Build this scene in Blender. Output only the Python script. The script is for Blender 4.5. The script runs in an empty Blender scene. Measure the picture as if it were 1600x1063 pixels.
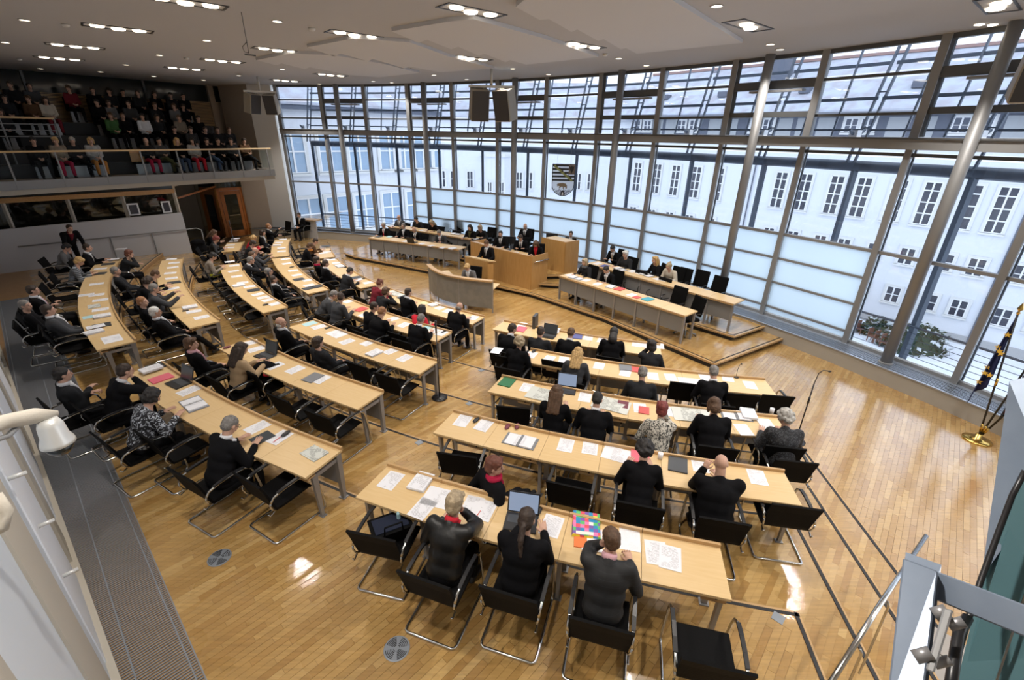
import bpy, bmesh, math, random
from mathutils import Vector, Matrix, Euler, noise
random.seed(7)
PI = math.pi
R_ = math.radians
scene = bpy.context.scene
col = scene.collection

# ------------------------------------------------------------------ camera
FPX, CX, CY, EYE = 722.0, 800.0, 531.5, 5.1
_d = Vector((770.0 - CX, 2155.0 - CY, FPX)).normalized()
_up = -_d
_y = (Vector((0, 0, 1)) - _up * _up.z).normalized()
_x = _y.cross(_up)
if _x.x < 0: _x = -_x
CAMR = Matrix((_x, _y, _up))            # camera (right, down, forward) -> world
def ray(px, py): return CAMR @ Vector((px - CX, py - CY, FPX))
def at(px, py, z):
    r = ray(px, py); t = (z - EYE) / r.z
    return Vector((r.x * t, r.y * t, z))
def along(px, py, dist):
    return Vector((0, 0, EYE)) + ray(px, py).normalized() * dist
def azimuth(px, py):
    r = ray(px, py); return math.atan2(r.x, r.y)
cam = bpy.data.cameras.new('camera')
co = bpy.data.objects.new('camera', cam); col.objects.link(co)
rt = CAMR @ Vector((1, 0, 0)); upv = CAMR @ Vector((0, -1, 0)); bk = CAMR @ Vector((0, 0, -1))
M = Matrix((rt, upv, bk)).transposed().to_4x4(); M.translation = (0, 0, EYE)
co.matrix_world = M
cam.sensor_width = 36.0; cam.lens = FPX / 1600 * 36
cam.clip_start = 0.05; cam.clip_end = 500
scene.camera = co

# ------------------------------------------------------------------ light and view
world = bpy.data.worlds.new('sky'); scene.world = world; world.use_nodes = True
nt = world.node_tree; nt.nodes.clear()
bg = nt.nodes.new('ShaderNodeBackground'); wo = nt.nodes.new('ShaderNodeOutputWorld')
bg.inputs[0].default_value = (0.88, 0.935, 1.0, 1); bg.inputs[1].default_value = 1.85
nt.links.new(bg.outputs[0], wo.inputs[0])
scene.view_settings.view_transform = 'Standard'
scene.view_settings.look = 'None'
scene.view_settings.gamma = 1.0
scene.view_settings.use_curve_mapping = False
scene.view_settings.exposure = 0.36
SPOT_W = 175.0
try:
    scene.cycles.max_bounces = 8; scene.cycles.transparent_max_bounces = 16
    scene.cycles.sample_clamp_indirect = 4.0
except Exception: pass

# ------------------------------------------------------------------ materials
MATS = {}
def mat(name, color, rough=0.6, metal=0.0, coat=0.0, bump=None, noise_mix=None, emit=None, spec=None):
    if name in MATS: return MATS[name]
    m = bpy.data.materials.new(name); m.use_nodes = True
    n = m.node_tree; b = n.nodes['Principled BSDF']
    c = tuple(color) + (1,) if len(color) == 3 else color
    b.inputs['Base Color'].default_value = c
    b.inputs['Roughness'].default_value = rough
    b.inputs['Metallic'].default_value = metal
    b.inputs['Coat Weight'].default_value = coat
    if spec is not None: b.inputs['Specular IOR Level'].default_value = spec
    tc = None
    if bump or noise_mix:
        tc = n.nodes.new('ShaderNodeTexCoord')
    if noise_mix:
        sc, c2, amt = noise_mix
        nz = n.nodes.new('ShaderNodeTexNoise'); nz.inputs['Scale'].default_value = sc
        nz.inputs['Detail'].default_value = 4
        n.links.new(tc.outputs['Object'], nz.inputs['Vector'])
        mr = n.nodes.new('ShaderNodeMapRange'); mr.inputs[1].default_value = 0.4; mr.inputs[2].default_value = 0.65
        mr.inputs[4].default_value = amt
        n.links.new(nz.outputs['Fac'], mr.inputs[0])
        mx = n.nodes.new('ShaderNodeMix'); mx.data_type = 'RGBA'
        mx.inputs[6].default_value = c; mx.inputs[7].default_value = tuple(c2) + (1,)
        n.links.new(mr.outputs[0], mx.inputs[0]); n.links.new(mx.outputs[2], b.inputs['Base Color'])
    if bump:
        sc, st = bump
        nz = n.nodes.new('ShaderNodeTexNoise'); nz.inputs['Scale'].default_value = sc
        n.links.new(tc.outputs['Object'], nz.inputs['Vector'])
        bp = n.nodes.new('ShaderNodeBump'); bp.inputs['Strength'].default_value = st
        bp.inputs['Distance'].default_value = 0.01
        n.links.new(nz.outputs['Fac'], bp.inputs['Height']); n.links.new(bp.outputs[0], b.inputs['Normal'])
    if emit:
        b.inputs['Emission Color'].default_value = tuple(emit[0]) + (1,)
        b.inputs['Emission Strength'].default_value = emit[1]
    MATS[name] = m; return m

def wood_mat(name, c1, c2, rough=0.35, scale=(1, 12, 12), coat=0.2):
    m = bpy.data.materials.new(name); m.use_nodes = True; n = m.node_tree; b = n.nodes['Principled BSDF']
    tc = n.nodes.new('ShaderNodeTexCoord'); mp = n.nodes.new('ShaderNodeMapping'); mp.inputs['Scale'].default_value = scale
    nz = n.nodes.new('ShaderNodeTexNoise'); nz.inputs['Scale'].default_value = 2.2; nz.inputs['Detail'].default_value = 5
    rp = n.nodes.new('ShaderNodeValToRGB'); rp.color_ramp.elements[0].position = .3; rp.color_ramp.elements[1].position = .7
    rp.color_ramp.elements[0].color = tuple(c1) + (1,); rp.color_ramp.elements[1].color = tuple(c2) + (1,)
    n.links.new(tc.outputs['Object'], mp.inputs[0]); n.links.new(mp.outputs[0], nz.inputs['Vector'])
    n.links.new(nz.outputs['Fac'], rp.inputs[0]); n.links.new(rp.outputs[0], b.inputs['Base Color'])
    b.inputs['Roughness'].default_value = rough; b.inputs['Coat Weight'].default_value = coat; b.inputs['Coat Roughness'].default_value = .2
    MATS[name] = m; return m

def parquet_mat(name, source):
    """oiled strip parquet: each strip has its own tone (source: 'attr', 'object' or 'brick')"""
    m = bpy.data.materials.new(name); m.use_nodes = True; n = m.node_tree; b = n.nodes['Principled BSDF']
    rp = n.nodes.new('ShaderNodeValToRGB'); cr = rp.color_ramp
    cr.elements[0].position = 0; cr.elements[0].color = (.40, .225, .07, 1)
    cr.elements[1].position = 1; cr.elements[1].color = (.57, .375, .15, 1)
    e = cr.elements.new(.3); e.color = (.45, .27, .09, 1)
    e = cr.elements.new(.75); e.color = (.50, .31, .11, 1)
    if source == 'attr':
        a = n.nodes.new('ShaderNodeAttribute'); a.attribute_name = 'tone'; out = a.outputs['Fac']
    elif source == 'object':
        a = n.nodes.new('ShaderNodeObjectInfo'); out = a.outputs['Random']
    else:
        a = n.nodes.new('ShaderNodeTexCoord'); mp = n.nodes.new('ShaderNodeMapping')
        mp.inputs['Rotation'].default_value = (0, 0, R_(-48))
        br = n.nodes.new('ShaderNodeTexBrick'); br.inputs['Scale'].default_value = 1
        br.inputs['Brick Width'].default_value = .55; br.inputs['Row Height'].default_value = .072
        br.inputs['Mortar Size'].default_value = .0012
        br.inputs['Color1'].default_value = (0, 0, 0, 1); br.inputs['Color2'].default_value = (1, 1, 1, 1)
        br.inputs['Mortar'].default_value = (0, 0, 0, 1)
        n.links.new(a.outputs['Object'], mp.inputs[0]); n.links.new(mp.outputs[0], br.inputs['Vector']); out = br.outputs['Color']
    n.links.new(out, rp.inputs[0])
    geo = n.nodes.new('ShaderNodeNewGeometry'); mp2 = n.nodes.new('ShaderNodeMapping')
    mp2.inputs['Rotation'].default_value = (0, 0, R_(-48)); mp2.inputs['Scale'].default_value = (2, 26, 1)
    nz = n.nodes.new('ShaderNodeTexNoise'); nz.inputs['Scale'].default_value = 1.6; nz.inputs['Detail'].default_value = 5
    n.links.new(geo.outputs['Position'], mp2.inputs[0]); n.links.new(mp2.outputs[0], nz.inputs['Vector'])
    mr = n.nodes.new('ShaderNodeMapRange'); mr.inputs[1].default_value = .3; mr.inputs[2].default_value = .7; mr.inputs[3].default_value = .84; mr.inputs[4].default_value = 1.1
    n.links.new(nz.outputs['Fac'], mr.inputs[0])
    mx = n.nodes.new('ShaderNodeMix'); mx.data_type = 'RGBA'; mx.blend_type = 'MULTIPLY'; mx.inputs[0].default_value = 1
    n.links.new(rp.outputs[0], mx.inputs[6]); n.links.new(mr.outputs[0], mx.inputs[7]); n.links.new(mx.outputs[2], b.inputs['Base Color'])
    # lacquer: slightly uneven sheen, gentle cupping of the strips
    n3 = n.nodes.new('ShaderNodeTexNoise'); n3.inputs['Scale'].default_value = 2.0; n3.inputs['Detail'].default_value = 3
    n.links.new(geo.outputs['Position'], n3.inputs['Vector'])
    m3 = n.nodes.new('ShaderNodeMapRange'); m3.inputs[1].default_value = .35; m3.inputs[2].default_value = .65; m3.inputs[3].default_value = .24; m3.inputs[4].default_value = .34
    n.links.new(n3.outputs['Fac'], m3.inputs[0]); n.links.new(m3.outputs[0], b.inputs['Roughness'])
    n4 = n.nodes.new('ShaderNodeTexNoise'); n4.inputs['Scale'].default_value = 9
    n.links.new(mp2.outputs[0], n4.inputs['Vector'])
    bp = n.nodes.new('ShaderNodeBump'); bp.inputs['Strength'].default_value = .05; bp.inputs['Distance'].default_value = .01
    n.links.new(n4.outputs['Fac'], bp.inputs['Height']); n.links.new(bp.outputs[0], b.inputs['Normal'])
    b.inputs['Specular IOR Level'].default_value = .5
    b.inputs['Coat Weight'].default_value = 1.0; b.inputs['Coat IOR'].default_value = 1.75; b.inputs['Coat Roughness'].default_value = .045
    n.links.new(bp.outputs[0], b.inputs['Coat Normal'])
    MATS[name] = m; return m

def clear_mat(name, tint, gloss=0.08, rough=0.02, ior=1.3):
    m = bpy.data.materials.new(name); m.use_nodes = True; n = m.node_tree; n.nodes.clear()
    o = n.nodes.new('ShaderNodeOutputMaterial'); t = n.nodes.new('ShaderNodeBsdfTransparent'); g = n.nodes.new('ShaderNodeBsdfGlossy')
    t.inputs[0].default_value = tuple(tint) + (1,); g.inputs['Roughness'].default_value = rough
    g.inputs[0].default_value = (.9, .95, 1, 1)
    lw = n.nodes.new('ShaderNodeFresnel'); lw.inputs[0].default_value = ior
    ad = n.nodes.new('ShaderNodeMath'); ad.operation = 'MULTIPLY_ADD'; ad.inputs[1].default_value = 1.0; ad.inputs[2].default_value = gloss * .3
    n.links.new(lw.outputs[0], ad.inputs[0])
    mx = n.nodes.new('ShaderNodeMixShader'); n.links.new(ad.outputs[0], mx.inputs[0]); n.links.new(t.outputs[0], mx.inputs[1]); n.links.new(g.outputs[0], mx.inputs[2])
    n.links.new(mx.outputs[0], o.inputs[0]); MATS[name] = m; return m

def frosted_mat(name, colr):
    m = bpy.data.materials.new(name); m.use_nodes = True; n = m.node_tree; n.nodes.clear()
    o = n.nodes.new('ShaderNodeOutputMaterial'); t = n.nodes.new('ShaderNodeBsdfTranslucent'); g = n.nodes.new('ShaderNodeBsdfPrincipled')
    t.inputs[0].default_value = tuple(colr) + (1,); g.inputs['Base Color'].default_value = (.72, .86, .95, 1); g.inputs['Roughness'].default_value = .25
    mx = n.nodes.new('ShaderNodeMixShader'); mx.inputs[0].default_value = .18
    n.links.new(t.outputs[0], mx.inputs[1]); n.links.new(g.outputs[0], mx.inputs[2]); n.links.new(mx.outputs[0], o.inputs[0])
    MATS[name] = m; return m

def paper_mat(name, base, ink=(.25, .25, .27), lines=70, amount=.55, block=0):
    """printed sheet: rows of faint text in the sheet's own coordinates"""
    m = bpy.data.materials.new(name); m.use_nodes = True; n = m.node_tree; b = n.nodes['Principled BSDF']
    tc = n.nodes.new('ShaderNodeTexCoord')
    sp = n.nodes.new('ShaderNodeSeparateXYZ'); n.links.new(tc.outputs['Object'], sp.inputs[0])
    def mth(op, a, bb=None, c=None):
        q = n.nodes.new('ShaderNodeMath'); q.operation = op
        for i, v in enumerate((a, bb, c)):
            if v is None: continue
            if isinstance(v, (int, float)): q.inputs[i].default_value = v
            else: n.links.new(v, q.inputs[i])
        return q.outputs[0]
    row = mth('FRACT', mth('MULTIPLY', sp.outputs['Y'], float(lines)))
    line = mth('GREATER_THAN', row, .55)
    nz = n.nodes.new('ShaderNodeTexNoise'); nz.inputs['Scale'].default_value = 55
    n.links.new(tc.outputs['Object'], nz.inputs['Vector'])
    word = mth('GREATER_THAN', nz.outputs['Fac'], .44)
    n2 = n.nodes.new('ShaderNodeTexNoise'); n2.inputs['Scale'].default_value = 9
    oi = n.nodes.new('ShaderNodeObjectInfo')
    vm = n.nodes.new('ShaderNodeVectorMath'); vm.operation = 'ADD'; n.links.new(tc.outputs['Object'], vm.inputs[0]); n.links.new(oi.outputs['Location'], vm.inputs[1])
    n.links.new(vm.outputs[0], n2.inputs['Vector'])
    para = mth('GREATER_THAN', n2.outputs['Fac'], .46)
    ax = mth('LESS_THAN', mth('ABSOLUTE', sp.outputs['X']), .082 if not block else .16)
    ay = mth('LESS_THAN', mth('ABSOLUTE', sp.outputs['Y']), .125 if not block else .19)
    f = mth('MULTIPLY', mth('MULTIPLY', mth('MULTIPLY', line, word), para), mth('MULTIPLY', ax, ay))
    f = mth('MULTIPLY', f, amount)
    mx = n.nodes.new('ShaderNodeMix'); mx.data_type = 'RGBA'
    mx.inputs[6].default_value = tuple(base) + (1,); mx.inputs[7].default_value = tuple(ink) + (1,)
    n.links.new(f, mx.inputs[0]); n.links.new(mx.outputs[2], b.inputs['Base Color'])
    b.inputs['Roughness'].default_value = .55
    MATS[name] = m; return m

def cells_mat(name, colors, scale):
    """patchwork of flat colours (gift bag, patterned fabrics)"""
    m = bpy.data.materials.new(name); m.use_nodes = True; n = m.node_tree; b = n.nodes['Principled BSDF']
    tc = n.nodes.new('ShaderNodeTexCoord'); v = n.nodes.new('ShaderNodeTexVoronoi'); v.feature = 'F1'; v.distance = 'CHEBYCHEV'
    v.inputs['Scale'].default_value = scale; v.inputs['Randomness'].default_value = 0.15
    n.links.new(tc.outputs['Object'], v.inputs['Vector'])
    sp = n.nodes.new('ShaderNodeSeparateColor'); n.links.new(v.outputs['Color'], sp.inputs[0])
    rp = n.nodes.new('ShaderNodeValToRGB'); rp.color_ramp.interpolation = 'CONSTANT'
    while len(rp.color_ramp.elements) > 1: rp.color_ramp.elements.remove(rp.color_ramp.elements[0])
    for i, c in enumerate(colors):
        e = rp.color_ramp.elements[0] if i == 0 else rp.color_ramp.elements.new(i / len(colors))
        e.position = i / len(colors); e.color = tuple(c) + (1,)
    n.links.new(sp.outputs[0], rp.inputs[0]); n.links.new(rp.outputs[0], b.inputs['Base Color']); b.inputs['Roughness'].default_value = .5
    MATS[name] = m; return m

def pattern_mat(name, c1, c2, scale, thr=.5, dist=3, rough=.8):
    m = bpy.data.materials.new(name); m.use_nodes = True; n = m.node_tree; b = n.nodes['Principled BSDF']
    tc = n.nodes.new('ShaderNodeTexCoord'); v = n.nodes.new('ShaderNodeTexNoise'); v.inputs['Scale'].default_value = scale; v.inputs['Detail'].default_value = 3; v.inputs['Distortion'].default_value = dist
    n.links.new(tc.outputs['Object'], v.inputs['Vector'])
    rp = n.nodes.new('ShaderNodeValToRGB'); rp.color_ramp.elements[0].position = thr - .03; rp.color_ramp.elements[1].position = thr + .03
    rp.color_ramp.elements[0].color = tuple(c1) + (1,); rp.color_ramp.elements[1].color = tuple(c2) + (1,)
    n.links.new(v.outputs['Fac'], rp.inputs[0]); n.links.new(rp.outputs[0], b.inputs['Base Color']); b.inputs['Roughness'].default_value = rough
    MATS[name] = m; return m

def stripe_mat(name, c1, c2, freq, axis='Z', duty=.5, rough=.7, metal=0):
    m = bpy.data.materials.new(name); m.use_nodes = True; n = m.node_tree; b = n.nodes['Principled BSDF']
    tc = n.nodes.new('ShaderNodeTexCoord'); sp = n.nodes.new('ShaderNodeSeparateXYZ'); n.links.new(tc.outputs['Object'], sp.inputs[0])
    a = n.nodes.new('ShaderNodeMath'); a.operation = 'MULTIPLY'; a.inputs[1].default_value = freq; n.links.new(sp.outputs[axis], a.inputs[0])
    f = n.nodes.new('ShaderNodeMath'); f.operation = 'FRACT'; n.links.new(a.outputs[0], f.inputs[0])
    g = n.nodes.new('ShaderNodeMath'); g.operation = 'GREATER_THAN'; g.inputs[1].default_value = duty; n.links.new(f.outputs[0], g.inputs[0])
    mx = n.nodes.new('ShaderNodeMix'); mx.data_type = 'RGBA'; mx.inputs[6].default_value = tuple(c1) + (1,); mx.inputs[7].default_value = tuple(c2) + (1,)
    n.links.new(g.outputs[0], mx.inputs[0]); n.links.new(mx.outputs[2], b.inputs['Base Color']); b.inputs['Roughness'].default_value = rough; b.inputs['Metallic'].default_value = metal
    MATS[name] = m; return m

parquet_mat('parquet_strips', 'attr'); parquet_mat('parquet_strip_single', 'object'); parquet_mat('parquet_dais', 'brick')
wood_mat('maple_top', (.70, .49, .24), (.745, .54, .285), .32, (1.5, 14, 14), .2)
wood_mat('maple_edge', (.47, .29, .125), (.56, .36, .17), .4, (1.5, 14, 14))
wood_mat('maple_panel', (.49, .27, .085), (.56, .325, .12), .35, (9, 9, 1.2))
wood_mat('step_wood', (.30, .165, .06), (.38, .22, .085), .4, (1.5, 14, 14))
wood_mat('orange_wood', (.42, .13, .025), (.52, .18, .04), .35, (8, 8, 1.2))
wood_mat('beam_wood', (.42, .21, .06), (.5, .26, .08), .4, (1.5, 12, 12))
mat('concealed_base', (.10, .06, .03), .8)
mat('black_strip', (.012, .012, .014), .5)
mat('ceiling_white', (.455, .455, .465), .9, bump=(90, .02))
mat('ceiling_panel', (.56, .565, .58), .9)
mat('wall_white', (.66, .66, .65), .9, bump=(60, .05))
mat('wall_beige', (.40, .335, .275), .9)
mat('wall_cream', (.50, .46, .39), .9, bump=(120, .12))
mat('wall_grey', (.50, .50, .52), .85)
mat('plinth', (.42, .40, .36), .6)
mat('steel_grey', (.27, .275, .28), .55, .15)
mat('steel_dark', (.095, .10, .105), .5, .1)
mat('steel_column', (.31, .315, .32), .5, .3)
mat('steel_blue', (.095, .118, .155), .45, .3)
mat('sill_metal', (.42, .48, .58), .35, .5)
mat('grate_metal', (.27, .30, .34), .45, .3)
mat('grate_dark', (.015, .015, .017), .8)
mat('chrome', (.62, .62, .60), .18, 1.0)
mat('brushed', (.22, .27, .35), .42, .3, noise_mix=(14, (.18, .225, .30), .6))
mat('brass', (.75, .50, .14), .22, 1.0)
mat('black_leather', (.0035, .0035, .004), .7, bump=(60, .15), spec=.12)
mat('black_plastic', (.02, .02, .022), .35)
mat('perf_grey', (.255, .26, .265), .55, .25)
mat('leg_grey', (.33, .33, .34), .4, .5)
mat('rubber', (.02, .02, .02), .8)
clear_mat('facade_glass', (.86, .89, .94))
clear_mat('rail_glass', (.90, .93, .93), gloss=.0, ior=1.06)
clear_mat('booth_glass', (.34, .37, .36), .1)
mat('dark_glass', (.015, .02, .022), .08, spec=.5)
clear_mat('teal_glass', (.16, .30, .34), .1)
frosted_mat('frosted_glass', (.78, .86, .93))
mat('lamp_glow', (1, .9, .75), .5, emit=((1.0, .86, .68), 5))
mat('lamp_trim', (.06, .06, .065), .4, .5)
mat('lamp_ring', (.45, .44, .42), .35, .6)
mat('loudspeaker_body', (.34, .31, .25), .5)
mat('loudspeaker_grille', (.05, .05, .055), .6)
mat('white_metal', (.62, .62, .60), .35, .3)
paper_mat('paper_print', (.80, .81, .86)); paper_mat('paper_plain', (.82, .83, .88), amount=.12)
paper_mat('newspaper', (.62, .64, .60), (.08, .08, .08), 90, .8, 1)
mat('paper_edge', (.78, .79, .83), .6)
mat('paper_blue', (.42, .66, .72), .6); mat('paper_yellow', (.72, .70, .42), .6)
mat('pink_folder', (.72, .14, .20), .5); mat('red_folder', (.62, .10, .09), .45); mat('green_folder', (.03, .17, .07), .45)
mat('blue_folder', (.10, .11, .30), .45); mat('dark_folder', (.055, .06, .068), .4); mat('grey_folder', (.20, .21, .23), .45)
mat('orange_card', (.80, .20, .05), .5); mat('teal_folder', (.06, .35, .45), .4); mat('maroon_cover', (.16, .03, .05), .5)
mat('screen', (.02, .02, .03), .2, emit=((.50, .62, .85), .4)); mat('screen_off', (.06, .07, .08), .12)
mat('glass_clear', (.75, .8, .8), .08)
mat('yellow_bag', (.62, .66, .03), .5)
cells_mat('patchwork', [(.02, .25, .5), (.75, .08, .12), (.85, .7, .05), (.1, .5, .15), (.75, .2, .45), (.8, .8, .75), (.2, .1, .4)], 22)
# outside
mat('plaster_white', (.71, .74, .79), .9, bump=(2, .05)); mat('plaster_frame', (.70, .71, .70), .9)
mat('window_white', (.82, .83, .84), .5); mat('pane_dark', (.05, .055, .075), .12); mat('pane_blue', (.30, .42, .56), .12)
mat('stone_base', (.40, .41, .42), .9)
mat('snow', (.80, .84, .90), .9, noise_mix=(.6, (.62, .66, .72), .5))
mat('roof_snow', (.46, .51, .60), .9, noise_mix=(.9, (.30, .24, .25), .45)); mat('roof_edge', (.33, .22, .20), .9); mat('attic_grey', (.12, .135, .175), .8); mat('attic_panel', (.38, .40, .42), .85)
mat('bush', (.03, .055, .035), .9); mat('bush_snow', (.50, .55, .58), .9); mat('twig', (.16, .12, .09), .9); mat('red_chair', (.16, .07, .05), .8)

# ------------------------------------------------------------------ mesh helpers
class MB:
    def __init__(self): self.bm = bmesh.new()
    def box(self, c, s, rot=None, taper=None):
        m = Matrix.Translation(Vector(c))
        if rot is not None: m = m @ (rot if isinstance(rot, Matrix) else Matrix.Rotation(rot, 4, 'Z'))
        vs = [self.bm.verts.new(m @ Vector((x * s[0] / 2, y * s[1] / 2, z * s[2] / 2))) for z in (-1, 1) for x, y in ((-1, -1), (1, -1), (1, 1), (-1, 1))]
        for f in ((3, 2, 1, 0), (4, 5, 6, 7), (0, 1, 5, 4), (1, 2, 6, 5), (2, 3, 7, 6), (3, 0, 4, 7)):
            self.bm.faces.new([vs[i] for i in f])
        return self
    def hexa(self, pts):
        vs = [self.bm.verts.new(Vector(p)) for p in pts]
        for f in ((3, 2, 1, 0), (4, 5, 6, 7), (0, 1, 5, 4), (1, 2, 6, 5), (2, 3, 7, 6), (3, 0, 4, 7)):
            self.bm.faces.new([vs[i] for i in f])
        return self
    def prism(self, poly, z0, z1):
        a = [self.bm.verts.new((p[0], p[1], z0)) for p in poly]; b = [self.bm.verts.new((p[0], p[1], z1)) for p in poly]
        n = len(poly)
        self.bm.faces.new(a[::-1]); self.bm.faces.new(b)
        for i in range(n): self.bm.faces.new((a[i], a[(i + 1) % n], b[(i + 1) % n], b[i]))
        return self
    def bar(self, p, q, w, h=None, up=(0, 0, 1)):
        p = Vector(p); q = Vector(q); h = w if h is None else h
        d = (q - p); L = d.length; d.normalize(); u = Vector(up)
        s = d.cross(u)
        if s.length < 1e-4: s = d.cross(Vector((0, 1, 0)))
        s.normalize(); u = s.cross(d).normalized()
        pts = []
        for e in (p, q):
            for a, b in ((-1, -1), (1, -1), (1, 1), (-1, 1)): pts.append(e + s * a * w / 2 + u * b * h / 2)
        return self.hexa(pts)
    def tube(self, path, r, seg=8, cap=True):
        path = [Vector(p) for p in path]; rs = r if isinstance(r, (list, tuple)) else [r] * len(path)
        rings = []; prev = None
        for i, p in enumerate(path):
            d = (path[min(i + 1, len(path) - 1)] - path[max(i - 1, 0)]).normalized()
            if prev is None:
                s = d.orthogonal().normalized()
            else:
                s = (prev - d * prev.dot(d)).normalized()
            prev = s; t = d.cross(s)
            rings.append([self.bm.verts.new(p + (s * math.cos(2 * PI * k / seg) + t * math.sin(2 * PI * k / seg)) * rs[i]) for k in range(seg)])
        for a, b in zip(rings, rings[1:]):
            for k in range(seg): self.bm.faces.new((a[k], a[(k + 1) % seg], b[(k + 1) % seg], b[k]))
        if cap: self.bm.faces.new(rings[0][::-1]); self.bm.faces.new(rings[-1])
        return self
    def lathe(self, prof, seg=20, c=(0, 0, 0), m=None):
        rings = []; M_ = Matrix.Translation(Vector(c)) if m is None else m
        for r, z in prof:
            rings.append([self.bm.verts.new(M_ @ Vector((max(r, 1e-4) * math.cos(2 * PI * k / seg), max(r, 1e-4) * math.sin(2 * PI * k / seg), z))) for k in range(seg)])
        for a, b in zip(rings, rings[1:]):
            for k in range(seg): self.bm.faces.new((a[k], a[(k + 1) % seg], b[(k + 1) % seg], b[k]))
        self.bm.faces.new(rings[0][::-1]); self.bm.faces.new(rings[-1])
        return self
    def ell(self, c, r, rot=None, u=12, v=8):
        m = Matrix.Translation(Vector(c))
        if rot is not None: m = m @ rot
        m = m @ Matrix.Diagonal((r[0], r[1], r[2], 1))
        bmesh.ops.create_uvsphere(self.bm, u_segments=u, v_segments=v, radius=1, matrix=m); return self
    def cap(self, p, rp, q, rq, u=12):
        """tapered capsule"""
        p = Vector(p); q = Vector(q); d = q - p; L = max(d.length, 1e-5); rot = Vector((0, 0, 1)).rotation_difference(d).to_matrix().to_4x4()
        prof = [(rp * math.cos(a), -rp * math.sin(-a) if False else rp * math.sin(a)) for a in [R_(x) for x in (-88, -60, -30, 0)]]
        prof += [(rq * math.cos(a), L + rq * math.sin(a)) for a in [R_(x) for x in (0, 30, 60, 88)]]
        return self.lathe(prof, u, m=Matrix.Translation(p) @ rot)
    def mesh(self, name, m=None, smooth=False, bevel=0):
        if bevel: bmesh.ops.bevel(self.bm, geom=[e for e in self.bm.edges], offset=bevel, segments=1, affect='EDGES', clamp_overlap=True)
        bmesh.ops.recalc_face_normals(self.bm, faces=self.bm.faces)
        me = bpy.data.meshes.new(name); self.bm.to_mesh(me); self.bm.free()
        if smooth:
            for p in me.polygons: p.use_smooth = True
        if m is not None: me.materials.append(MATS[m] if isinstance(m, str) else m)
        return me
    def build(self, name, m, parent=None, smooth=False, bevel=0, loc=None):
        return put(name, self.mesh(name, m, smooth, bevel), parent, loc)

def put(name, me, parent=None, loc=None, rz=None, m=None):
    o = bpy.data.objects.new(name, me); col.objects.link(o)
    if parent is not None: o.parent = parent
    if loc is not None: o.location = loc
    if rz is not None: o.rotation_euler = (0, 0, rz)
    if m is not None:
        o.material_slots[0].link = 'OBJECT'; o.material_slots[0].material = MATS[m] if isinstance(m, str) else m
    return o
LABELS = {}
def tag(o, label, cat, group=None):
    o['label'] = label; o['category'] = cat
    if group: o['group'] = group
    if not group: LABELS.setdefault(label, []).append(o.name)
    return o
def root(name, label, cat, loc=(0, 0, 0), rz=0, group=None):
    o = bpy.data.objects.new(name, None); col.objects.link(o); o.empty_display_size = .2
    o.location = loc; o.rotation_euler = (0, 0, rz)
    return tag(o, label, cat, group)
def struct(name, loc=(0, 0, 0)):
    o = bpy.data.objects.new(name, None); col.objects.link(o); o.location = loc; o['kind'] = 'structure'; return o
def S(o): o['kind'] = 'structure'; return o
ORD = ['first', 'second', 'third', 'fourth', 'fifth', 'sixth', 'seventh', 'eighth', 'ninth', 'tenth', 'eleventh', 'twelfth', 'thirteenth', 'fourteenth', 'fifteenth', 'sixteenth', 'seventeenth', 'eighteenth', 'nineteenth', 'twentieth', 'twenty-first', 'twenty-second', 'twenty-third', 'twenty-fourth']

# ================================================================== SHELL
C0 = Vector((6.964, 24.977))            # centre of the desk rows
ROWR = [15.78, 17.32, 18.91, 20.5, 22.09]
STEPR = [None, 17.25, 18.80, 20.43, 22.03]
STEP = .14
LIM = [None, 264.4, 263.0, 261.3, 259.8]
A0 = 197.0
def pol(r, deg, z=0): return Vector((C0.x + r * math.cos(R_(deg)), C0.y + r * math.sin(R_(deg)), z))
FC = Vector((-15.12, -1.59)); FR = 26.78  # centre and radius of the glass front
def fpt(r, deg, z=0): return Vector((FC.x + r * math.cos(R_(deg)), FC.y + r * math.sin(R_(deg)), z))
FA = [82.2 - 4.95 * i for i in range(17)]
CEIL = 7.07

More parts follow.
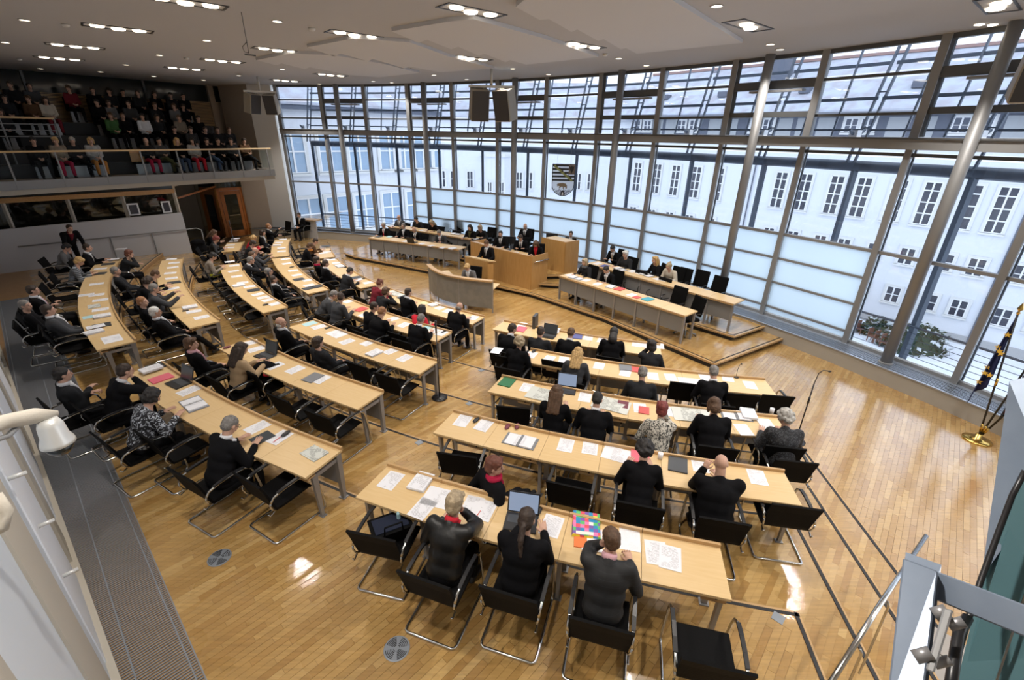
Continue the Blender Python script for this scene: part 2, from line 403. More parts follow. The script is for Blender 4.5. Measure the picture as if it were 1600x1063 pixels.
fl = struct('floor')
room = [fpt(26.4, 82.5)[:2]] + [fpt(26.4, a)[:2] for a in FA[1:]] + [(12, -2), (-.5, -2), (-3.4, 2.1), (-19.5, 15.8), (-24, 18), (-24, 27), (-14, 26.5)]
MB().prism(room, -.3, -.006).build('slab', 'concealed_base', fl)
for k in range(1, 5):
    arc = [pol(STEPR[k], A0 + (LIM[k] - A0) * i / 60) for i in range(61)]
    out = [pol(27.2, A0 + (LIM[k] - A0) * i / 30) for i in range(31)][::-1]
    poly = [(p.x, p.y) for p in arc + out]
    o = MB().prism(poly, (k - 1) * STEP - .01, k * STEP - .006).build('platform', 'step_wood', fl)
    # nosing: timber edge with black anti-slip strip, along the arc and down the side
    def strip(r0, r1, z0, z1, name, m_):
        n = 60; b = MB()
        for i in range(n):
            a, c = A0 + (LIM[k] - A0) * i / n, A0 + (LIM[k] - A0) * (i + 1) / n
            b.prism([pol(r0, a)[:2], pol(r0, c)[:2], pol(r1, c)[:2], pol(r1, a)[:2]], z0, z1)
        b.build(name, m_, fl)
    strip(STEPR[k] - .012, STEPR[k] + .012, k * STEP - .03, k * STEP + .002, 'step_edge', 'maple_edge')
    strip(STEPR[k] + .012, STEPR[k] + .05, k * STEP - .02, k * STEP + .003, 'step_strip', 'black_strip')
    d = (pol(27, LIM[k]) - pol(STEPR[k], LIM[k])).normalized(); n_ = Vector((-d.y, d.x, 0))
    b = MB(); b.bar(pol(STEPR[k], LIM[k], k * STEP - .008) - n_ * .0, pol(26.8, LIM[k], k * STEP - .008), .02, .022); b.build('step_edge', 'maple_edge', fl)
    b = MB(); b.bar(pol(STEPR[k], LIM[k], k * STEP - .006) - n_ * .03, pol(26.8, LIM[k], k * STEP - .006) - n_ * .03, .036, .018); b.build('step_strip', 'black_strip', fl)

# ---- parquet strips, real pieces clipped to the platforms
PW, PL_, TH = .072, .56, R_(48)
ux = Vector((math.cos(TH), math.sin(TH))); uy = Vector((-math.sin(TH), math.cos(TH)))
def clip(poly, f):
    out = []
    for i in range(len(poly)):
        a, b = poly[i], poly[(i + 1) % len(poly)]; fa, fb = f(a), f(b)
        if fa >= 0: out.append(a)
        if (fa >= 0) != (fb >= 0):
            t = fa / (fa - fb); out.append(a + (b - a) * t)
    return out
def f_in(r, q):   # inside radius r (local tangent)
    n = (q - C0).normalized(); return lambda p: r - (p - C0).dot(n)
def f_out(r, q):
    n = (q - C0).normalized(); return lambda p: (p - C0).dot(n) - r
def f_less(deg):  # angle < deg
    n = Vector((math.sin(R_(deg)), -math.cos(R_(deg)))); return lambda p: (p - C0).dot(n)
def f_more(deg):
    g = f_less(deg); return lambda p: -g(p)
WD = Vector((-.763, .647)); WN = Vector((.647, .763)); WP = Vector((-3.3, 2.4))   # left wall line, direction, inward normal
GD = Vector((-.737, .676)); GN = Vector((.676, .737)); GP = Vector((-2.72, 2.56))  # floor edge along the convector grating
def in_room(q):
    if (q - GP).dot(GN) < -.3 and q.y > -1: return False
    if (q - FC).length > 26.4 and q.x > -12: return False
    if q.y < -1.5 or q.x < -19.5: return False
    if q.x < -14 and q.y > 21: return False
    return True
near = []; tops = []
nr = 0
for j in range(-430, 430):
    off = (j * 0.381966) % 1.0 * PL_ + random.uniform(-.08, .08)
    for i in range(-52, 72):
        o0 = ux * (i * PL_ + off) + uy * (j * PW)
        q = o0 + ux * PL_ / 2 + uy * PW / 2
        if not in_room(q): continue
        dx = q - C0; r = dx.length; ang = math.degrees(math.atan2(dx.y, dx.x)) % 360
        if ang < A0 - 3 or r > 27: 
            if ang > 100 and r > 27: continue
        g = .0006
        base = [o0 + ux * g + uy * g, o0 + ux * (PL_ - g) + uy * g, o0 + ux * (PL_ - g) + uy * (PW - g), o0 + ux * g + uy * (PW - g)]
        jobs = []
        if ang < A0 - 2 or ang > LIM[1] + 3: jobs = [(0, [])]
        else:
            for k in range(0, 5):
                hi = LIM[k] if k else 999
                nxt = LIM[k + 1] if k < 4 else 0
                # ring between this step and the next
                r0 = STEPR[k] if k else 0; r1 = STEPR[k + 1] if k < 4 else 99
                if r0 - .5 < r < r1 + .5 and ang < hi + 2:
                    fs = []
                    if k: fs.append(f_out(r0 + .05, q))
                    if k < 4: fs.append(f_in(r1 - .012, q))
                    if k: fs += [f_less(hi - .15), f_more(A0)]
                    elif r < STEPR[1] + .6: pass
                    jobs.append((k, fs))
                if k < 4 and r > STEPR[k + 1] - .5 and ang > nxt - 2 and ang < hi + 2:
                    fs = [f_out(STEPR[k + 1] - .012, q), f_more(nxt + .03)]
                    if k: fs.append(f_less(hi - .15))
                    jobs.append((k, fs))
                if k == 0 and r > STEPR[1] - .5 and ang < A0 + 2:
                    jobs.append((0, [f_out(STEPR[1] - .012, q), f_less(A0)]))
        for k, fs in jobs:
            poly = base
            if (q - GP).dot(GN) < .4: fs = fs + [lambda p_: (p_ - GP).dot(GN) + .004]
            for f in fs:
                poly = clip(poly, f)
                if len(poly) < 3: break
            if len(poly) < 3: continue
            z = k * STEP
            c3 = Vector((q.x, q.y, z - EYE)); v = CAMR.transposed() @ c3
            full = poly is base or (len(poly) == 4 and all((a - b).length < 1e-6 for a, b in zip(poly, base)))
            if full and v.z > 0 and k == 4 or (full and v.z > 0 and k == 0 and ang > 264.6):
                sx = CX + FPX * v.x / v.z; sy = CY + FPX * v.y / v.z
                if 40 < sx < 1580 and sy < 1075: near.append((c3.length, o0, z)); continue
            tops.append((poly, z))
near.sort(key=lambda t: t[0])
for dd, o0, z in near[298:]:
    g = .0012
    tops.append(([o0 + ux * g + uy * g, o0 + ux * (PL_ - g) + uy * g, o0 + ux * (PL_ - g) + uy * (PW - g), o0 + ux * g + uy * (PW - g)], z))
b = MB(); b.hexa([(.0012, .0012, -.005), (PL_ - .0012, .0012, -.005), (PL_ - .0012, PW - .0012, -.005), (.0012, PW - .0012, -.005), (.0016, .0016, 0), (PL_ - .0016, .0016, 0), (PL_ - .0016, PW - .0016, 0), (.0016, PW - .0016, 0)])
plank_me = b.mesh('parquet_plank', 'parquet_strip_single')
for dd, o0, z in near[:298]:
    put('parquet_plank', plank_me, fl, (o0.x, o0.y, z), TH)
vs, fs, tn = [], [], []
for poly, z in tops:
    n = len(poly); s = len(vs); t = random.random()
    for p in poly: vs.append((p.x, p.y, z))
    for p in poly: vs.append((p.x, p.y, z - .005))
    fs.append(tuple(range(s, s + n)))
    for i in range(n): fs.append((s + i, s + n + i, s + n + (i + 1) % n, s + (i + 1) % n))
    tn += [t] * (n + 1)
me = bpy.data.meshes.new('parquet'); me.from_pydata(vs, [], fs); me.validate()
at_ = me.attributes.new('tone', 'FLOAT', 'FACE')
if len(at_.data) == len(tn): at_.data.foreach_set('value', tn)
me.materials.append(MATS['parquet_strips'])
o = put('parquet', me, fl); o['kind'] = 'stuff'

# ---- dais
ds = struct('trim_1')
front = [(-7.6, 20.4), (-6.9, 19.75), (-4.70, 18.55), (-3.43, 17.8), (-2.2, 16.9), (-.75, 15.95), (.66, 15.05), (2.75, 12.9), (3.92, 11.25), (4.89, 9.95), (7.6, 11.72)]
back = [fpt(26.1, a) for a in (31.5, 36, 41, 46, 51, 56, 61, 66, 71)]
dais1 = [Vector(p) for p in front] + [Vector((p.x, p.y)) for p in back]
inner = [(p.x, p.y) for p in dais1]
def inset_pt(pts, dd):
    out = []; n = len(pts)
    cx_ = sum(p.x for p in pts) / n; cy_ = sum(p.y for p in pts) / n
    for p in pts:
        v = Vector((cx_ - p.x, cy_ - p.y)); out.append(p + v.normalized() * dd)
    return out
def platform(poly, z0, z1, edge_pts, parent):
    MB().prism([(p[0], p[1]) for p in poly], z1 - .04, z1).build('platform_top', 'parquet_dais', parent)
    ins = inset_pt([Vector(p[:2]) for p in poly], .10)
    MB().prism([(p.x, p.y) for p in ins], z0, z1 - .04).build('platform_base', 'black_strip', parent)
    b1, b2 = MB(), MB()
    for p, q in zip(edge_pts, edge_pts[1:]):
        p = Vector((p[0], p[1], z1)); q = Vector((q[0], q[1], z1)); d = (q - p).normalized(); n = Vector((-d.y, d.x, 0))
        b1.bar(p + Vector((0, 0, -.02)), q + Vector((0, 0, -.02)), .03, .048)
        b2.bar(p + n * .07 + Vector((0, 0, .001)), q + n * .07 + Vector((0, 0, .001)), .03, .006)
    b1.build('step_edge', 'maple_edge', parent); b2.build('step_strip', 'black_strip', parent)
platform([tuple(p) for p in dais1], 0, .15, front, ds)
ds2 = struct('trim_2')
d2f = [(2.2, 15.2), (5.9, 11.3), (7.6, 12.4)]
d2 = d2f + [tuple(fpt(26.1, a)[:2]) for a in (33.5, 38, 43, 48, 52)]
platform(d2, .15, .30, d2f, ds2)
ds3 = struct('trim_3')
d3f = [(-6.9, 21.9), (-5.86, 21.6), (-3.55, 20.05), (-1.5, 18.8), (-.9, 18.3)]
d3 = d3f + [tuple(fpt(26.1, a)[:2]) for a in (53, 57, 61, 66, 70)]
platform(d3, .15, .30, d3f, ds3)
ds4 = struct('trim_4')
d4f = [(-1.0, 16.9), (-.5, 16.6), (.9, 15.75), (1.9, 15.6), (2.15, 15.9)]
d4 = d4f + [tuple(fpt(26.05, a)[:2]) for a in (46.5, 50, 54)] + [(-.9, 18.4)]
platform(d4, .15, .30, d4f, ds4)
ds5 = struct('trim_5')
d5f = [(-.9, 17.3), (1.15, 16.25), (2.35, 16.5), (2.8, 17.0)]
d5 = d5f + [tuple(fpt(26.0, a)[:2]) for a in (48, 52)] + [(-.7, 18.6)]
platform(d5, .30, .45, d5f, ds5)

# ---- convector grating along the left wall
gr = struct('trim_6')
L = 15.2; W = .86
def gp(s, t, z): v = GP + GD * s - GN * t; return Vector((v.x, v.y, z))
MB().hexa([gp(-3.2, 0, .40), gp(L, 0, .40), gp(L, W, .40), gp(-3.2, W, .40), gp(-3.2, 0, .52), gp(L, 0, .52), gp(L, W, .52), gp(-3.2, W, .52)]).build('trough', 'grate_dark', gr)
b = MB()
for t in (.0, .06, W * .5, W - .06, W - .01): b.bar(gp(-3.2, t, .555), gp(L, t, .555), .012, .02)
b.build('grate_rail', 'grate_metal', gr)
bar = MB().bar(Vector((0, 0, 0)), Vector((0, W - .02, 0)), .010, .018).mesh('grate_bar', 'grate_metal')
rzg = math.atan2(-GN.y, -GN.x) - PI / 2
for i in range(295):
    s = -1.6 + i * .031; put('grate_bar', bar, gr, gp(s, .01, .557), rzg)
b = MB()
s = -1.6 + 295 * .031
while s < L:
    b.bar(gp(s, .01, .557), gp(s, W - .01, .557), .010, .018); s += .033
o = b.build('grate_bars', 'grate_metal', gr); o['kind'] = 'stuff'

# ---- left wall: rendered piers, pale window reveals
wl = struct('wall_left')
def wp(s, t, z): v = WP + WD * s + WN * t; return Vector((v.x, v.y, z))   # t>0 into the room
def wbox(s0, s1, t0, t1, z0, z1, name, m_, par=wl):
    return MB().hexa([wp(s0, t0, z0), wp(s1, t0, z0), wp(s1, t1, z0), wp(s0, t1, z0), wp(s0, t0, z1), wp(s1, t0, z1), wp(s1, t1, z1), wp(s0, t1, z1)]).build(name, m_, par)
wbox(-4.5, 22, -.35, -.22, .3, CEIL, 'wall_panel', 'wall_white')
piers = [(-4.2, -2.2), (-.95, -.05), (2.1, 2.6), (5.0, 5.5), (8.0, 8.5), (11.0, 11.5), (14.0, 14.5), (17.0, 17.5)]
for s0, s1 in piers: wbox(s0, s1, -.22, -.04, .3, CEIL, 'pier', 'wall_cream')
wbox(-4.5, 21, -.22, .0, .3, .60, 'base', 'wall_cream')
mat('window_leaf', (.68, .75, .83), .4)
mat('reveal_white', (.82, .85, .90), .8)
wbox(-2.2, -.95, -.22, -.055, .60, CEIL, 'window_leaf', 'window_leaf')
for (a0, a1), (b0, b1) in zip(piers[1:], piers[2:]):
    wbox(a1 + .5, b0 - .3, -.22, -.05, .60, CEIL, 'reveal', 'reveal_white')
    wbox(a1, a1 + .5, -.22, -.06, .60, CEIL, 'window_leaf', 'window_leaf')
hd = MB().tube([(0, 0, 0), (0, .10, 0)], .017, 12).mesh('window_stay', 'white_metal', True)
for px, py in ((98, 901), (60, 823), (12, 749)):
    r = ray(px, py); t = (WP.dot(WN) - .04) / (r.x * WN.x + r.y * WN.y)
    p = Vector((0, 0, EYE)) + r * t
    h = put('window_stay', hd, wl, p, math.atan2(WN.y, WN.x) - PI / 2)

# ---- ceiling
ce = struct('ceiling')
cp = [fpt(26.75, a)[:2] for a in FA] + [(12.5, -3), (-2, -3), (-4.6, 2.0), (-21, 16), (-30, 20), (-30, 33), (-15.5, 33)]
MB().prism(cp, CEIL, CEIL + .3).build('slab', 'ceiling_white', ce)
def ceil_panel(pxs, drop=.07):
    poly = [at(x, y, CEIL - drop) for x, y in pxs]
    return MB().prism([(p.x, p.y) for p in poly], CEIL - drop, CEIL).build('acoustic_panel', 'ceiling_panel', ce)
ceil_panel([(806, 11), (843, 31), (858, 30), (893, 50), (902, 46), (935, 64), (943, 61), (970, 77), (978, 75), (995, 84), (1160, 67), (1050, 0), (1000, -40), (830, -10)])
ceil_panel([(612, 49), (654, 67), (667, 62), (705, 77), (716, 73), (748, 87), (757, 84), (790, 97), (797, 94), (822, 101), (935, 89), (850, 60), (740, 30), (700, 34)])
ceil_panel([(480, 74), (521, 88), (533, 84), (575, 96), (582, 92), (632, 107), (640, 104), (688, 113), (772, 107), (700, 88), (640, 66), (552, 60)])
ceil_panel([(400, 94), (432, 102), (440, 99), (476, 108), (484, 105), (545, 117), (592, 121), (655, 114), (600, 100), (520, 86), (452, 84)])

# lamps
lamp_lights = []
def add_spot(p, power, par, ang=105):
    ld = bpy.data.lights.new('lamp_light', 'SPOT'); ld.energy = power; ld.color = (1.0, .93, .85); ld.spot_size = R_(ang); ld.spot_blend = .6; ld.shadow_soft_size = .07
    lo = bpy.data.objects.new('lamp_light', ld); col.objects.link(lo); lo.parent = par; lo.location = p
disc = MB().lathe([(.0, -.004), (.085, -.004), (.085, 0)], 20).mesh('lamp_lens', 'lamp_glow')
def ring_me(r0, r1, h):
    b = MB(); seg = 24
    for k in range(seg):
        a, c = 2 * PI * k / seg, 2 * PI * (k + 1) / seg
        b.prism([(r0 * math.cos(a), r0 * math.sin(a)), (r1 * math.cos(a), r1 * math.sin(a)), (r1 * math.cos(c), r1 * math.sin(c)), (r0 * math.cos(c), r0 * math.sin(c))], -h, 0)
    return b.mesh('trim_ring', 'lamp_ring', False)
ring = ring_me(.087, .105, .014)
bigdisc = MB().lathe([(.0, -.03), (.115, -.03), (.125, -.01)], 20).mesh('lamp_lens', 'lamp_glow')
frame = MB()
for a in (-1, 1):
    frame.box((0, a * .20, -.006), (1.24, .035, .012)); frame.box((a * .60, 0, -.006), (.035, .40, .012))
frame = frame.mesh('lamp_frame', 'lamp_trim')
tri_px = [(118, 72), (185, 44), (290, 3), (93, 91), (348, 95), (288, 107), (434, 78), (555, 54), (738, 17), (737, 91), (911, 71), (1170, 40), (1560, 8), (612, 105), (517, 117), (446, 126)]
tri_dir = {}
near_words = ['nearest the dark gallery', ]
for i, (px, py) in enumerate(sorted(tri_px)):
    p = at(px, py, CEIL)
    q = root('ceiling_spotlight_tray', f'recessed black-framed tray of ceiling spots, {ORD[i]} tray from the left of the photo', 'ceiling light', p, R_(40))
    put('lamp_frame', frame, q)
    n = 2 if px > 1100 else 3
    for k in range(n):
        x = (k - (n - 1) / 2) * .36; y = (.05 if k % 2 else -.05)
        l = put('lamp_lens', bigdisc, q, (x, y, 0))
    if p.x > -11.5: add_spot((0, 0, -.06), SPOT_W * 2.4, q)
for i, (x, y) in enumerate([(2.4, 5.8), (6.4, 4.6), (-3.0, 3.4), (-.6, 1.6), (4.4, 1.6), (8.6, 2.0)]):  # unseen trays continuing the lamp pattern, added to brighten the near rows
    q = root('ceiling_spotlight_tray', f'recessed tray of ceiling spots added above the photographer, outside the view, {ORD[i]} one', 'ceiling light', (x, y, CEIL), R_(30))
    put('lamp_frame', frame, q)
    for k in range(3): put('lamp_lens', bigdisc, q, ((k - 1) * .36, .05 if k % 2 else -.05, 0))
    add_spot((0, 0, -.06), SPOT_W * 2.1, q)
sing = [(38, 31), (8, 66), (323, 63), (249, 86), (197, 101), (433, 33), (532, 96), (441, 108), (657, 77), (583, 127), (612, 129), (678, 117), (729, 124), (801, 107), (857, 116), (967, 91), (1010, 102), (1120, 9), (1204, 69), (1219, 77), (499, 131), (373, 118), (318, 125), (240, 119), (157, 112), (63, 107), (158, 126)]
for i, (px, py) in enumerate(sorted(sing)):
    p = at(px, py, CEIL)
    q = root('ceiling_downlight', f'small round recessed ceiling downlight, {ORD[i] if i < 24 else "far right " + ORD[i-24]} single light from the left', 'ceiling light', p)
    put('trim_ring', ring, q); put('lamp_lens', disc, q)
    if i % 2 == 0 and p.x > -10: add_spot((0, 0, -.03), SPOT_W * 1.3, q)

# ---- glass front
zs_low = [2.72]; zs_frost = [2.06, 1.38, .66]
BEAM0, BEAM1 = 4.95, 5.18
def chord(i, r): return fpt(r, FA[i]), fpt(r, FA[i + 1])
pl = struct('trim_7')
for i in range(-1, 16):
    a0 = FA[0] + 4.95 if i < 0 else FA[i]; a1 = a0 - 4.95
    pts = [fpt(26.08, a0), fpt(26.08, a1), fpt(26.95, a1), fpt(26.95, a0)]
    MB().prism([p[:2] for p in pts], -.05, .36).build('plinth', 'plinth', pl)
    pts = [fpt(26.06, a0), fpt(26.06, a1), fpt(26.12, a1), fpt(26.12, a0)]
    MB().prism([p[:2] for p in pts], .36, .385).build('plinth_edge', 'sill_metal', pl)
    pts = [fpt(26.12, a0), fpt(26.12, a1), fpt(26.60, a1), fpt(26.60, a0)]
    MB().prism([p[:2] for p in pts], .36, .372).build('grate_bed', 'grate_dark', pl)
    pts = [fpt(26.60, a0), fpt(26.60, a1), fpt(26.95, a1), fpt(26.95, a0)]
    MB().prism([p[:2] for p in pts], .36, .385).build('sill', 'sill_metal', pl)
b = MB()
for i in range(3, 15):
    n = 70
    for k in range(n):
        a = FA[i] - 4.95 * k / n; b.bar(fpt(26.13, a, .378), fpt(26.59, a, .378), .012, .012)
    for r in (26.2, 26.36, 26.5): b.bar(fpt(r, FA[i], .380), fpt(r, FA[i] - 4.95, .380), .008, .012)
o = b.build('grate_bars', 'sill_metal', pl); o['kind'] = 'stuff'

mull = MB(); mull.box((0, 0, 2.65), (.06, .20, 4.6)); mull.box((0, -.11, 2.65), (.13, .025, 4.6)); mull.box((0, .09, 2.65), (.13, .02, 4.6))
mull = mull.mesh('mullion', 'steel_grey')
mull2 = MB(); mull2.box((0, 0, 6.13), (.11, .20, 1.9)); mull2.box((0, -.11, 6.13), (.17, .025, 1.9)); mull2 = mull2.mesh('mullion', 'steel_grey')
for i in range(0, 15):
    w = struct(f'window_{i + 1}')
    p, q = chord(i, FR); d = (q - p); Lc = d.length; d.normalize(); rz = math.atan2(d.y, d.x)
    outw = Vector((math.cos(R_((FA[i] + FA[i+1]) / 2)), math.sin(R_((FA[i] + FA[i+1]) / 2)), 0))
    ang = R_(FA[i]) - PI / 2
    put('mullion', mull, w, (p.x, p.y, 0), ang); put('mullion', mull2, w, (p.x, p.y, 0), ang)
    def tr(z, h, dpt, m_='steel_grey', off=0, name='transom', s0=0, s1=1, par=w):
        a = p + d * Lc * s0 - outw * off; c = p + d * Lc * s1 - outw * off
        MB().bar((a.x, a.y, z), (c.x, c.y, z), dpt, h).build(name, m_, par)
    tr(2.72, .07, .11); tr(.42, .08, .12)
    frost = 3 <= i <= 10
    if i <= 13:
        zz = [.46] + ([.66, 1.38, 2.06] if frost else []) + [2.72, 4.80]
        if frost:
            for z in zs_frost: tr(z, .055, .10)
        def pane(z0, z1, m_):
            a = p + d * .05; c = q - d * .05
            b_ = MB(); b_.bar((a.x, a.y, (z0 + z1) / 2), (c.x, c.y, (z0 + z1) / 2), .012, z1 - z0 - .05); b_.build('pane', m_, w)
        for z0, z1 in zip(zz, zz[1:]):
            pane(z0, z1, 'frosted_glass' if frost and z1 < 2.8 else 'facade_glass')
        tr(4.84, .07, .10, 'steel_dark')
        pane(4.86, 4.97, 'facade_glass')
        vent = i % 2 == 1
        if vent:
            tr(6.40, .20, .16, 'steel_dark'); tr(6.25, .05, .20, 'steel_grey', .05, 'vent_motor', .25, .85); tr(5.70, .13, .14, 'steel_dark')
            for s0 in (.02, .98): 
                a = p + d * Lc * s0; MB().bar((a.x, a.y, 5.2), (a.x, a.y, 7.05), .14, .12).build('vent_frame', 'steel_dark', w)
        else:
            tr(6.44, .06, .10, 'steel_dark'); tr(5.66, .06, .10, 'steel_dark')
        pane(5.18, 5.66, 'facade_glass'); pane(5.70, 6.40, 'facade_glass'); pane(6.48, 7.0, 'facade_glass')
    tr(7.03, .10, .14, 'steel_dark')
bm_ = struct('trim_8')
for i in range(0, 15):
    p, q = chord(i, 26.58); MB().bar((p.x, p.y, 5.065), (q.x, q.y, 5.065), .16, .24).build('ring_beam', 'steel_grey', bm_)
    p, q = chord(i, 26.48); MB().bar((p.x, p.y, 5.16), (q.x, q.y, 5.16), .05, .03).build('beam_flange', 'steel_dark', bm_)
# slender steel columns in front of the glass
cols = [(524, 135.5), (661, 133), (805, 127), (972, 113), (1204, 88), (1582, 54)]
cwords = ['farthest left one, by the small side table', 'second from the left, behind the left government bench', 'behind the speaker lectern and president bench', 'just right of the glass coat of arms', 'behind the right government bench', 'large near one on the right, beside the flags']
cme = MB().tube([(0, 0, .37), (0, 0, CEIL)], .115, 24).mesh('shaft', 'steel_column', True)
cft = MB().lathe([(.15, .37), (.15, .40), (.118, .41)], 24).mesh('foot_plate', 'steel_grey')
for (px, py), wds in zip(cols, cwords):
    r = ray(px, py); u = Vector((r.x, r.y)).normalized(); rr = 26.40
    bq = u.dot(FC); t = bq + math.sqrt(bq * bq - FC.dot(FC) + rr * rr)
    pos = u * t
    c = root('steel_column', 'round grey steel column, ' + wds, 'column', (pos.x, pos.y, 0))
    put('shaft', cme, c); put('foot_plate', cft, c)

# outside second skin: posts, sunshade racks, cable railing
ex = root('sunshade_frame', 'blue-grey steel sunshade rack and cable railing outside the curved glass front', 'facade frame')
def epf(i, fr, r, z): a = FA[0] - 4.95 * (i + fr); return fpt(r, a, z)
for i in range(0, 14):
    b = MB(); b.bar(epf(i, .38, 27.7, -1), epf(i, .38, 27.7, 4.6), .11, .13); b.build('post', 'steel_blue', ex)
    a = epf(i, .38, 27.55, 4.6); c = epf(i, .38, 28.3, 7.9); a2 = epf(i, .30, 27.6, 4.6); c2 = epf(i, .46, 28.35, 7.9)
    b = MB(); b.bar(a2, c, .05, .05); b.bar(a, c2, .05, .05)
    for z in (5.4, 6.2, 7.0):
        f = (z - 4.6) / 3.3; b.bar(a2.lerp(c, f), a.lerp(c2, f), .03, .03)
    b.bar(epf(i, .38, 26.9, 5.0), epf(i, .38, 27.6, 5.35), .05, .05); b.bar(epf(i, .38, 26.9, 5.35), epf(i, .38, 27.6, 5.0), .05, .05)
    b.build('lattice_strut', 'steel_blue', ex)
    b = MB(); b.box(epf(i, .38, 27.2, 5.26), (.22, .18, .16), R_(FA[i])); b.build('bracket', 'window_white', ex)
    b = MB(); b.tube([epf(i, .38, 27.7, 4.52), epf(i + 1, .38, 27.7, 4.52)], .13, 10); b.build('ring_tube', 'steel_blue', ex, True)
    for z, rr in ((5.35, 27.75), (6.06, 27.9), (6.82, 28.08), (7.5, 28.2)):
        b = MB(); b.bar(epf(i, .4, rr, z), epf(i + 1, .36, rr, z), .05, .05 if z < 6 else .075); b.build('shade_rail', 'steel_blue', ex)
    b = MB()
    for fr in (.72, 1.05): b.bar(epf(i, fr, 27.7, 5.2), epf(i, fr, 28.25, 7.8), .04, .05)
    b.build('shade_rib', 'steel_blue', ex)
    for z, rr, w_ in [(1.0, .03, 0)] + [(.28 + .14 * k, .008, 0) for k in range(5)]:
        b = MB(); b.tube([epf(i, .38, 27.62, z), epf(i + 1, .38, 27.62, z)], rr, 6); b.build('rail_tube' if z == 1.0 else 'rail_cable', 'steel_blue', ex)

# ================================================================== OUTSIDE
GZ = -10.0
g = struct('trim_9')
MB().prism([(-60, 20), (-20, 27), (-9, 29), (3, 24), (9, 15), (12, 5), (40, -10), (90, -10), (110, 60), (60, 110), (-60, 110)], GZ - .3, GZ).build('snowy_ground', 'snow', g)
terr = MB()
for i in range(-1, 15):
    a0 = FA[0] - 4.95 * i; a1 = a0 - 4.95
    terr.prism([fpt(26.95, a0)[:2], fpt(26.95, a1)[:2], fpt(27.9, a1)[:2], fpt(27.9, a0)[:2]], -1.2, .05)
terr.build('terrace_slab', 'snow', g)

def win_mesh(w, h, cols_, rows, fr=.07):
    """white frame with bars; heights of the rows as fractions from the bottom"""
    b = MB()
    b.box((0, 0, fr / 2), (w, .12, fr)); b.box((0, 0, h - fr / 2), (w, .12, fr))
    b.box((-w / 2 + fr / 2, 0, h / 2), (fr, .12, h)); b.box((w / 2 - fr / 2, 0, h / 2), (fr, .12, h))
    for c in range(1, cols_): b.box((-w / 2 + w * c / cols_, 0, h / 2), (.11, .13, h))
    for f in rows[1:-1]: b.box((0, 0, h * f), (w, .10, .09 if f != .5 else .05))
    return b.mesh('window_bars', 'window_white')
def sur_mesh(w, h):
    b = MB(); t = .16
    b.box((0, -.03, -t / 2 - .02), (w + 2.6 * t, .22, t * .9)); b.box((0, -.02, h + t / 2), (w + 2 * t, .10, t))
    b.box((-w / 2 - t / 2, -.02, h / 2), (t, .10, h)); b.box((w / 2 + t / 2, -.02, h / 2), (t, .10, h))
    return b.mesh('surround', 'plaster_frame')
KINDS = {}
def kind(k, w, h, c, rows):
    ps = []
    for r0, r1 in zip(rows, rows[1:]):
        me = MB().box((0, 0, 0), (w / c - .10, .03, h * (r1 - r0) - .08)).mesh('pane', 'pane_dark'); ps.append(((r0 + r1) / 2 * h, me))
    KINDS[k] = (w, h, c, win_mesh(w, h, c, rows), sur_mesh(w, h), ps)
kind('tall', 1.10, 3.35, 2, [0, .27, .53, .80, 1]); kind('square', 1.05, 1.40, 2, [0, .5, 1]); kind('attic', 1.0, 1.15, 2, [0, .5, 1])
kind('big', 1.55, 2.35, 2, [0, .55, 1]); kind('narrow', .8, 2.0, 2, [0, .5, 1]); kind('bay', .55, 2.3, 2, [0, .5, 1])
def add_window(par, k, loc, rz, dark='pane_dark', panes=True):
    w, h, c, fm, sm, ps = KINDS[k]
    o = put('window', fm, par, loc, rz); put('surround', sm, o)
    for z, me in ps:
        for j in range(c):
            q = put('pane', me, o, (-w / 2 + w * (j + .5) / c, .03, z))
            if dark != 'pane_dark' : q.material_slots[0].link = 'OBJECT'; q.material_slots[0].material = MATS[dark]
    return o
def wing(name, label, P, deg, u0, u1, z0, z1, thick, wins, base=None):
    """P point on the face, deg direction of u; face looks to the side of the camera"""
    d = Vector((math.cos(R_(deg)), math.sin(R_(deg)))); n = Vector((d.y, -d.x))
    if n.dot(-Vector(P)) < 0: n = -n
    rt = root(name, label, 'building', (P[0], P[1], GZ))
    def q(u, t, z): v = Vector(P) + d * u + n * t; return Vector((v.x, v.y, z)) - rt.location
    def bx(u0, u1, t0, t1, z0, z1, nm, m_): return MB().hexa([q(u0, t0, z0), q(u1, t0, z0), q(u1, t1, z0), q(u0, t1, z0), q(u0, t0, z1), q(u1, t0, z1), q(u1, t1, z1), q(u0, t1, z1)]).build(nm, m_, rt)
    bx(u0, u1, -thick, 0, z0, z1, 'wall', 'plaster_white')
    if base: bx(u0, u1, 0, .12, z0, base, 'stone_base', 'stone_base')
    rz = math.atan2(-n.x, n.y) + PI   # local -y faces out
    for k, u, z, dk in wins: add_window(rt, k, q(u, .05, z), rz, dk)
    return rt, q, bx, n, d
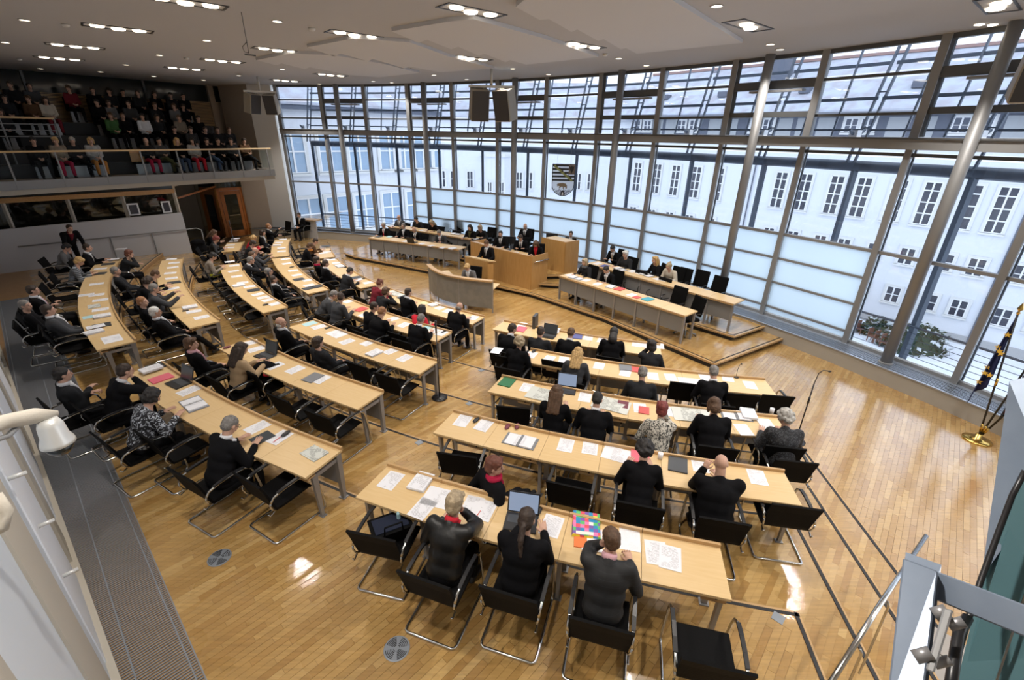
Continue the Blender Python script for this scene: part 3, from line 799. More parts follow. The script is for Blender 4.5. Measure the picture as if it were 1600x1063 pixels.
# right wing
Pw = (32.6, 40.0)
tall_u = [-29.7, -27.1, -24.3, -21.8, -19.2, -16.6, -10.2, -8.0, -5.4, -3.3, -.8, 1.35, 3.75, 5.7, 8.2, 10.2, 12.7, 14.7]
sq_u = [-5.46, -3.48, -1.1, 1.25, 3.75, 5.65, 8.2, 10.2, -7.9, -10.2, 12.7, 14.7]
wins = [('tall', u, -1.12, 'pane_dark') for u in tall_u] + [('square', u, -4.48, 'pane_dark') for u in sq_u] + [('square', u, -7.88, 'pane_dark') for u in sq_u]
wins += [('square', u, -4.4, 'pane_dark') for u in tall_u[:6]]
wins += [('attic', u, 5.75, 'pane_dark') for u in (-28, -26.5, -22, -20.5, -13.8, -12.6, -5.6, -4.4, 1.6, 2.9, 7.2, 8.5)]
rt, q, bx, n, d = wing('courtyard_wing', 'long white rendered courtyard building with tall windows beyond the right glass front', Pw, -50, -31.5, 22, GZ, 7.3, 8, wins, -9.3)
bx(-31.5, 22, 0, .16, 3.0, 3.3, 'cornice', 'attic_grey')
bx(-31.5, 22, .02, .05, 5.2, 7.1, 'attic_band', 'attic_grey')
u = -31
while u < 21:
    if all(abs(u + .7 - w[1]) > 1.2 for w in wins if w[0] == 'attic'): bx(u, u + 1.35, .05, .09, 5.45, 6.95, 'attic_panel', 'attic_panel')
    u += 1.75
bx(-31.5, 22, 0, 1.4, 7.1, 7.35, 'eaves', 'attic_grey')
MB().hexa([q(-31.5, 1.4, 7.35), q(22, 1.4, 7.35), q(22, -7, 12.2), q(-31.5, -7, 12.2), q(-31.5, 1.4, 7.5), q(22, 1.4, 7.5), q(22, -7, 12.4), q(-31.5, -7, 12.4)]).build('roof', 'roof_snow', rt)
MB().bar(q(-31.5, -7, 12.45), q(22, -7, 12.45), .5, .25).build('ridge', 'roof_edge', rt)
for u in (-26, -19, -11, -2.5, 5):
    MB().bar(q(u, -1.5, 9.35), q(u + .9, -1.5, 9.35), .9, .5).build('skylight', 'attic_grey', rt)
MB().hexa([q(-16, -2.5, 8.8), q(-13, -2.5, 8.8), q(-13, -5, 8.8), q(-16, -5, 8.8), q(-15.3, -2.8, 12.6), q(-13.7, -2.8, 12.6), q(-13.7, -5, 12.6), q(-15.3, -5, 12.6)]).build('dormer', 'attic_grey', rt)
for u in (-12.9, 7.0): MB().tube([q(u, .15, GZ + .3), q(u, .15, 3.0)], .07, 8).build('downpipe', 'attic_grey', rt)
# left wing
aL = azimuth(563, 265); PL2 = (36 * math.sin(aL), 36 * math.cos(aL))
lw = []
dL = Vector((math.cos(R_(43)), math.sin(R_(43)))); nL = Vector((dL.y, -dL.x))
def u_on(P, dd, px, py):
    r = ray(px, py); rr = Vector((r.x, r.y)); nn = Vector((-dd.y, dd.x)); t = Vector(P).dot(nn) / rr.dot(nn); return (rr * t - Vector(P)).dot(dd), EYE + r.z * t
for px in (462, 520, 564, 610, 633, 662, 678): 
    u, z = u_on(PL2, dL, px, 266); lw.append(('big', u, z if px > 600 else z, 'pane_blue'))
zb = [w[2] for w in lw]; zm = sum(zb) / len(zb); lw = [(k, u, zm, p_) for k, u, z, p_ in lw]
for px in (486, 530, 573, 614, 650):
    u, z = u_on(PL2, dL, px, 344); lw.append(('big', u, zm - 3.9, 'pane_blue'))
ue = u_on(PL2, dL, 690, 300)[0]
rt, q, bx, n, d = wing('neighbouring_house', 'pale plastered house with tall blue-glazed windows close beyond the left glass front', PL2, 43, -14, ue, GZ, 6.3, 6, lw)
bx(-14, ue, 0, .5, 6.3, 6.6, 'eaves', 'attic_grey')
MB().hexa([q(-14, .6, 6.55), q(ue, .6, 6.55), q(ue, -6, 10.6), q(-14, -6, 10.6), q(-14, .6, 6.7), q(ue, .6, 6.7), q(ue, -6, 10.8), q(-14, -6, 10.8)]).build('roof', 'roof_snow', rt)
MB().tube([q(u_on(PL2, dL, 622, 260)[0], .12, GZ), q(u_on(PL2, dL, 622, 260)[0], .12, 6.3)], .06, 8).build('downpipe', 'plaster_frame', rt)
for u in (-6, 3): MB().box(q(u, -2.5, 9.4), (1.0, 1.0, 2.4), R_(43)).build('chimney', 'roof_edge', rt)
# link building with bay window
Pc = (-2.0, 62.0)
dC = Vector((1, -.02)).normalized()
wc = []
for px, k in ((690, 'narrow'), (708, 'narrow'), (734, 'narrow'), (812, 'narrow'), (828, 'narrow'), (868, 'narrow'), (884, 'narrow'), (905, 'narrow'), (925, 'narrow')):
    u, z = u_on(Pc, dC, px, 250); wc.append((k, u, -1.2, 'pane_dark')); wc.append((k, u, -5.0, 'pane_dark'))
rt, q, bx, n, d = wing('link_building', 'distant white courtyard building with projecting bay, seen behind the president bench', Pc, math.degrees(math.atan2(dC.y, dC.x)), -14, 20, GZ, 6.8, 6, wc)
u0 = u_on(Pc, dC, 752, 260)[0]; u1 = u_on(Pc, dC, 800, 260)[0]; um = (u0 + u1) / 2
MB().prism([tuple(q(u0, 0, 0)[:2]), tuple(q(u0 + .9, 1.6, 0)[:2]), tuple(q(u1 - .9, 1.6, 0)[:2]), tuple(q(u1, 0, 0)[:2])], 6.0, 12.6).build('bay', 'plaster_white', rt)
MB().prism([tuple(q(u0 - .2, 0, 0)[:2]), tuple(q(u0 + .8, 1.85, 0)[:2]), tuple(q(u1 - .8, 1.85, 0)[:2]), tuple(q(u1 + .2, 0, 0)[:2])], 12.6, 12.9).build('bay_cornice', 'plaster_frame', rt)
for du in (-.75, .75): add_window(rt, 'bay', q(um + du, 1.68, -2.6), math.atan2(-n.x, n.y) + PI)
MB().hexa([q(-14, .6, 6.8), q(20, .6, 6.8), q(20, -6, 11), q(-14, -6, 11), q(-14, .6, 7), q(20, .6, 7), q(20, -6, 11.3), q(-14, -6, 11.3)]).build('roof', 'roof_snow', rt)

# garden: bare shrub, evergreen bushes, red chairs
def gp_(px, py): return at(px, py, GZ)
def twiggy(name, label, base, hgt, n, spread):
    t = root(name, label, 'shrub', base)
    b = MB()
    random.seed(3)
    def br(p, dirv, L, r, lv):
        q_ = p + dirv * L; b.tube([p, p.lerp(q_, .5) + Vector((random.uniform(-.05, .05), random.uniform(-.05, .05), 0)) * L, q_], [r, r * .8, r * .55], 4)
        if lv > 0:
            for k in range(4): br(p.lerp(q_, random.uniform(.4, 1)), (dirv + Vector((random.uniform(-.6, .6), random.uniform(-.6, .6), random.uniform(-.1, .4)))).normalized(), L * .62, r * .55, lv - 1)
    for k in range(n):
        a = 2 * PI * k / n; br(Vector((0, 0, 0)), Vector((math.cos(a) * spread, math.sin(a) * spread, 1)).normalized(), hgt * .45, .055, 3)
    b.build('branches', 'twig', t); random.seed(8)
twiggy('bare_shrub', 'leafless spreading shrub in the snowy courtyard before the white building', gp_(1272, 500), 4.4, 9, .75)
twiggy('bare_tree', 'thin leafless tree rising before the distant white building', at(1188, 470, GZ), 5.5, 4, .3)
def bushy(label, px, py, s):
    t = root('evergreen_bush', label, 'bush', gp_(px, py))
    b = MB(); c = MB()
    for k in range(520):
        v = Vector((random.gauss(0, 1), random.gauss(0, 1), random.gauss(0, 1))).normalized() * random.uniform(.7, 1)
        v = Vector((v.x * s[0], v.y * s[1], abs(v.z) * s[2])); e = random.uniform(.12, .3)
        d_ = b if random.random() < .72 else c
        a1 = Vector((random.uniform(-1, 1), random.uniform(-1, 1), random.uniform(-1, 1))).normalized() * e; a2 = a1.orthogonal().normalized() * e * .6
        vs_ = [d_.bm.verts.new(v + w_) for w_ in (-a1, a2, a1, -a2)]; d_.bm.faces.new(vs_)
    b.ell((0, 0, 0), (s[0] * .8, s[1] * .8, s[2] * .8))
    b.build('foliage', 'bush', t); c.build('snowy_leaves', 'bush_snow', t)
bushy('snow-dusted evergreen bush at the foot of the white building, left of three', 1318, 512, (1.1, 1.0, 1.5))
bushy('snow-dusted evergreen bush behind the red garden chairs, middle of three', 1366, 522, (1.2, 1.1, 1.6))
bushy('broad snow-dusted evergreen bush nearest the flags, right of three', 1425, 545, (2.6, 1.8, 2.2))
for k, (px, py) in enumerate(((1342, 521), (1361, 533), (1371, 538), (1381, 543))):
    t = root('garden_chair', f'small red-brown garden chair in the snow outside, {ORD[k]} from the left', 'chair', gp_(px, py), R_(200))
    MB().box((0, 0, .45), (.55, .5, .06)).build('seat', 'red_chair', t); MB().box((0, -.25, .8), (.55, .06, .6)).build('backrest', 'red_chair', t)
    for sx in (-.24, .24):
        for sy in (-.22, .22): MB().box((sx, sy, .22), (.06, .06, .44)).build('leg', 'red_chair', t)

# ================================================================== GALLERY, BOOTHS, DOOR
GE0 = Vector((-16.4, 15.3)); GDIR = Vector((.58, .81)).normalized(); GNV = Vector((-GDIR.y, GDIR.x))
GZ_ = 3.42
def gq(s, t, z): v = GE0 + GDIR * s + GNV * t; return Vector((v.x, v.y, z))
def gbox(s0, s1, t0, t1, z0, z1, nm, m_, par): return MB().hexa([gq(s0, t0, z0), gq(s1, t0, z0), gq(s1, t1, z0), gq(s0, t1, z0), gq(s0, t0, z1), gq(s1, t0, z1), gq(s1, t1, z1), gq(s0, t1, z1)]).build(nm, m_, par)
GL = 9.0
ga = struct('trim_10')
gbox(-6, GL, 0, 9, GZ_ - .32, GZ_, 'gallery_slab', 'wall_beige', ga)
gbox(-6, GL, -.10, 0, GZ_ - .24, GZ_ + .04, 'fascia', 'steel_grey', ga)
gbox(-6, GL, -.02, .0, GZ_ - .40, GZ_ - .24, 'soffit_edge', 'wall_cream', ga)
RISE = [3.42, 3.85, 4.30, 4.78, 5.25]; TOFF = [.75, 1.7, 2.6, 3.5, 4.4]
mat('booth_dark', (.10, .085, .07), .8); mat('gallery_step', (.03, .032, .036), .7)
for k in range(1, 5): gbox(-6, GL - .6, TOFF[k] - .42, 9, GZ_, RISE[k], 'tier', 'gallery_step', ga)
# slatted wood wall behind the visitors and dark glass above
sl = struct('wall_back')
gbox(-6, GL + .3, 5.35, 5.5, 5.2, 6.35, 'backing', 'black_strip', sl)
for k in range(22):
    gbox(-6, GL + .2, 5.28, 5.35, 5.25 + k * .05, 5.275 + k * .05, 'slat', 'maple_edge', sl)
gbox(-6, GL + 1.5, 5.4, 5.45, 6.35, CEIL, 'glazing', 'dark_glass', sl)
gbox(-6, GL, 9, 9.2, 0, CEIL, 'rear_wall', 'booth_dark', sl)
for s in (-2, 2.5, 6.5): gbox(s, s + .08, 5.3, 5.4, 6.3, CEIL, 'glazing_bar', 'steel_dark', sl)
# gallery balustrade
gb = root('gallery_balustrade', 'glass gallery balustrade with timber handrail and grey posts', 'railing')
MB().tube([gq(-6, -.05, 4.33), gq(GL, -.05, 4.33)], .032, 10).build('handrail', 'maple_top', gb, True)
k = 0; s = -5.6
while s < GL:
    MB().bar(gq(s, -.10, GZ_ - .2), gq(s, -.05, 4.3), .045, .045).build('post', 'steel_grey', gb)
    if s + 1.25 < GL + .2: MB().bar(gq(s + .06, -.05, 3.88), gq(min(s + 1.14, GL), -.05, 3.88), .012, .74).build('pane', 'rail_glass', gb)
    s += 1.2
MB().bar(gq(GL, -.05, 3.88), gq(GL, .9, 3.88), .012, .74).build('pane', 'rail_glass', gb)
MB().tube([gq(GL, -.05, 4.33), gq(GL, .9, 4.33)], .03, 8).build('handrail', 'steel_grey', gb)
g2 = root('stair_railing', 'short rail with horizontal bars beside the upper visitor rows at far left', 'railing')
for zz in (4.75, 4.95, 5.15, 5.35): MB().tube([gq(-6, 1.9, zz), gq(2.3, 1.9, zz)], .018 if zz < 5.3 else .03, 6).build('rail', 'steel_grey' if zz < 5.3 else 'maple_top', g2)
for s in (-1, .9, 2.3): MB().bar(gq(s, 1.9, 3.85), gq(s, 1.9, 5.35), .04).build('post', 'steel_grey', g2)

# corner pier between gallery and glass front, beige return wall
wr = struct('wall_corner')
P1, P2, P3, P4 = at(428.7, 366, 0), fpt(26.72, 82.75), at(395, 367, 0), Vector((-14.6, 23.2, 0))
e = (P2 - P1); back = Vector((-e.y, e.x, 0)).normalized() * .9
MB().prism([P1[:2], P2[:2], (P2 + back)[:2], (P1 + back)[:2]], 0, CEIL).build('pier', 'wall_white', wr)
MB().prism([P3[:2], P1[:2], (P1 + back * .3)[:2], (P3 + back * .3)[:2]], 0, 3.05).build('return_wall', 'wall_beige', wr)
pa = gq(GL - .1, 1.0, 0); MB().prism([P1[:2], (P1 + back)[:2], gq(GL + 1.5, 5, 0)[:2], gq(GL + .6, 5, 0)[:2]], GZ_, CEIL).build('upper_wall', 'wall_beige', wr)
MB().prism([gq(GL + .2, 5.2, 0)[:2], gq(GL + .2, 5.5, 0)[:2], gq(GL + 6, 9, 0)[:2], gq(GL + 6, 8.6, 0)[:2]], GZ_, CEIL).build('upper_wall', 'wall_beige', wr)
# timber glazed door
dr = struct('door_1'); D0, D1 = at(354, 371, 0), at(392, 366, 0)
def dbox(f0, f1, z0, z1, nm, m_, w=.09):
    a = D0.lerp(D1, f0); c = D0.lerp(D1, f1); return MB().bar((a.x, a.y, (z0 + z1) / 2), (c.x, c.y, (z0 + z1) / 2), w, z1 - z0).build(nm, m_, dr)
H = 2.42
dbox(0, .10, 0, H, 'door_frame', 'orange_wood'); dbox(.90, 1, 0, H, 'door_frame', 'orange_wood'); dbox(0, 1, H - .14, H, 'door_frame', 'orange_wood')
dbox(.12, .26, 0, H - .16, 'door_stile', 'orange_wood', .06); dbox(.76, .88, 0, H - .16, 'door_stile', 'orange_wood', .06)
dbox(.12, .88, 0, .30, 'door_rail', 'orange_wood', .06); dbox(.12, .88, H - .34, H - .16, 'door_rail', 'orange_wood', .06)
dbox(.26, .76, .3, H - .34, 'door_glass', 'booth_glass', .02)
dbox(.30, .72, 1.05, 1.09, 'push_bar', 'chrome', .16)
dbox(-.02, 1.02, H, 3.05, 'transom_glass', 'booth_glass', .02)
# glazed screen and stair behind it, left of the door
st = root('foyer_staircase', 'open steel staircase with rails in the dark foyer behind the glazed screen', 'staircase', (D0.x - 2.2, D0.y - 1.6, 0), R_(35))
for k in range(9):
    MB().box((-.2 - k * .28, .6, .18 * (k + 1)), (.27, 1.3, .05)).build('tread', 'step_wood', st)
MB().bar((-.1, 0, .1), (-2.8, 0, 1.85), .06, .2).build('stringer', 'steel_grey', st); MB().bar((-.1, 1.25, .1), (-2.8, 1.25, 1.85), .06, .2).build('stringer', 'steel_grey', st)
for dz in (.35, .5, .65, .95): MB().tube([(-.1, 0, dz + .1), (-2.8, 0, 1.85 + dz)], .015 if dz < .9 else .025, 6).build('rail', 'steel_grey', st)
fl_ = root('added_foyer_light', 'added light that brightens the foyer stairs behind the glazed screen', 'ceiling light', (D0.x - 1.6, D0.y - .6, 3.0))  # invented lamp, added so the foyer stairs show through the glass
MB().lathe([(.12, -.04), (.14, 0)], 16).build('lamp_lens', 'lamp_glow', fl_)
_ld = bpy.data.lights.new('lamp_light', 'POINT'); _ld.energy = 90; _ld.color = (1, .85, .65); _ld.shadow_soft_size = .1; _lo = bpy.data.objects.new('lamp_light', _ld); col.objects.link(_lo); _lo.parent = fl_; _lo.location = (0, 0, -.15)
fw = struct('window_16')
E0 = at(302, 400, .1); E0.z = 0
MB().bar((E0.x, E0.y, 1.5), (D0.x, D0.y, 1.5), .02, 2.9).build('pane', 'booth_glass', fw)
MB().bar((E0.x, E0.y, 2.5), (D0.x, D0.y, 2.5), .06, .07).build('transom', 'orange_wood', fw)
mid = E0.lerp(D0, .5)
foy = struct('wall_foyer')
MB().prism([(-19.5, 25.5), (-14.1, 29), (-14.3, 29.3), (-20, 26)], 0, 3.1).build('panel', 'wall_beige', foy)
MB().prism([(-24, 16), (-13.4, 24), (-14, 29), (-26, 26)], -.32, -.31 + .3).build('foyer_floor', 'step_wood', foy)
c = root('foyer_column', 'slim round steel column by the glazed foyer screen under the gallery', 'column', at(322, 381, 0))
MB().tube([(0, 0, 0), (0, 0, 3.1)], .10, 18).build('shaft', 'steel_column', c, True)
# white ramp wall with booths above
rw = struct('wall_ramp')
W0 = at(0, 428, .56); W1 = at(302, 400, .28); W0.z = W1.z = 0
dW = (W1 - W0).normalized(); nW = Vector((-dW.y, dW.x, 0)); L_ = (W1 - W0).length
Wm = W0 - dW * 3
def wq(s, t, z): v = W0 + dW * s + nW * t; return Vector((v.x, v.y, z))
MB().hexa([wq(-4, 0, 0), wq(L_, 0, 0), wq(L_, .15, 0), wq(-4, .15, 0), wq(-4, 0, 1.9), wq(L_, 0, 2.02), wq(L_, .15, 2.02), wq(-4, .15, 1.9)]).build('panel', 'wall_grey', rw)
for s in (L_ * .33, L_ * .56, L_ * .79): MB().bar(wq(s, -.06, .2), wq(s, -.06, 1.38), .03).build('rail_post', 'steel_grey', rw)
MB().tube([wq(L_ * .12, -.07, 1.38), wq(L_ + .35, -.07, 1.38), wq(L_ + .5, -.07, 1.3), wq(L_ + .5, -.07, .2)], .022, 8).build('handrail', 'steel_grey', rw, True)
bo = struct('window_17')
MB().hexa([wq(-4, .5, 1.7), wq(L_, .5, 1.7), wq(L_, .54, 1.7), wq(-4, .54, 1.7), wq(-4, .5, 2.74), wq(L_, .5, 2.82), wq(L_, .54, 2.82), wq(-4, .54, 2.74)]).build('pane', 'booth_glass', bo)
MB().hexa([wq(-4, .35, 2.74), wq(L_, .35, 2.74), wq(L_, .52, 2.74), wq(-4, .52, 2.74), wq(-4, .35, 2.90), wq(L_, .35, 2.90), wq(L_, .52, 2.90), wq(-4, .52, 2.90)]).build('beam', 'beam_wood', bo)
MB().hexa([wq(-4, .5, 2.90), wq(L_, .5, 2.90), wq(L_, .53, 2.90), wq(-4, .53, 2.90), wq(-4, .5, 3.3), wq(L_, .5, 3.3), wq(L_, .53, 3.3), wq(-4, .53, 3.3)]).build('pane', 'dark_glass', bo)
for s in (-1.2, L_ * .13, L_ * .42, L_ * .70, L_): MB().bar(wq(s, .48, 1.6), wq(s, .48, 2.76), .10, .07).build('frame_post', 'wall_cream', bo)
MB().hexa([wq(-4, 2.2, 0), wq(L_, 2.2, 0), wq(L_, 2.3, 0), wq(-4, 2.3, 0), wq(-4, 2.2, 3.1), wq(L_, 2.2, 3.1), wq(L_, 2.3, 3.1), wq(-4, 2.3, 3.1)]).build('booth_back', 'wall_beige', bo)
for k, (s, w_) in enumerate(((L_ * .74, .35), (L_ * .93, .3))):
    f = root('framed_picture', ['white framed picture leaning on the booth ledge, left one', 'white framed portrait leaning on the booth ledge, right one'][k], 'picture', wq(s, .40, 2.02 - .02), math.atan2(dW.y, dW.x))
    MB().box((0, 0, .24), (w_, .03, .44)).build('frame', 'window_white', f); MB().box((0, -.018, .24), (w_ - .1, .006, .34)).build('picture', 'pane_dark', f)
# room closure behind the photographer
wb = struct('wall_rear')
MB().prism([(-1.2, -1.1), (12.4, -1.1), (12.4, -1.4), (-1.2, -1.4)], 0, CEIL).build('panel', 'wall_cream', wb)
MB().prism([(-.2, -.25), (-1.2, -1.4), (-1.4, -1.3), (-.45, -.15)], 0, CEIL).build('panel', 'wall_cream', wb)
MB().prism([(-26, 17), (-19.2, 16), (-19.2, 15.8), (-26, 16.8)], 0, CEIL).build('panel', 'wall_cream', wb)
MB().prism([(-28, 17), (-28, 30), (-28.2, 30), (-28.2, 17)], 0, CEIL).build('panel', 'wall_cream', wb)
MB().prism([(-12.75, 26.3), (-12.9, 26.2), (-14.5, 29.5), (-14.3, 29.6)], 0, CEIL).build('panel', 'wall_cream', wb)
MB().prism([(-28, 29.5), (-14.3, 29.5), (-14.3, 29.8), (-28, 29.8)], 0, CEIL).build('panel', 'wall_cream', wb)

# ================================================================== DESKS
SEG = .770
BLK = {  # block: (row letter -> (end angle nearest the right, number of cells))
 'R': {0: (256.9, 5), 1: (263.0, 6), 2: (261.8, 6), 3: (260.4, 6), 4: (257.4, 5)},
 'M': {0: (240.8, 5), 1: (241.1, 5), 2: (243.6, 5), 3: (243.7, 5), 4: (245.5, 6)},
 'L': {0: (224.8, 5), 1: (224.5, 6), 2: (228.0, 7), 3: (228.7, 9), 4: (229.7, 10)},
 'K': {0: (209.3, 2), 1: (208.4, 4), 2: (205.6, 2)}}
BNAME = {'R': 'right', 'M': 'middle', 'L': 'left', 'K': 'far left'}
RNAME = ['front', 'second', 'third', 'fourth', 'rear']
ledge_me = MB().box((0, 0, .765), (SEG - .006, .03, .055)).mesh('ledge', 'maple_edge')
panel_me = MB().box((0, -.07, .46), (SEG - .03, .015, .46)).mesh('modesty_panel', 'perf_grey', False)
tray = MB(); tray.box((0, -.50, .675), (SEG - .02, .10, .018)); tray.box((.26, -.555, .680), (.22, .018, .085)); tray.box((-.12, -.555, .712), (.52, .018, .022)); tray.box((-.12, -.46, .68), (.52, .012, .07))
tray_me = tray.mesh('cable_tray', 'maple_edge')
sock_me = MB().lathe([(.012, 0), (.012, .004)], 10, m=Matrix.Translation((.28, -.564, .68)) @ Matrix.Rotation(PI / 2, 4, 'X')).mesh('socket', 'black_plastic')
leg_me = MB().hexa([(-.03, -.09, 0), (.03, -.09, 0), (.03, -.04, 0), (-.03, -.04, 0), (-.03, -.10, .72), (.03, -.10, .72), (.03, -.02, .72), (-.03, -.02, .72)]).box((0, -.065, .006), (.10, .09, .012)).mesh('leg', 'leg_grey')
leg2_me = MB().hexa([(-.02, -.46, 0), (.02, -.46, 0), (.02, -.42, 0), (-.02, -.42, 0), (-.02, -.50, .66), (.02, -.50, .66), (.02, -.42, .66), (-.02, -.42, .66)]).box((0, -.44, .006), (.09, .07, .012)).mesh('leg', 'leg_grey')
cross_me = MB().box((0, -.27, .64), (.03, .42, .05)).mesh('bracket', 'leg_grey')
DESKS = {}
for bk_, rows in BLK.items():
    for ri, (aend, nc) in rows.items():
        R0 = ROWR[ri] - .03; da = math.degrees(SEG / R0); z = ri * STEP
        amid = aend - da * nc / 2; base = pol(R0 + .3, amid, z)
        dk = root('curved_desk', f'curved maple desk of {nc} linked places, {RNAME[ri]} row of the {BNAME[bk_]} block', 'desk', base)
        wn = SEG * (R0 + .6) / R0
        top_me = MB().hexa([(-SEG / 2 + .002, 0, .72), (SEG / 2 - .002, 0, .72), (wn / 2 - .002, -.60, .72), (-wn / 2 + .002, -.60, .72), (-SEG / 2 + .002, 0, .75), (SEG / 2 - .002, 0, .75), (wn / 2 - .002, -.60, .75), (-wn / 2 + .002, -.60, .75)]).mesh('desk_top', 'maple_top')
        for c in range(nc):
            a = aend - da * (c + .5); p = pol(R0, a, z) - base; rz = R_(a) + PI / 2   # +y local points to the centre
            put('desk_top', top_me, dk, p, rz); put('ledge', ledge_me, dk, p, rz); put('modesty_panel', panel_me, dk, p, rz)
            t = put('cable_tray', tray_me, dk, p, rz); put('socket', sock_me, t)
        for c in range(nc + 1):
            a = aend - da * c + (.10 if c == 0 else (-.10 if c == nc else 0)) * -1; p = pol(R0, a, z) - base; rz = R_(a) + PI / 2
            put('leg', leg_me, dk, p, rz)
            if c % 2 == 0 or c == nc: put('leg', leg2_me, dk, p, rz)
            put('bracket', cross_me, dk, p, rz)
        DESKS[(bk_, ri)] = dk

# straight government benches
def bench(name, label, p0, p1, h, z, n, tilt_front=True):
    p0 = Vector((p0[0], p0[1], z)); p1 = Vector((p1[0], p1[1], z)); d = p1 - p0; L = d.length; rz = math.atan2(d.y, d.x)
    b_ = root(name, label, 'desk', p0, rz); w = L / n
    for k in range(n):
        x = w * (k + .5)
        MB().box((x, .30, h - .02), (w - .006, .62, .035)).build('desk_top', 'maple_top', b_)
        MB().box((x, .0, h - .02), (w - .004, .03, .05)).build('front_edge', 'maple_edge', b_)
        MB().box((x, .05, h - .02 - (h - .04) * .30 - .02), (w - .05, .015, (h - .04) * .60)).build('front_panel', 'perf_grey', b_)
    for k in range(n + 1):
        x = min(max(w * k, .03), L - .03)
        MB().box((x, .05, (h - .04) / 2), (.05, .06, h - .04)).build('leg', 'leg_grey', b_)
        if k % 2 == 0: MB().box((x, .52, (h - .04) / 2), (.05, .05, h - .04)).build('leg', 'leg_grey', b_)
    return b_
bench('government_bench', 'straight maple bench with grey perforated front, lower left bench on the dais', (-6.25, 19.85), (-2.15, 17.95), .80, .15, 6)
bench('government_bench', 'straight maple bench along the windows, upper left bench on the dais', (-5.9, 21.8), (-1.75, 19.2), .80, .30, 6)
bench('government_bench', 'straight maple bench with grey perforated front, lower right bench on the dais', (1.48, 14.55), (4.40, 11.05), .80, .15, 6)
bench('government_bench', 'straight maple bench along the windows, upper right bench on the dais', (2.50, 15.60), (5.85, 11.6), .80, .30, 7)

# president's bench, side bench, lectern
pb = root('president_bench', 'large maple president bench with plain vertical panels in the middle of the dais', 'desk', (.0, 16.0, 0))
def loc(p, z=0): return Vector((p[0], p[1], z)) - Vector((0, 16, 0))
F0, F1, F2, F3 = (-1.65, 17.75), (-.66, 16.62), (.62, 15.48), (1.20, 16.10)
pts = [F0, F1, F2]; 
for a, c in zip(pts, pts[1:]):
    n = 2
    for k in range(n):
        p = Vector(a).lerp(Vector(c), k / n); q_ = Vector(a).lerp(Vector(c), (k + 1) / n)
        MB().bar(loc(p, .70), loc(q_, .70), .04, 1.26).build('front_panel', 'maple_panel', pb)
MB().bar(loc(F2, .70), loc(F3, .70), .04, 1.26).build('side_panel', 'maple_panel', pb)
MB().bar(loc(F0, .70), loc((-1.1, 18.25), .70), .04, 1.26).build('side_panel', 'maple_panel', pb)
MB().prism([loc(F0)[:2], loc(F1)[:2], loc(F2)[:2], loc(F3)[:2], loc((.05, 17.15))[:2], loc((-1.1, 18.25))[:2]], 1.12, 1.16).build('desk_top', 'maple_top', pb)
MB().prism([loc(F0)[:2], loc(F1)[:2], loc(F2)[:2], loc((.55, 15.62))[:2], loc((-.62, 16.76))[:2], loc((-1.5, 17.82))[:2]], 1.30, 1.335).build('upper_ledge', 'maple_edge', pb)
MB().tube([loc((.72, 15.52), 1.12), loc((1.24, 16.05), 1.12)], .022, 8).build('handrail', 'chrome', pb, True)
sb = root('side_bench', 'maple panelled side bench right of the president bench', 'desk', (1.9, 16.9, .30))
def l2(p, z=0): return Vector((p[0], p[1], z)) - Vector((1.9, 16.9, .30))
Q0, Q1, Q2 = (1.05, 17.45), (1.86, 16.62), (2.40, 17.05)
MB().bar(l2(Q0, .95), l2(Q1, .95), .04, 1.30).build('front_panel', 'maple_panel', sb); MB().bar(l2(Q1, .95), l2(Q2, .95), .04, 1.30).build('side_panel', 'maple_panel', sb)
MB().prism([l2(Q0)[:2], l2(Q1)[:2], l2(Q2)[:2], l2((1.6, 17.95))[:2]], 1.22, 1.26).build('desk_top', 'maple_top', sb)
lt = root('speaker_lectern', 'slanted maple speaker lectern panel in front of the standing man', 'lectern', (-1.2, 15.75, 0))
def l3(p, z=0): return Vector((p[0], p[1], z)) - Vector((-1.2, 15.75, 0))
MB().bar(l3((-1.68, 15.95), .58), l3((-.86, 15.32), .58), .05, 1.16).build('front_panel', 'maple_panel', lt)
MB().hexa([l3((-1.72, 15.95), 1.16), l3((-.84, 15.27), 1.16), l3((-.60, 15.52), 1.10), l3((-1.45, 16.2), 1.10), l3((-1.72, 15.95), 1.20), l3((-.84, 15.27), 1.20), l3((-.60, 15.52), 1.14), l3((-1.45, 16.2), 1.14)]).build('reading_top', 'maple_top', lt)
MB().bar(l3((-.86, 15.34), .58), l3((-.70, 15.50), .58), .04, 1.12).build('side_panel', 'maple_panel', lt)
# curved stenographers' desk
cd = root('stenographer_desk', 'curved grey mesh stenographer desk with rounded maple rail before the lectern', 'desk', (-2.0, 14.3, 0))
cpts = []
K = [Vector((-2.88, 15.35)), Vector((-2.62, 14.78)), Vector((-2.18, 14.22)), Vector((-1.55, 13.82)), Vector((-.62, 13.52))]
for i in range(len(K) - 1):
    for k in range(5):
        t = k / 5; p0 = K[max(i - 1, 0)]; p1, p2 = K[i], K[i + 1]; p3 = K[min(i + 2, 4)]
        cpts.append(.5 * ((2 * p1) + (p2 - p0) * t + (2 * p0 - 5 * p1 + 4 * p2 - p3) * t * t + (3 * p1 - p0 - 3 * p2 + p3) * t ** 3))
cpts.append(K[-1])
def l4(p, z=0): return Vector((p[0], p[1], z)) - Vector((-2.0, 14.3, 0))
mat('mesh_screen', (.235, .235, .225), .5, .4, noise_mix=(5, (.32, .31, .28), .5))
b = MB(); b2 = MB(); b3 = MB()
for p, q_ in zip(cpts, cpts[1:]):
    b.bar(l4(p, .56), l4(q_, .56), .03, .84); b2.bar(l4(p, 1.02), l4(q_, 1.02), .16, .05)
    n = Vector((-(q_ - p).y, (q_ - p).x)).normalized(); b3.bar(l4(p + n * .38, .74), l4(q_ + n * .38, .74), .62, .03)
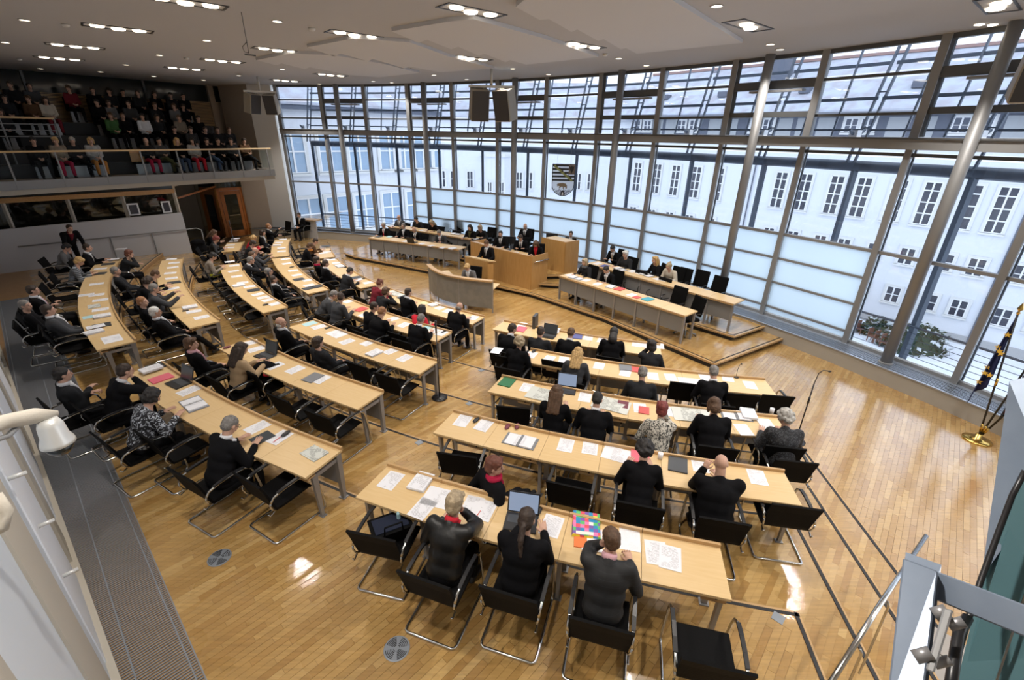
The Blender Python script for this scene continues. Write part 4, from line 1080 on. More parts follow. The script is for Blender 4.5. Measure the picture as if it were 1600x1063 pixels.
b.build('curved_screen', 'mesh_screen', cd); b2.build('rounded_rail', 'maple_edge', cd, False); b3.build('desk_top', 'maple_top', cd)
for i in (0, 7, 14, 20): MB().bar(l4(cpts[i], 0), l4(cpts[i], 1.0), .04).build('post', 'leg_grey', cd)
pu = root('side_pulpit', 'small grey side stand with maple top by the far left window', 'stand', at(487, 372, 0), R_(-15))
MB().box((0, 0, .45), (.8, .06, .9)).build('panel', 'wall_grey', pu); MB().box((0, .15, .92), (1.0, .5, .04)).build('top', 'maple_edge', pu); MB().box((0, .3, .03), (.7, .4, .05)).build('base', 'leg_grey', pu)

# ================================================================== CHAIRS
def chair_meshes():
    me = {}
    def side(s):
        x = .275 * s
        return [(x, -.30, .60), (x, -.26, .655), (x, -.12, .685), (x, .06, .695), (x, .20, .68), (x, .27, .63), (x, .30, .54), (x, .33, .36), (x, .36, .16), (x, .365, .07), (x, .355, .03), (x, .32, .014)]
    R1 = side(1); L1 = side(-1)
    path = R1 + [(.275, .1, .014), (.275, -.30, .014), (.265, -.335, .014), (.24, -.35, .014), (-.24, -.35, .014), (-.265, -.335, .014), (-.275, -.30, .014), (-.275, .1, .014)] + L1[::-1]
    me['frame'] = MB().tube(path, .0145, 8).mesh('frame', 'chrome', True)
    prof = [(.24, .445), (.22, .47), (.05, .458), (-.12, .45), (-.22, .455)]
    def sheet(prof, w0, w1, th):
        b = MB(); A = []
        for i, (y, z) in enumerate(prof):
            w = w0 + (w1 - w0) * i / (len(prof) - 1)
            yy, zz = prof[min(i + 1, len(prof) - 1)][0] - prof[max(i - 1, 0)][0], prof[min(i + 1, len(prof) - 1)][1] - prof[max(i - 1, 0)][1]
            l_ = math.hypot(yy, zz); ny, nz = -zz / l_ * th / 2, yy / l_ * th / 2
            A.append([b.bm.verts.new((-w / 2, y + ny, z + nz)), b.bm.verts.new((w / 2, y + ny, z + nz)), b.bm.verts.new((w / 2, y - ny, z - nz)), b.bm.verts.new((-w / 2, y - ny, z - nz))])
        for a, c in zip(A, A[1:]):
            for k in range(4): b.bm.faces.new((a[k], a[(k + 1) % 4], c[(k + 1) % 4], c[k]))
        b.bm.faces.new(A[0][::-1]); b.bm.faces.new(A[-1]); return b
    me['seat'] = sheet(prof, .49, .50, .03).mesh('seat', 'black_leather')
    me['backrest'] = sheet([(-.22, .44), (-.25, .50), (-.285, .62), (-.325, .76), (-.37, .885)], .50, .54, .025).mesh('backrest', 'black_leather')
    for s in (-1, 1): b = MB(); b.tube([(s * .275, -.30, .60), (s * .272, -.31, .56), (s * .26, -.29, .50), (s * .25, -.25, .46)], .011, 6); b.tube([(s * .262, -.27, .46), (s * .262, -.33, .43), (s * .262, -.35, .47)], .010, 6); me['bracket' + ('r' if s > 0 else 'l')] = b.mesh('bracket', 'chrome', True)
    for s, nm in ((1, 'armrest_r'), (-1, 'armrest_l')):
        b = MB(); pp = [(s * .275, -.20, .685), (s * .275, -.08, .705), (s * .275, .06, .712), (s * .275, .19, .698)]
        for p, q_ in zip(pp, pp[1:]): b.bar(p, q_, .036, .016)
        me[nm] = b.mesh('armrest', 'black_plastic')
    return me
CH = chair_meshes()
def chair(pos, rz, label, group=None, tilt=0):
    c = root('cantilever_chair', label, 'chair', pos, rz, group)
    fr_ = put('frame', CH['frame'], c); put('seat', CH['seat'], c); put('backrest', CH['backrest'], c); put('bracket', CH['bracketl'], fr_); put('bracket', CH['bracketr'], fr_)
    put('armrest', CH['armrest_r'], c); put('armrest', CH['armrest_l'], c)
    return c
OC = {}
OC['seat'] = MB().box((0, 0, .46), (.48, .46, .07)).mesh('seat', 'black_leather', bevel=.02)
OC['backrest'] = MB().hexa([(-.24, -.20, .55), (.24, -.20, .55), (.24, -.25, .55), (-.24, -.25, .55), (-.23, -.30, 1.05), (.23, -.30, 1.05), (.23, -.35, 1.05), (-.23, -.35, 1.05)]).mesh('backrest', 'black_leather', bevel=.015)
b = MB(); b.tube([(0, 0, .08), (0, 0, .43)], .028, 10)
b.bar((0, -.15, .44), (0, -.27, .60), .05, .02)
OC['stem'] = b.mesh('stem', 'chrome')
b = MB()
for k in range(5): a = 2 * PI * k / 5; b.bar((0, 0, .09), (.30 * math.cos(a), .30 * math.sin(a), .055), .04, .025)
OC['base'] = b.mesh('star_base', 'chrome')
b = MB()
for k in range(5): a = 2 * PI * k / 5; b.ell((.29 * math.cos(a), .29 * math.sin(a), .028), (.028, .028, .028), u=8, v=6)
OC['castor'] = b.mesh('castors', 'black_plastic')
b = MB()
for s in (-1, 1): b.tube([(s * .27, -.18, .66), (s * .28, .12, .67), (s * .28, .17, .62), (s * .25, .10, .45)], .014, 6)
OC['arm'] = b.mesh('armrests', 'black_plastic')
def office(pos, rz, label, group=None):
    c = root('swivel_chair', label, 'chair', pos, rz, group)
    for k in ('seat', 'backrest', 'stem', 'base', 'castor', 'arm'): put(OC[k].name.split('.')[0], OC[k], c)
    return c

# ================================================================== PEOPLE
mat('skin', (.56, .34, .25), .55, spec=.35); mat('skin_pale', (.64, .42, .33), .55, spec=.35); mat('skin_dark', (.30, .17, .11), .55)
mat('eye_dark', (.03, .02, .02), .3)
def cloth(n, c, r=.9): return mat(n, c, r, bump=(35, .12), spec=.12)
cloth('black', (.007, .007, .0085)); cloth('charcoal', (.022, .023, .026)); cloth('dark_grey', (.06, .062, .068)); cloth('mid_grey', (.14, .14, .145)); cloth('navy', (.02, .025, .045))
cloth('brown', (.10, .055, .03)); cloth('beige', (.42, .30, .18)); cloth('grey_beige', (.26, .22, .18)); cloth('red', (.62, .03, .05)); cloth('maroon', (.17, .02, .03)); cloth('white', (.72, .73, .76)); cloth('pink', (.72, .42, .47))
cloth('orange', (.55, .22, .05)); cloth('olive', (.10, .10, .05)); cloth('light_grey', (.38, .38, .38)); cloth('jeans', (.06, .09, .16)); cloth('cream', (.55, .50, .42)); cloth('crimson', (.42, .02, .06)); cloth('green', (.06, .14, .05))
mat('leather_jacket', (.008, .0078, .0078), .45, bump=(18, .3))
pattern_mat('print_bw', (.02, .02, .025), (.50, .54, .60), 14, .55, 2.5); pattern_mat('print_zebra', (.05, .05, .045), (.58, .55, .48), 26, .48, 1.5); pattern_mat('print_dark', (.012, .012, .015), (.07, .075, .085), 22, .55)
stripe_mat('striped', (.03, .035, .045), (.33, .35, .38), 22, 'Z', .55); stripe_mat('check', (.013, .0135, .015), (.022, .023, .026), 20, 'Z', .9)
def hairmat(n, c): return mat(n, c, .6, bump=(70, .5), noise_mix=(30, tuple(min(1, v * 1.9 + .01) for v in c), .6))
hairmat('h_black', (.012, .010, .010)); hairmat('h_dark', (.030, .018, .012)); hairmat('h_brown', (.075, .038, .018)); hairmat('h_auburn', (.11, .035, .02)); hairmat('h_red', (.16, .03, .025)); hairmat('h_blond', (.42, .27, .11)); hairmat('h_ginger', (.26, .12, .05)); hairmat('h_grey', (.16, .15, .14)); hairmat('h_lightgrey', (.34, .33, .31)); hairmat('h_white', (.58, .57, .54)); hairmat('h_greyblond', (.32, .25, .16))

def evalmesh(b, voxel, smooth_it, ratio, name, m_):
    me = b.mesh('tmp'); o = bpy.data.objects.new('tmp', me); col.objects.link(o)
    if voxel:
        r = o.modifiers.new('r', 'REMESH'); r.mode = 'VOXEL'; r.voxel_size = voxel
    if smooth_it:
        s = o.modifiers.new('s', 'SMOOTH'); s.factor = .6; s.iterations = smooth_it
    if ratio < 1:
        d = o.modifiers.new('d', 'DECIMATE'); d.ratio = ratio
    dg = bpy.context.evaluated_depsgraph_get(); dg.update()
    out = bpy.data.meshes.new_from_object(o.evaluated_get(dg)); out.name = name
    bpy.data.objects.remove(o); bpy.data.meshes.remove(me)
    for p in out.polygons: p.use_smooth = True
    out.materials.clear(); out.materials.append(MATS[m_])
    return out

def hand_mesh(curl):
    b = MB()
    b.ell((0, .045, 0), (.040, .050, .015)); b.cap((0, -.03, 0), .026, (0, .02, 0), .028, 8)
    for i, (x, L) in enumerate(((-.031, .062), (-.010, .075), (.011, .070), (.031, .055))):
        p = Vector((x, .082, 0)); a = R_(curl)
        q = p + Vector((x * .12, math.cos(a * .5) * L * .55, -math.sin(a * .5) * L * .55)); r = q + Vector((x * .08, math.cos(a * 1.3) * L * .5, -math.sin(a * 1.3) * L * .5))
        b.cap(p - Vector((0, .02, 0)), .0095, q, .0085, 8); b.cap(q, .0085, r, .007, 8)
    b.cap((-.030, .010, 0), .013, (-.058, .042, -.010), .011, 8); b.cap((-.058, .042, -.010), .011, (-.062, .072, -.022), .008, 8)
    return evalmesh(b, .0045, 2, .22, 'hand', 'skin')
HAND = {c: hand_mesh(c) for c in (18, 70)}

def head_prims(b, M_):
    def e(c, r): b.ell(M_ @ Vector(c), r, M_.to_3x3().to_4x4(), 14, 10)
    e((0, -.012, .025), (.073, .092, .088)); e((0, .022, -.035), (.058, .066, .078)); e((0, .055, -.082), (.026, .022, .020))
    e((0, .045, .02), (.062, .045, .055)); e((0, .083, -.048), (.026, .014, .018))
    b.cap(M_ @ Vector((0, .084, .018)), .010, M_ @ Vector((0, .107, -.018)), .014, 8)
    for s in (-1, 1): e((s * .074, -.004, -.004), (.011, .019, .031)); e((s * .035, .062, -.025), (.022, .02, .024))

def two_bone(S_, T_, l1, l2, pole):
    d = T_ - S_; L = min(d.length, (l1 + l2) * .995); d.normalize(); T2 = S_ + d * L
    a = (l1 * l1 - l2 * l2 + L * L) / (2 * L); h = math.sqrt(max(l1 * l1 - a * a, 0))
    n = (pole - d * pole.dot(d)).normalized()
    return S_ + d * a + n * h, T2

POSES = {
 # lean, side lean, twist, head yaw, head pitch, left hand, right hand, hand curl, legs, torso extras
 'write': dict(lean=24, hp=38, L=(-.17, .44, .795), R=(.13, .47, .795), curl=35),
 'write_l': dict(lean=20, hp=22, hy=38, L=(-.20, .42, .795), R=(.13, .44, .795), curl=30),
 'write_r': dict(lean=18, hp=18, hy=-35, L=(-.15, .42, .795), R=(.20, .42, .795), curl=30),
 'upright': dict(lean=8, hp=6, L=(-.20, .40, .79), R=(.20, .40, .79), curl=25),
 'back': dict(lean=-16, hp=2, L=(-.07, .24, .66), R=(.07, .26, .67), curl=60, legs='stretch'),
 'back_r': dict(lean=-12, hp=0, hy=-38, L=(-.07, .24, .66), R=(.08, .26, .67), curl=60),
 'chin': dict(lean=24, hp=12, L=(-.20, .42, .79), R='chin', curl=75),
 'chin_l': dict(lean=20, hp=10, hy=25, R=(.20, .42, .79), L='chin', curl=75),
 'laptop': dict(lean=14, hp=24, L=(-.12, .46, .82), R=(.12, .46, .82), curl=30),
 'paper': dict(lean=2, hp=18, L=(-.24, .46, .98), R=(.24, .46, .98), curl=70),
 'phone': dict(lean=16, hp=24, L=(-.13, .36, 1.0), R=(.06, .40, .86), curl=60),
 'crossed': dict(lean=-6, hp=6, hy=-45, L=(-.30, .10, .66), R=(.30, .10, .66), curl=50, legs='cross'),
 'lap': dict(lean=4, hp=8, L=(-.06, .28, .66), R=(.06, .30, .67), curl=55),
 'lap_r': dict(lean=2, hp=5, hy=-30, L=(-.07, .26, .66), R=(.07, .28, .67), curl=55),
 'lap_cross': dict(lean=-2, hp=12, L=(-.06, .30, .72), R=(.06, .30, .72), curl=55, legs='cross'),
 'folded': dict(lean=-8, hp=4, L=(.12, .17, .86), R=(-.12, .20, .84), curl=60),
 'gesture': dict(lean=-2, hp=2, L=(-.20, .30, .80), R=(.22, .42, 1.12), curl=40),
 'dig': dict(lean=38, hp=40, L=(-.22, .52, .62), R=(.16, .52, .62), curl=50),
 'stand_read': dict(stand=True, lean=6, hp=36, L=(-.22, .36, 1.12), R=(.22, .36, 1.12), curl=50),
 'stand_lean': dict(stand=True, lean=38, hp=10, hy=0, L=(-.22, .42, .85), R=(.30, .62, .80), curl=40),
}
UP, FO = .30, .27
FIG = {}
def figure(pose, build='m'):
    key = (pose, build)
    if key in FIG: return FIG[key]
    P = POSES[pose]; stand = P.get('stand'); w = 1.0 if build == 'm' else (.88 if build == 'f' else 1.16)
    hz = .93 if stand else .535
    hipc = Vector((0, 0, hz)); lean = R_(P['lean'])
    Rt = Matrix.Rotation(-lean, 3, 'X')
    def T(x, y, z): return hipc + Rt @ Vector((x, y, z))
    neck = T(0, 0, .54); sh = {s: T(s * .185 * w, -.005, .475) for s in (-1, 1)}
    hy, hp = R_(P.get('hy', 0)), R_(P['hp'])
    Hm = Matrix.Rotation(hy, 3, 'Z') @ Matrix.Rotation(-hp, 3, 'X')
    hc = neck + Vector((0, .02 + .03 * math.sin(lean), .0)) + Rt.lerp(Matrix.Identity(3), .5) @ Vector((0, .01, .145)) + Hm @ Vector((0, .02, 0))
    HM = Matrix.Translation(hc) @ Hm.to_4x4()
    body, jac, tro = MB(), MB(), MB(); shoes_ = {-1: MB(), 1: MB()}
    # legs
    legs = P.get('legs', 'sit'); joints = {}
    for s in (-1, 1):
        hip = hipc + Vector((s * .09, 0, -.02))
        if stand: kn, an, to = hip + Vector((s * .02, .03, -.42)), Vector((s * .11, -.02, .085)), Vector((s * .13, .14, .035))
        elif legs == 'stretch': kn, an, to = Vector((s * .13, .44, .50)), Vector((s * .11, .70, .10)), Vector((s * .12, .84, .09))
        elif legs == 'cross' and s == 1: kn, an, to = Vector((.02, .40, .60)), Vector((-.17, .62, .34)), Vector((-.20, .76, .28))
        else: kn, an, to = Vector((s * .13, .43, .50)), Vector((s * .13, .42, .085)), Vector((s * .14, .58, .035))
        body.cap(hip, .075, kn, .052, 10); body.cap(kn, .050, an, .036, 10)
        tro.cap(hip, .094 * w, kn, .068, 12); tro.cap(kn, .066, an + Vector((0, 0, .03)), .052, 12)
        hl = an + (an - to).normalized() * .04; hl.z = max(an.z - .045, .03) if legs != 'cross' or s == -1 else an.z - .03
        sho = shoes_[s]
        sho.cap(hl, .036, to, .034, 10); sho.cap(an, .040, hl.lerp(to, .35) + Vector((0, 0, .02)), .038, 10)
    # torso
    rotT = Rt.to_4x4()
    body.ell(hipc + Vector((0, 0, .03)), (.145 * w, .105, .11), rotT); body.ell(T(0, .005, .20), (.135 * w, .10, .17), rotT); body.ell(T(0, 0, .38), (.155 * w, .10, .15), rotT)
    body.cap(sh[-1], .055, sh[1], .055); body.cap(neck + Vector((0, 0, -.05)), .058 * (w * .5 + .5), hc + Hm @ Vector((0, -.02, -.06)), .052 * (w * .5 + .5))
    tro.ell(hipc + Vector((0, -.01, .02)), (.165 * w, .125, .12), rotT)
    ex = .012
    jac.ell(T(0, 0, .05), (.198 * w, .150 * w, .14), rotT); jac.ell(T(0, .01, .20), (.195 * w, .150 * w, .20), rotT); jac.ell(T(0, -.005, .36), (.215 * w, .142 * w, .17), rotT)
    jac.cap(T(-.14 * w, -.015, .452), .082, T(.14 * w, -.015, .452), .082); jac.cap(T(0, -.03, .50), .066, T(0, -.02, .53), .060)
    hands = []
    for s, k in ((-1, 'L'), (1, 'R')):
        t = P[k]
        if t == 'chin': tgt = hc + Hm @ Vector((s * .055, .075, -.105))
        else: tgt = Vector(t)
        pole = Vector((s * .45, -.45, -.9)) if t != 'chin' else Vector((s * .5, .6, -1))
        wr = tgt; el, wr = two_bone(sh[s], wr, UP, FO, pole)
        body.cap(sh[s], .050, el, .040, 10); body.cap(el, .040, wr, .027, 10)
        jac.cap(sh[s], .078 * (w * .4 + .6), el, .064 * (w * .4 + .6)); jac.cap(el, .062 * (w * .4 + .6), wr - (wr - el).normalized() * .02, .047)
        fd = (wr - el).normalized(); ud = Vector((0, 0, 1)) if t != 'chin' else Vector((0, -1, .2))
        if t != 'chin': fd = (fd + Vector((-s * .15, .35, 0 if P['curl'] < 60 else .1))).normalized()
        if abs(wr.z - .80) < .06 and not stand and t != 'chin': fd.z = max(fd.z, -.05); fd.normalize()
        xx = fd.cross(ud).normalized(); zz = xx.cross(fd)
        m4 = Matrix(((xx.x, fd.x, zz.x, wr.x), (xx.y, fd.y, zz.y, wr.y), (xx.z, fd.z, zz.z, wr.z), (0, 0, 0, 1)))
        if s == -1: m4 = m4 @ Matrix.Diagonal((-1, 1, 1, 1))
        hands.append((70 if P['curl'] > 45 else 18, m4))
    head_prims(body, HM)
    bme = evalmesh(body, .0095, 3, .34, 'body', 'skin')
    bb = bmesh.new(); bb.from_mesh(bme)
    for c, m4 in hands:
        hm = HAND[c].copy(); hm.transform(m4)
        if m4.determinant() < 0: hm.flip_normals()
        bb.from_mesh(hm); bpy.data.meshes.remove(hm)
    for f in bb.faces: f.smooth = True
    bb.to_mesh(bme); bb.free()
    out = dict(body=bme, jacket=evalmesh(jac, .017, 4, .5, 'jacket', 'black'), trousers=evalmesh(tro, .017, 3, .5, 'trousers', 'black'), shoe_l=evalmesh(shoes_[-1], .014, 2, .4, 'shoe', 'black_plastic'), shoe_r=evalmesh(shoes_[1], .014, 2, .4, 'shoe', 'black_plastic'))
    out['HM'] = HM; out['hc'] = hc
    # shirt front wedge, tie and collar lie just proud of the jacket
    b = MB(); n = 5; A = []
    for i in range(n + 1):
        f = i / n; z = .525 - .27 * f; hw = .062 * (1 - f) + .004
        yy = .085 + .055 * math.sin(min(f * 1.6, 1) * PI / 2)
        yy = max(yy, .10 + .045 * f) * (w if w > 1 else 1)
        A.append([b.bm.verts.new(T(-hw, yy, z)), b.bm.verts.new(T(hw, yy, z)), b.bm.verts.new(T(hw, yy - .05, z)), b.bm.verts.new(T(-hw, yy - .05, z))])
    for a, c in zip(A, A[1:]):
        for k in range(4): b.bm.faces.new((a[k], a[(k + 1) % 4], c[(k + 1) % 4], c[k]))
    b.bm.faces.new(A[0][::-1]); b.bm.faces.new(A[-1])
    b2 = MB()
    cpos = neck + Vector((0, .0, .0)); nd = (hc + Hm @ Vector((0, -.02, -.06)) - neck).normalized()
    rotc = Vector((0, 0, 1)).rotation_difference(nd).to_matrix().to_4x4()
    b.lathe([(.068, -.015), (.071, .02), (.063, .045), (.058, .03)], 14, m=Matrix.Translation(cpos) @ rotc)
    out['shirt'] = b.mesh('shirt', 'white', True)
    A = []
    for i in range(n + 1):
        f = i / n; z = .515 - .25 * f; hw = .012 + .014 * f
        yy = (max(.085 + .055 * math.sin(min(f * 1.6, 1) * PI / 2), .10 + .045 * f)) * (w if w > 1 else 1) + .008
        A.append([b2.bm.verts.new(T(-hw, yy, z)), b2.bm.verts.new(T(hw, yy, z)), b2.bm.verts.new(T(hw, yy - .01, z)), b2.bm.verts.new(T(-hw, yy - .01, z))])
    for a, c in zip(A, A[1:]):
        for k in range(4): b2.bm.faces.new((a[k], a[(k + 1) % 4], c[(k + 1) % 4], c[k]))
    b2.bm.faces.new(A[0][::-1]); b2.bm.faces.new(A[-1])
    out['tie'] = b2.mesh('tie', 'navy')
    FIG[key] = out; return out

def jitter(me, amt, sc):
    for v in me.vertices:
        nn = noise.noise(v.co * sc); v.co += v.normal * nn * amt
    return me
def hair_mesh(kind):
    b = MB()
    def cap_(drop=0): b.ell((0, -.022, .040), (.082, .098, .088 + drop), None, 18, 12)
    if kind == 'short': cap_(); b.ell((0, -.05, -.005), (.076, .068, .075))
    elif kind == 'full': b.ell((0, -.02, .045), (.090, .105, .095)); b.ell((0, -.05, -.01), (.084, .075, .085)); b.cap((-.05, .055, .085), .03, (.05, .06, .085), .03)
    elif kind == 'bald': 
        b.ell((0, -.036, -.048), (.0760, .072, .055))
    elif kind == 'bob':
        b.ell((0, -.02, .045), (.090, .105, .092)); b.ell((0, -.055, -.03), (.088, .068, .10))
        for s in (-1, 1): b.cap((s * .072, .01, .05), .028, (s * .078, .012, -.085), .024)
        b.cap((-.05, .06, .085), .026, (.05, .06, .085), .026)
    elif kind == 'long':
        b.ell((0, -.02, .045), (.090, .105, .092)); b.ell((0, -.055, -.03), (.088, .068, .10))
        for s in (-1, 1): b.cap((s * .074, .005, .04), .027, (s * .085, -.03, -.20), .030)
        for x in (-.06, -.02, .02, .06): b.cap((x, -.08, .0), .045, (x * 1.2, -.115, -.30), .028)
        b.cap((-.05, .055, .088), .024, (.05, .055, .088), .024)
    elif kind == 'pony':
        cap_(); b.ell((0, -.05, -.005), (.078, .070, .085)); b.cap((0, -.115, -.02), .028, (0, -.15, -.14), .030); b.cap((0, -.15, -.14), .030, (.015, -.13, -.30), .018)
    elif kind == 'bun':
        cap_(); b.ell((0, -.05, -.005), (.078, .070, .08)); b.ell((0, -.11, .07), (.038, .035, .035))
    elif kind == 'curly':
        rr = random.Random(5); b.ell((0, -.022, .035), (.088, .10, .094), None, 18, 12); b.ell((0, -.055, -.02), (.08, .065, .08))
        for k in range(70):
            a = rr.uniform(0, 2 * PI); e = rr.uniform(-.5, 1.0); v = Vector((math.cos(a) * math.cos(e * 1.4), math.sin(a) * math.cos(e * 1.4), math.sin(e * 1.4)))
            if v.y > .45 and v.z < .45: continue
            b.ell((v.x * .088, v.y * .098 - .02, v.z * .095 + .02), (.034, .034, .034), u=8, v=6)
    elif kind == 'hood':
        b.ell((0, -.025, .03), (.098, .115, .118)); b.cap((0, -.07, -.06), .085, (0, -.09, -.16), .10)
    m = evalmesh(b, .0085, 2, .5, 'hair', 'h_dark')
    jitter(m, {'hood': .002, 'bald': .001}.get(kind, .008), 45); return m
HAIR = {k: hair_mesh(k) for k in ('short', 'full', 'bald', 'bob', 'long', 'pony', 'bun', 'curly', 'hood')}
b = MB()
for s in (-1, 1): b.ell((s * .030, .080, .012), (.011, .008, .006), u=8, v=6); b.ell((s * .031, .083, .034), (.018, .006, .004), u=8, v=6)
b.ell((0, .096, -.054), (.020, .006, .005), u=8, v=6)
EYES = b.mesh('face_features', 'eye_dark', True)
b = MB()
for s in (-1, 1):
    pts = [(s * .032 + .024 * math.cos(t), .104, .010 + .017 * math.sin(t)) for t in [2 * PI * k / 10 for k in range(11)]]
    b.tube(pts, .0022, 4); b.tube([(s * .056, .10, .014), (s * .078, .0, .012)], .0022, 4)
b.tube([(-.008, .106, .012), (.008, .106, .012)], .002, 4)
GLASSES = b.mesh('glasses', 'black_plastic')
b = MB(); b.cap((-.03, .07, -.09), .026, (.03, .07, -.09), .026); b.cap((0, .08, -.07), .025, (0, .075, -.10), .025); BEARD = evalmesh(b, .006, 2, .5, 'beard', 'h_dark')
b = MB(); b.lathe([(.085, -.04), (.10, .0), (.085, .035), (.06, .03)], 16); SCARF = b.mesh('scarf', 'red', True)

PEOPLE = []; NUDGE = []
def person(label, hp, level, face, pose, build='m', hair='short', hc_='h_dark', top='black', skin='skin', shirt=None, tie=None, glasses=False, beard=False, legs='black', scarf=None, topname='jacket', seat=None, sc=1.0, group=None, chair_label=None, headz=None, lv_=None):
    """hp: pixel of the head centre; placed at the true height of a seated or standing head"""
    F = figure(pose, build); h = F['hc'] * sc
    rz = face
    rot = Matrix.Rotation(rz, 3, 'Z'); off = rot @ h
    H = at(hp[0], hp[1], level + h.z) if headz is None else headz
    pos = Vector((H.x - off.x, H.y - off.y, level))
    if lv_ is not None:
        v_ = Vector((pos.x - C0.x, pos.y - C0.y)); mn = ROWR[lv_] + (.80 if POSES[pose]['lean'] > 0 else .74)
        global NUDGE
        if v_.length < mn: NUDGE.append((label[:30], round(mn - v_.length, 2))); v_ = v_.normalized() * min(mn, v_.length + .22); pos = Vector((C0.x + v_.x, C0.y + v_.y, level))
    p = root('person', label, 'person', pos, rz, group); p.scale = (sc, sc, sc)
    put('body', F['body'], p, m=skin)
    put(topname, F['jacket'], p, m=top); put('trousers', F['trousers'], p, m=legs); put('shoe', F['shoe_l'], p); put('shoe', F['shoe_r'], p)
    def hd(nm, me, mm=None):
        o = put(nm, me, p, m=mm); o.matrix_local = F['HM']; return o
    if hair: hd('hair' if hair != 'hood' else 'headscarf', HAIR[hair], hc_)
    hd('face_features', EYES)
    if glasses: hd('glasses', GLASSES)
    if beard: hd('beard', BEARD, hc_)
    if shirt: put('shirt', F['shirt'], p, m=shirt)
    if tie: put('tie', F['tie'], p, m=tie)
    if scarf:
        o = put('scarf', SCARF, p, m=scarf); o.matrix_local = Matrix.Translation(F['HM'].translation - Vector((0, .01, .14)))
    PEOPLE.append((p, pos, rz, pose)); return p, pos, rz
def to_c(px, py, z):
    q = at(px, py, z); return math.atan2(C0.y - q.y, C0.x - q.x) - PI / 2
SEATED = []
def mp(label, px, py, lv, pose, yaw=0, ch=True, **kw):
    z = lv * STEP; f = to_c(px, py, z + 1.2) + R_(yaw)
    p, pos, rz = person(label, (px, py), z, f, pose, lv_=lv, **kw)
    if ch: SEATED.append((pos, rz, z, lv))
    return p
mp('woman with short grey-brown hair in black leather jacket over red shirt, rear right desk', 711, 787, 4, 'chin', hair='full', hc_='h_greyblond', top='leather_jacket', shirt='red', build='m')
mp('woman with long dark ponytail typing on the laptop at the rear right desk', 823, 812, 4, 'laptop', build='m', hair='pony', hc_='h_dark')
mp('man with short brown hair in dark checked jacket, hands to face, rear right desk', 954, 842, 4, 'chin_l', build='m', hc_='h_brown', top='check', shirt='pink')
mp('woman with auburn hair and red collar turned sideways with crossed legs between desks', 773, 729, 3, 'crossed', yaw=-35, build='f', hair='full', hc_='h_auburn', shirt='crimson', topname='cardigan', scarf='crimson')
mp('woman with cropped black curls in black sweater at the fourth right desk', 1007, 699, 3, 'write', build='f', hair='curly', hc_='h_black', topname='sweater')
mp('bald man in black suit holding a phone at the fourth right desk', 1126, 723, 3, 'phone', build='w', hair=None)
mp('woman with long brown hair sitting at the open laptop, third right desk', 870, 614, 2, 'laptop', build='f', hair='long', hc_='h_brown')
mp('young man with short black hair in dark suit reading a newspaper, third right desk', 933, 625, 2, 'write', hc_='h_black', shirt='white')
mp('woman with dark red hair in black-and-white patterned top, third right desk', 1034, 640, 2, 'chin', build='f', hair='full', hc_='h_red', top='print_zebra', topname='blouse')
mp('person with brown bob in black jacket behind the spread newspaper, third right desk', 1116, 634, 2, 'write', hair='bob', hc_='h_brown')
mp('woman with short curly grey hair in dark patterned dress at right end desk', 1226, 652, 2, 'write_l', build='m', hair='curly', hc_='h_lightgrey', top='print_dark', topname='dress')
mp('woman with long blond hair in grey jacket, second right desk', 903, 553, 1, 'write', build='f', hair='long', hc_='h_blond', top='dark_grey')
mp('man with thin grey hair in dark grey suit, second right desk', 1004, 584, 1, 'write', hair='short', hc_='h_grey', top='charcoal')
mp('man with dark grey hair and white collar at the second right desk, right end', 1115, 582, 1, 'write', hair='short', hc_='h_grey', shirt='white')
mp('woman with short blond curls in black dress leaning towards her neighbour', 811, 535, 1, 'write_l', build='f', hair='curly', hc_='h_greyblond', topname='dress')
mp('round-faced man in black suit turned sideways at left end of front right desk', 801, 514, 0, 'write_r', hc_='h_dark', build='w', shirt='white')
mp('man with short dark hair before a laptop, front right desk', 845, 519, 0, 'laptop', hc_='h_dark', top='charcoal')
mp('man with thinning brown hair and white collar, front right desk', 892, 521, 0, 'write', hc_='h_brown', shirt='white')
mp('person with black head covering in black coat, front right desk', 959, 521, 0, 'write', hair='hood', hc_='h_black', top='black', topname='coat')
mp('woman with black bob in dark grey jacket at right end of front right desk', 1018, 540, 0, 'chin_l', build='f', hair='bob', hc_='h_black', top='charcoal')
# middle block
mp('woman with brown updo in maroon sweater at the front middle desk', 594, 443, 0, 'write', build='f', hair='bun', hc_='h_auburn', top='maroon', topname='sweater')
mp('woman with brown curls in dark jacket beside the maroon sweater', 603, 456, 0, 'chin', build='f', hair='full', hc_='h_brown', top='charcoal')
mp('slim man with dark hair and white collar sitting upright at front middle desk', 648, 454, 0, 'upright', hc_='h_dark', shirt='white')
mp('woman with black hair in bright red jacket at the front middle desk', 659, 484, 0, 'chin_l', build='f', hair='bob', hc_='h_black', top='red')
mp('bald man in black suit at the right end of front middle desk', 718, 480, 0, 'write', hair='bald', hc_='h_grey', top='black')
mp('grey-haired man with glasses in grey jacket leaning sideways from his seat', 522, 461, 1, 'dig', yaw=-25, hc_='h_grey', top='dark_grey', shirt='light_grey', glasses=True)
mp('dark-haired man in charcoal suit seen from behind, left end of second middle desk', 533, 465, 1, 'write_l', hc_='h_dark', top='dark_grey')
mp('dark-haired man in black suit looking right, second middle desk', 585, 480, 1, 'write_r', hc_='h_dark')
mp('broad man with ginger-grey hair in black suit, second middle desk', 597, 488, 1, 'write', build='w', hc_='h_ginger')
mp('grey-haired man with white collar writing at right end of second middle desk', 658, 499, 1, 'write', hc_='h_grey', shirt='white')
mp('older bald man with white fringe leaning back at the third middle desk', 439, 504, 2, 'back_r', hair='bald', hc_='h_white', shirt='white')
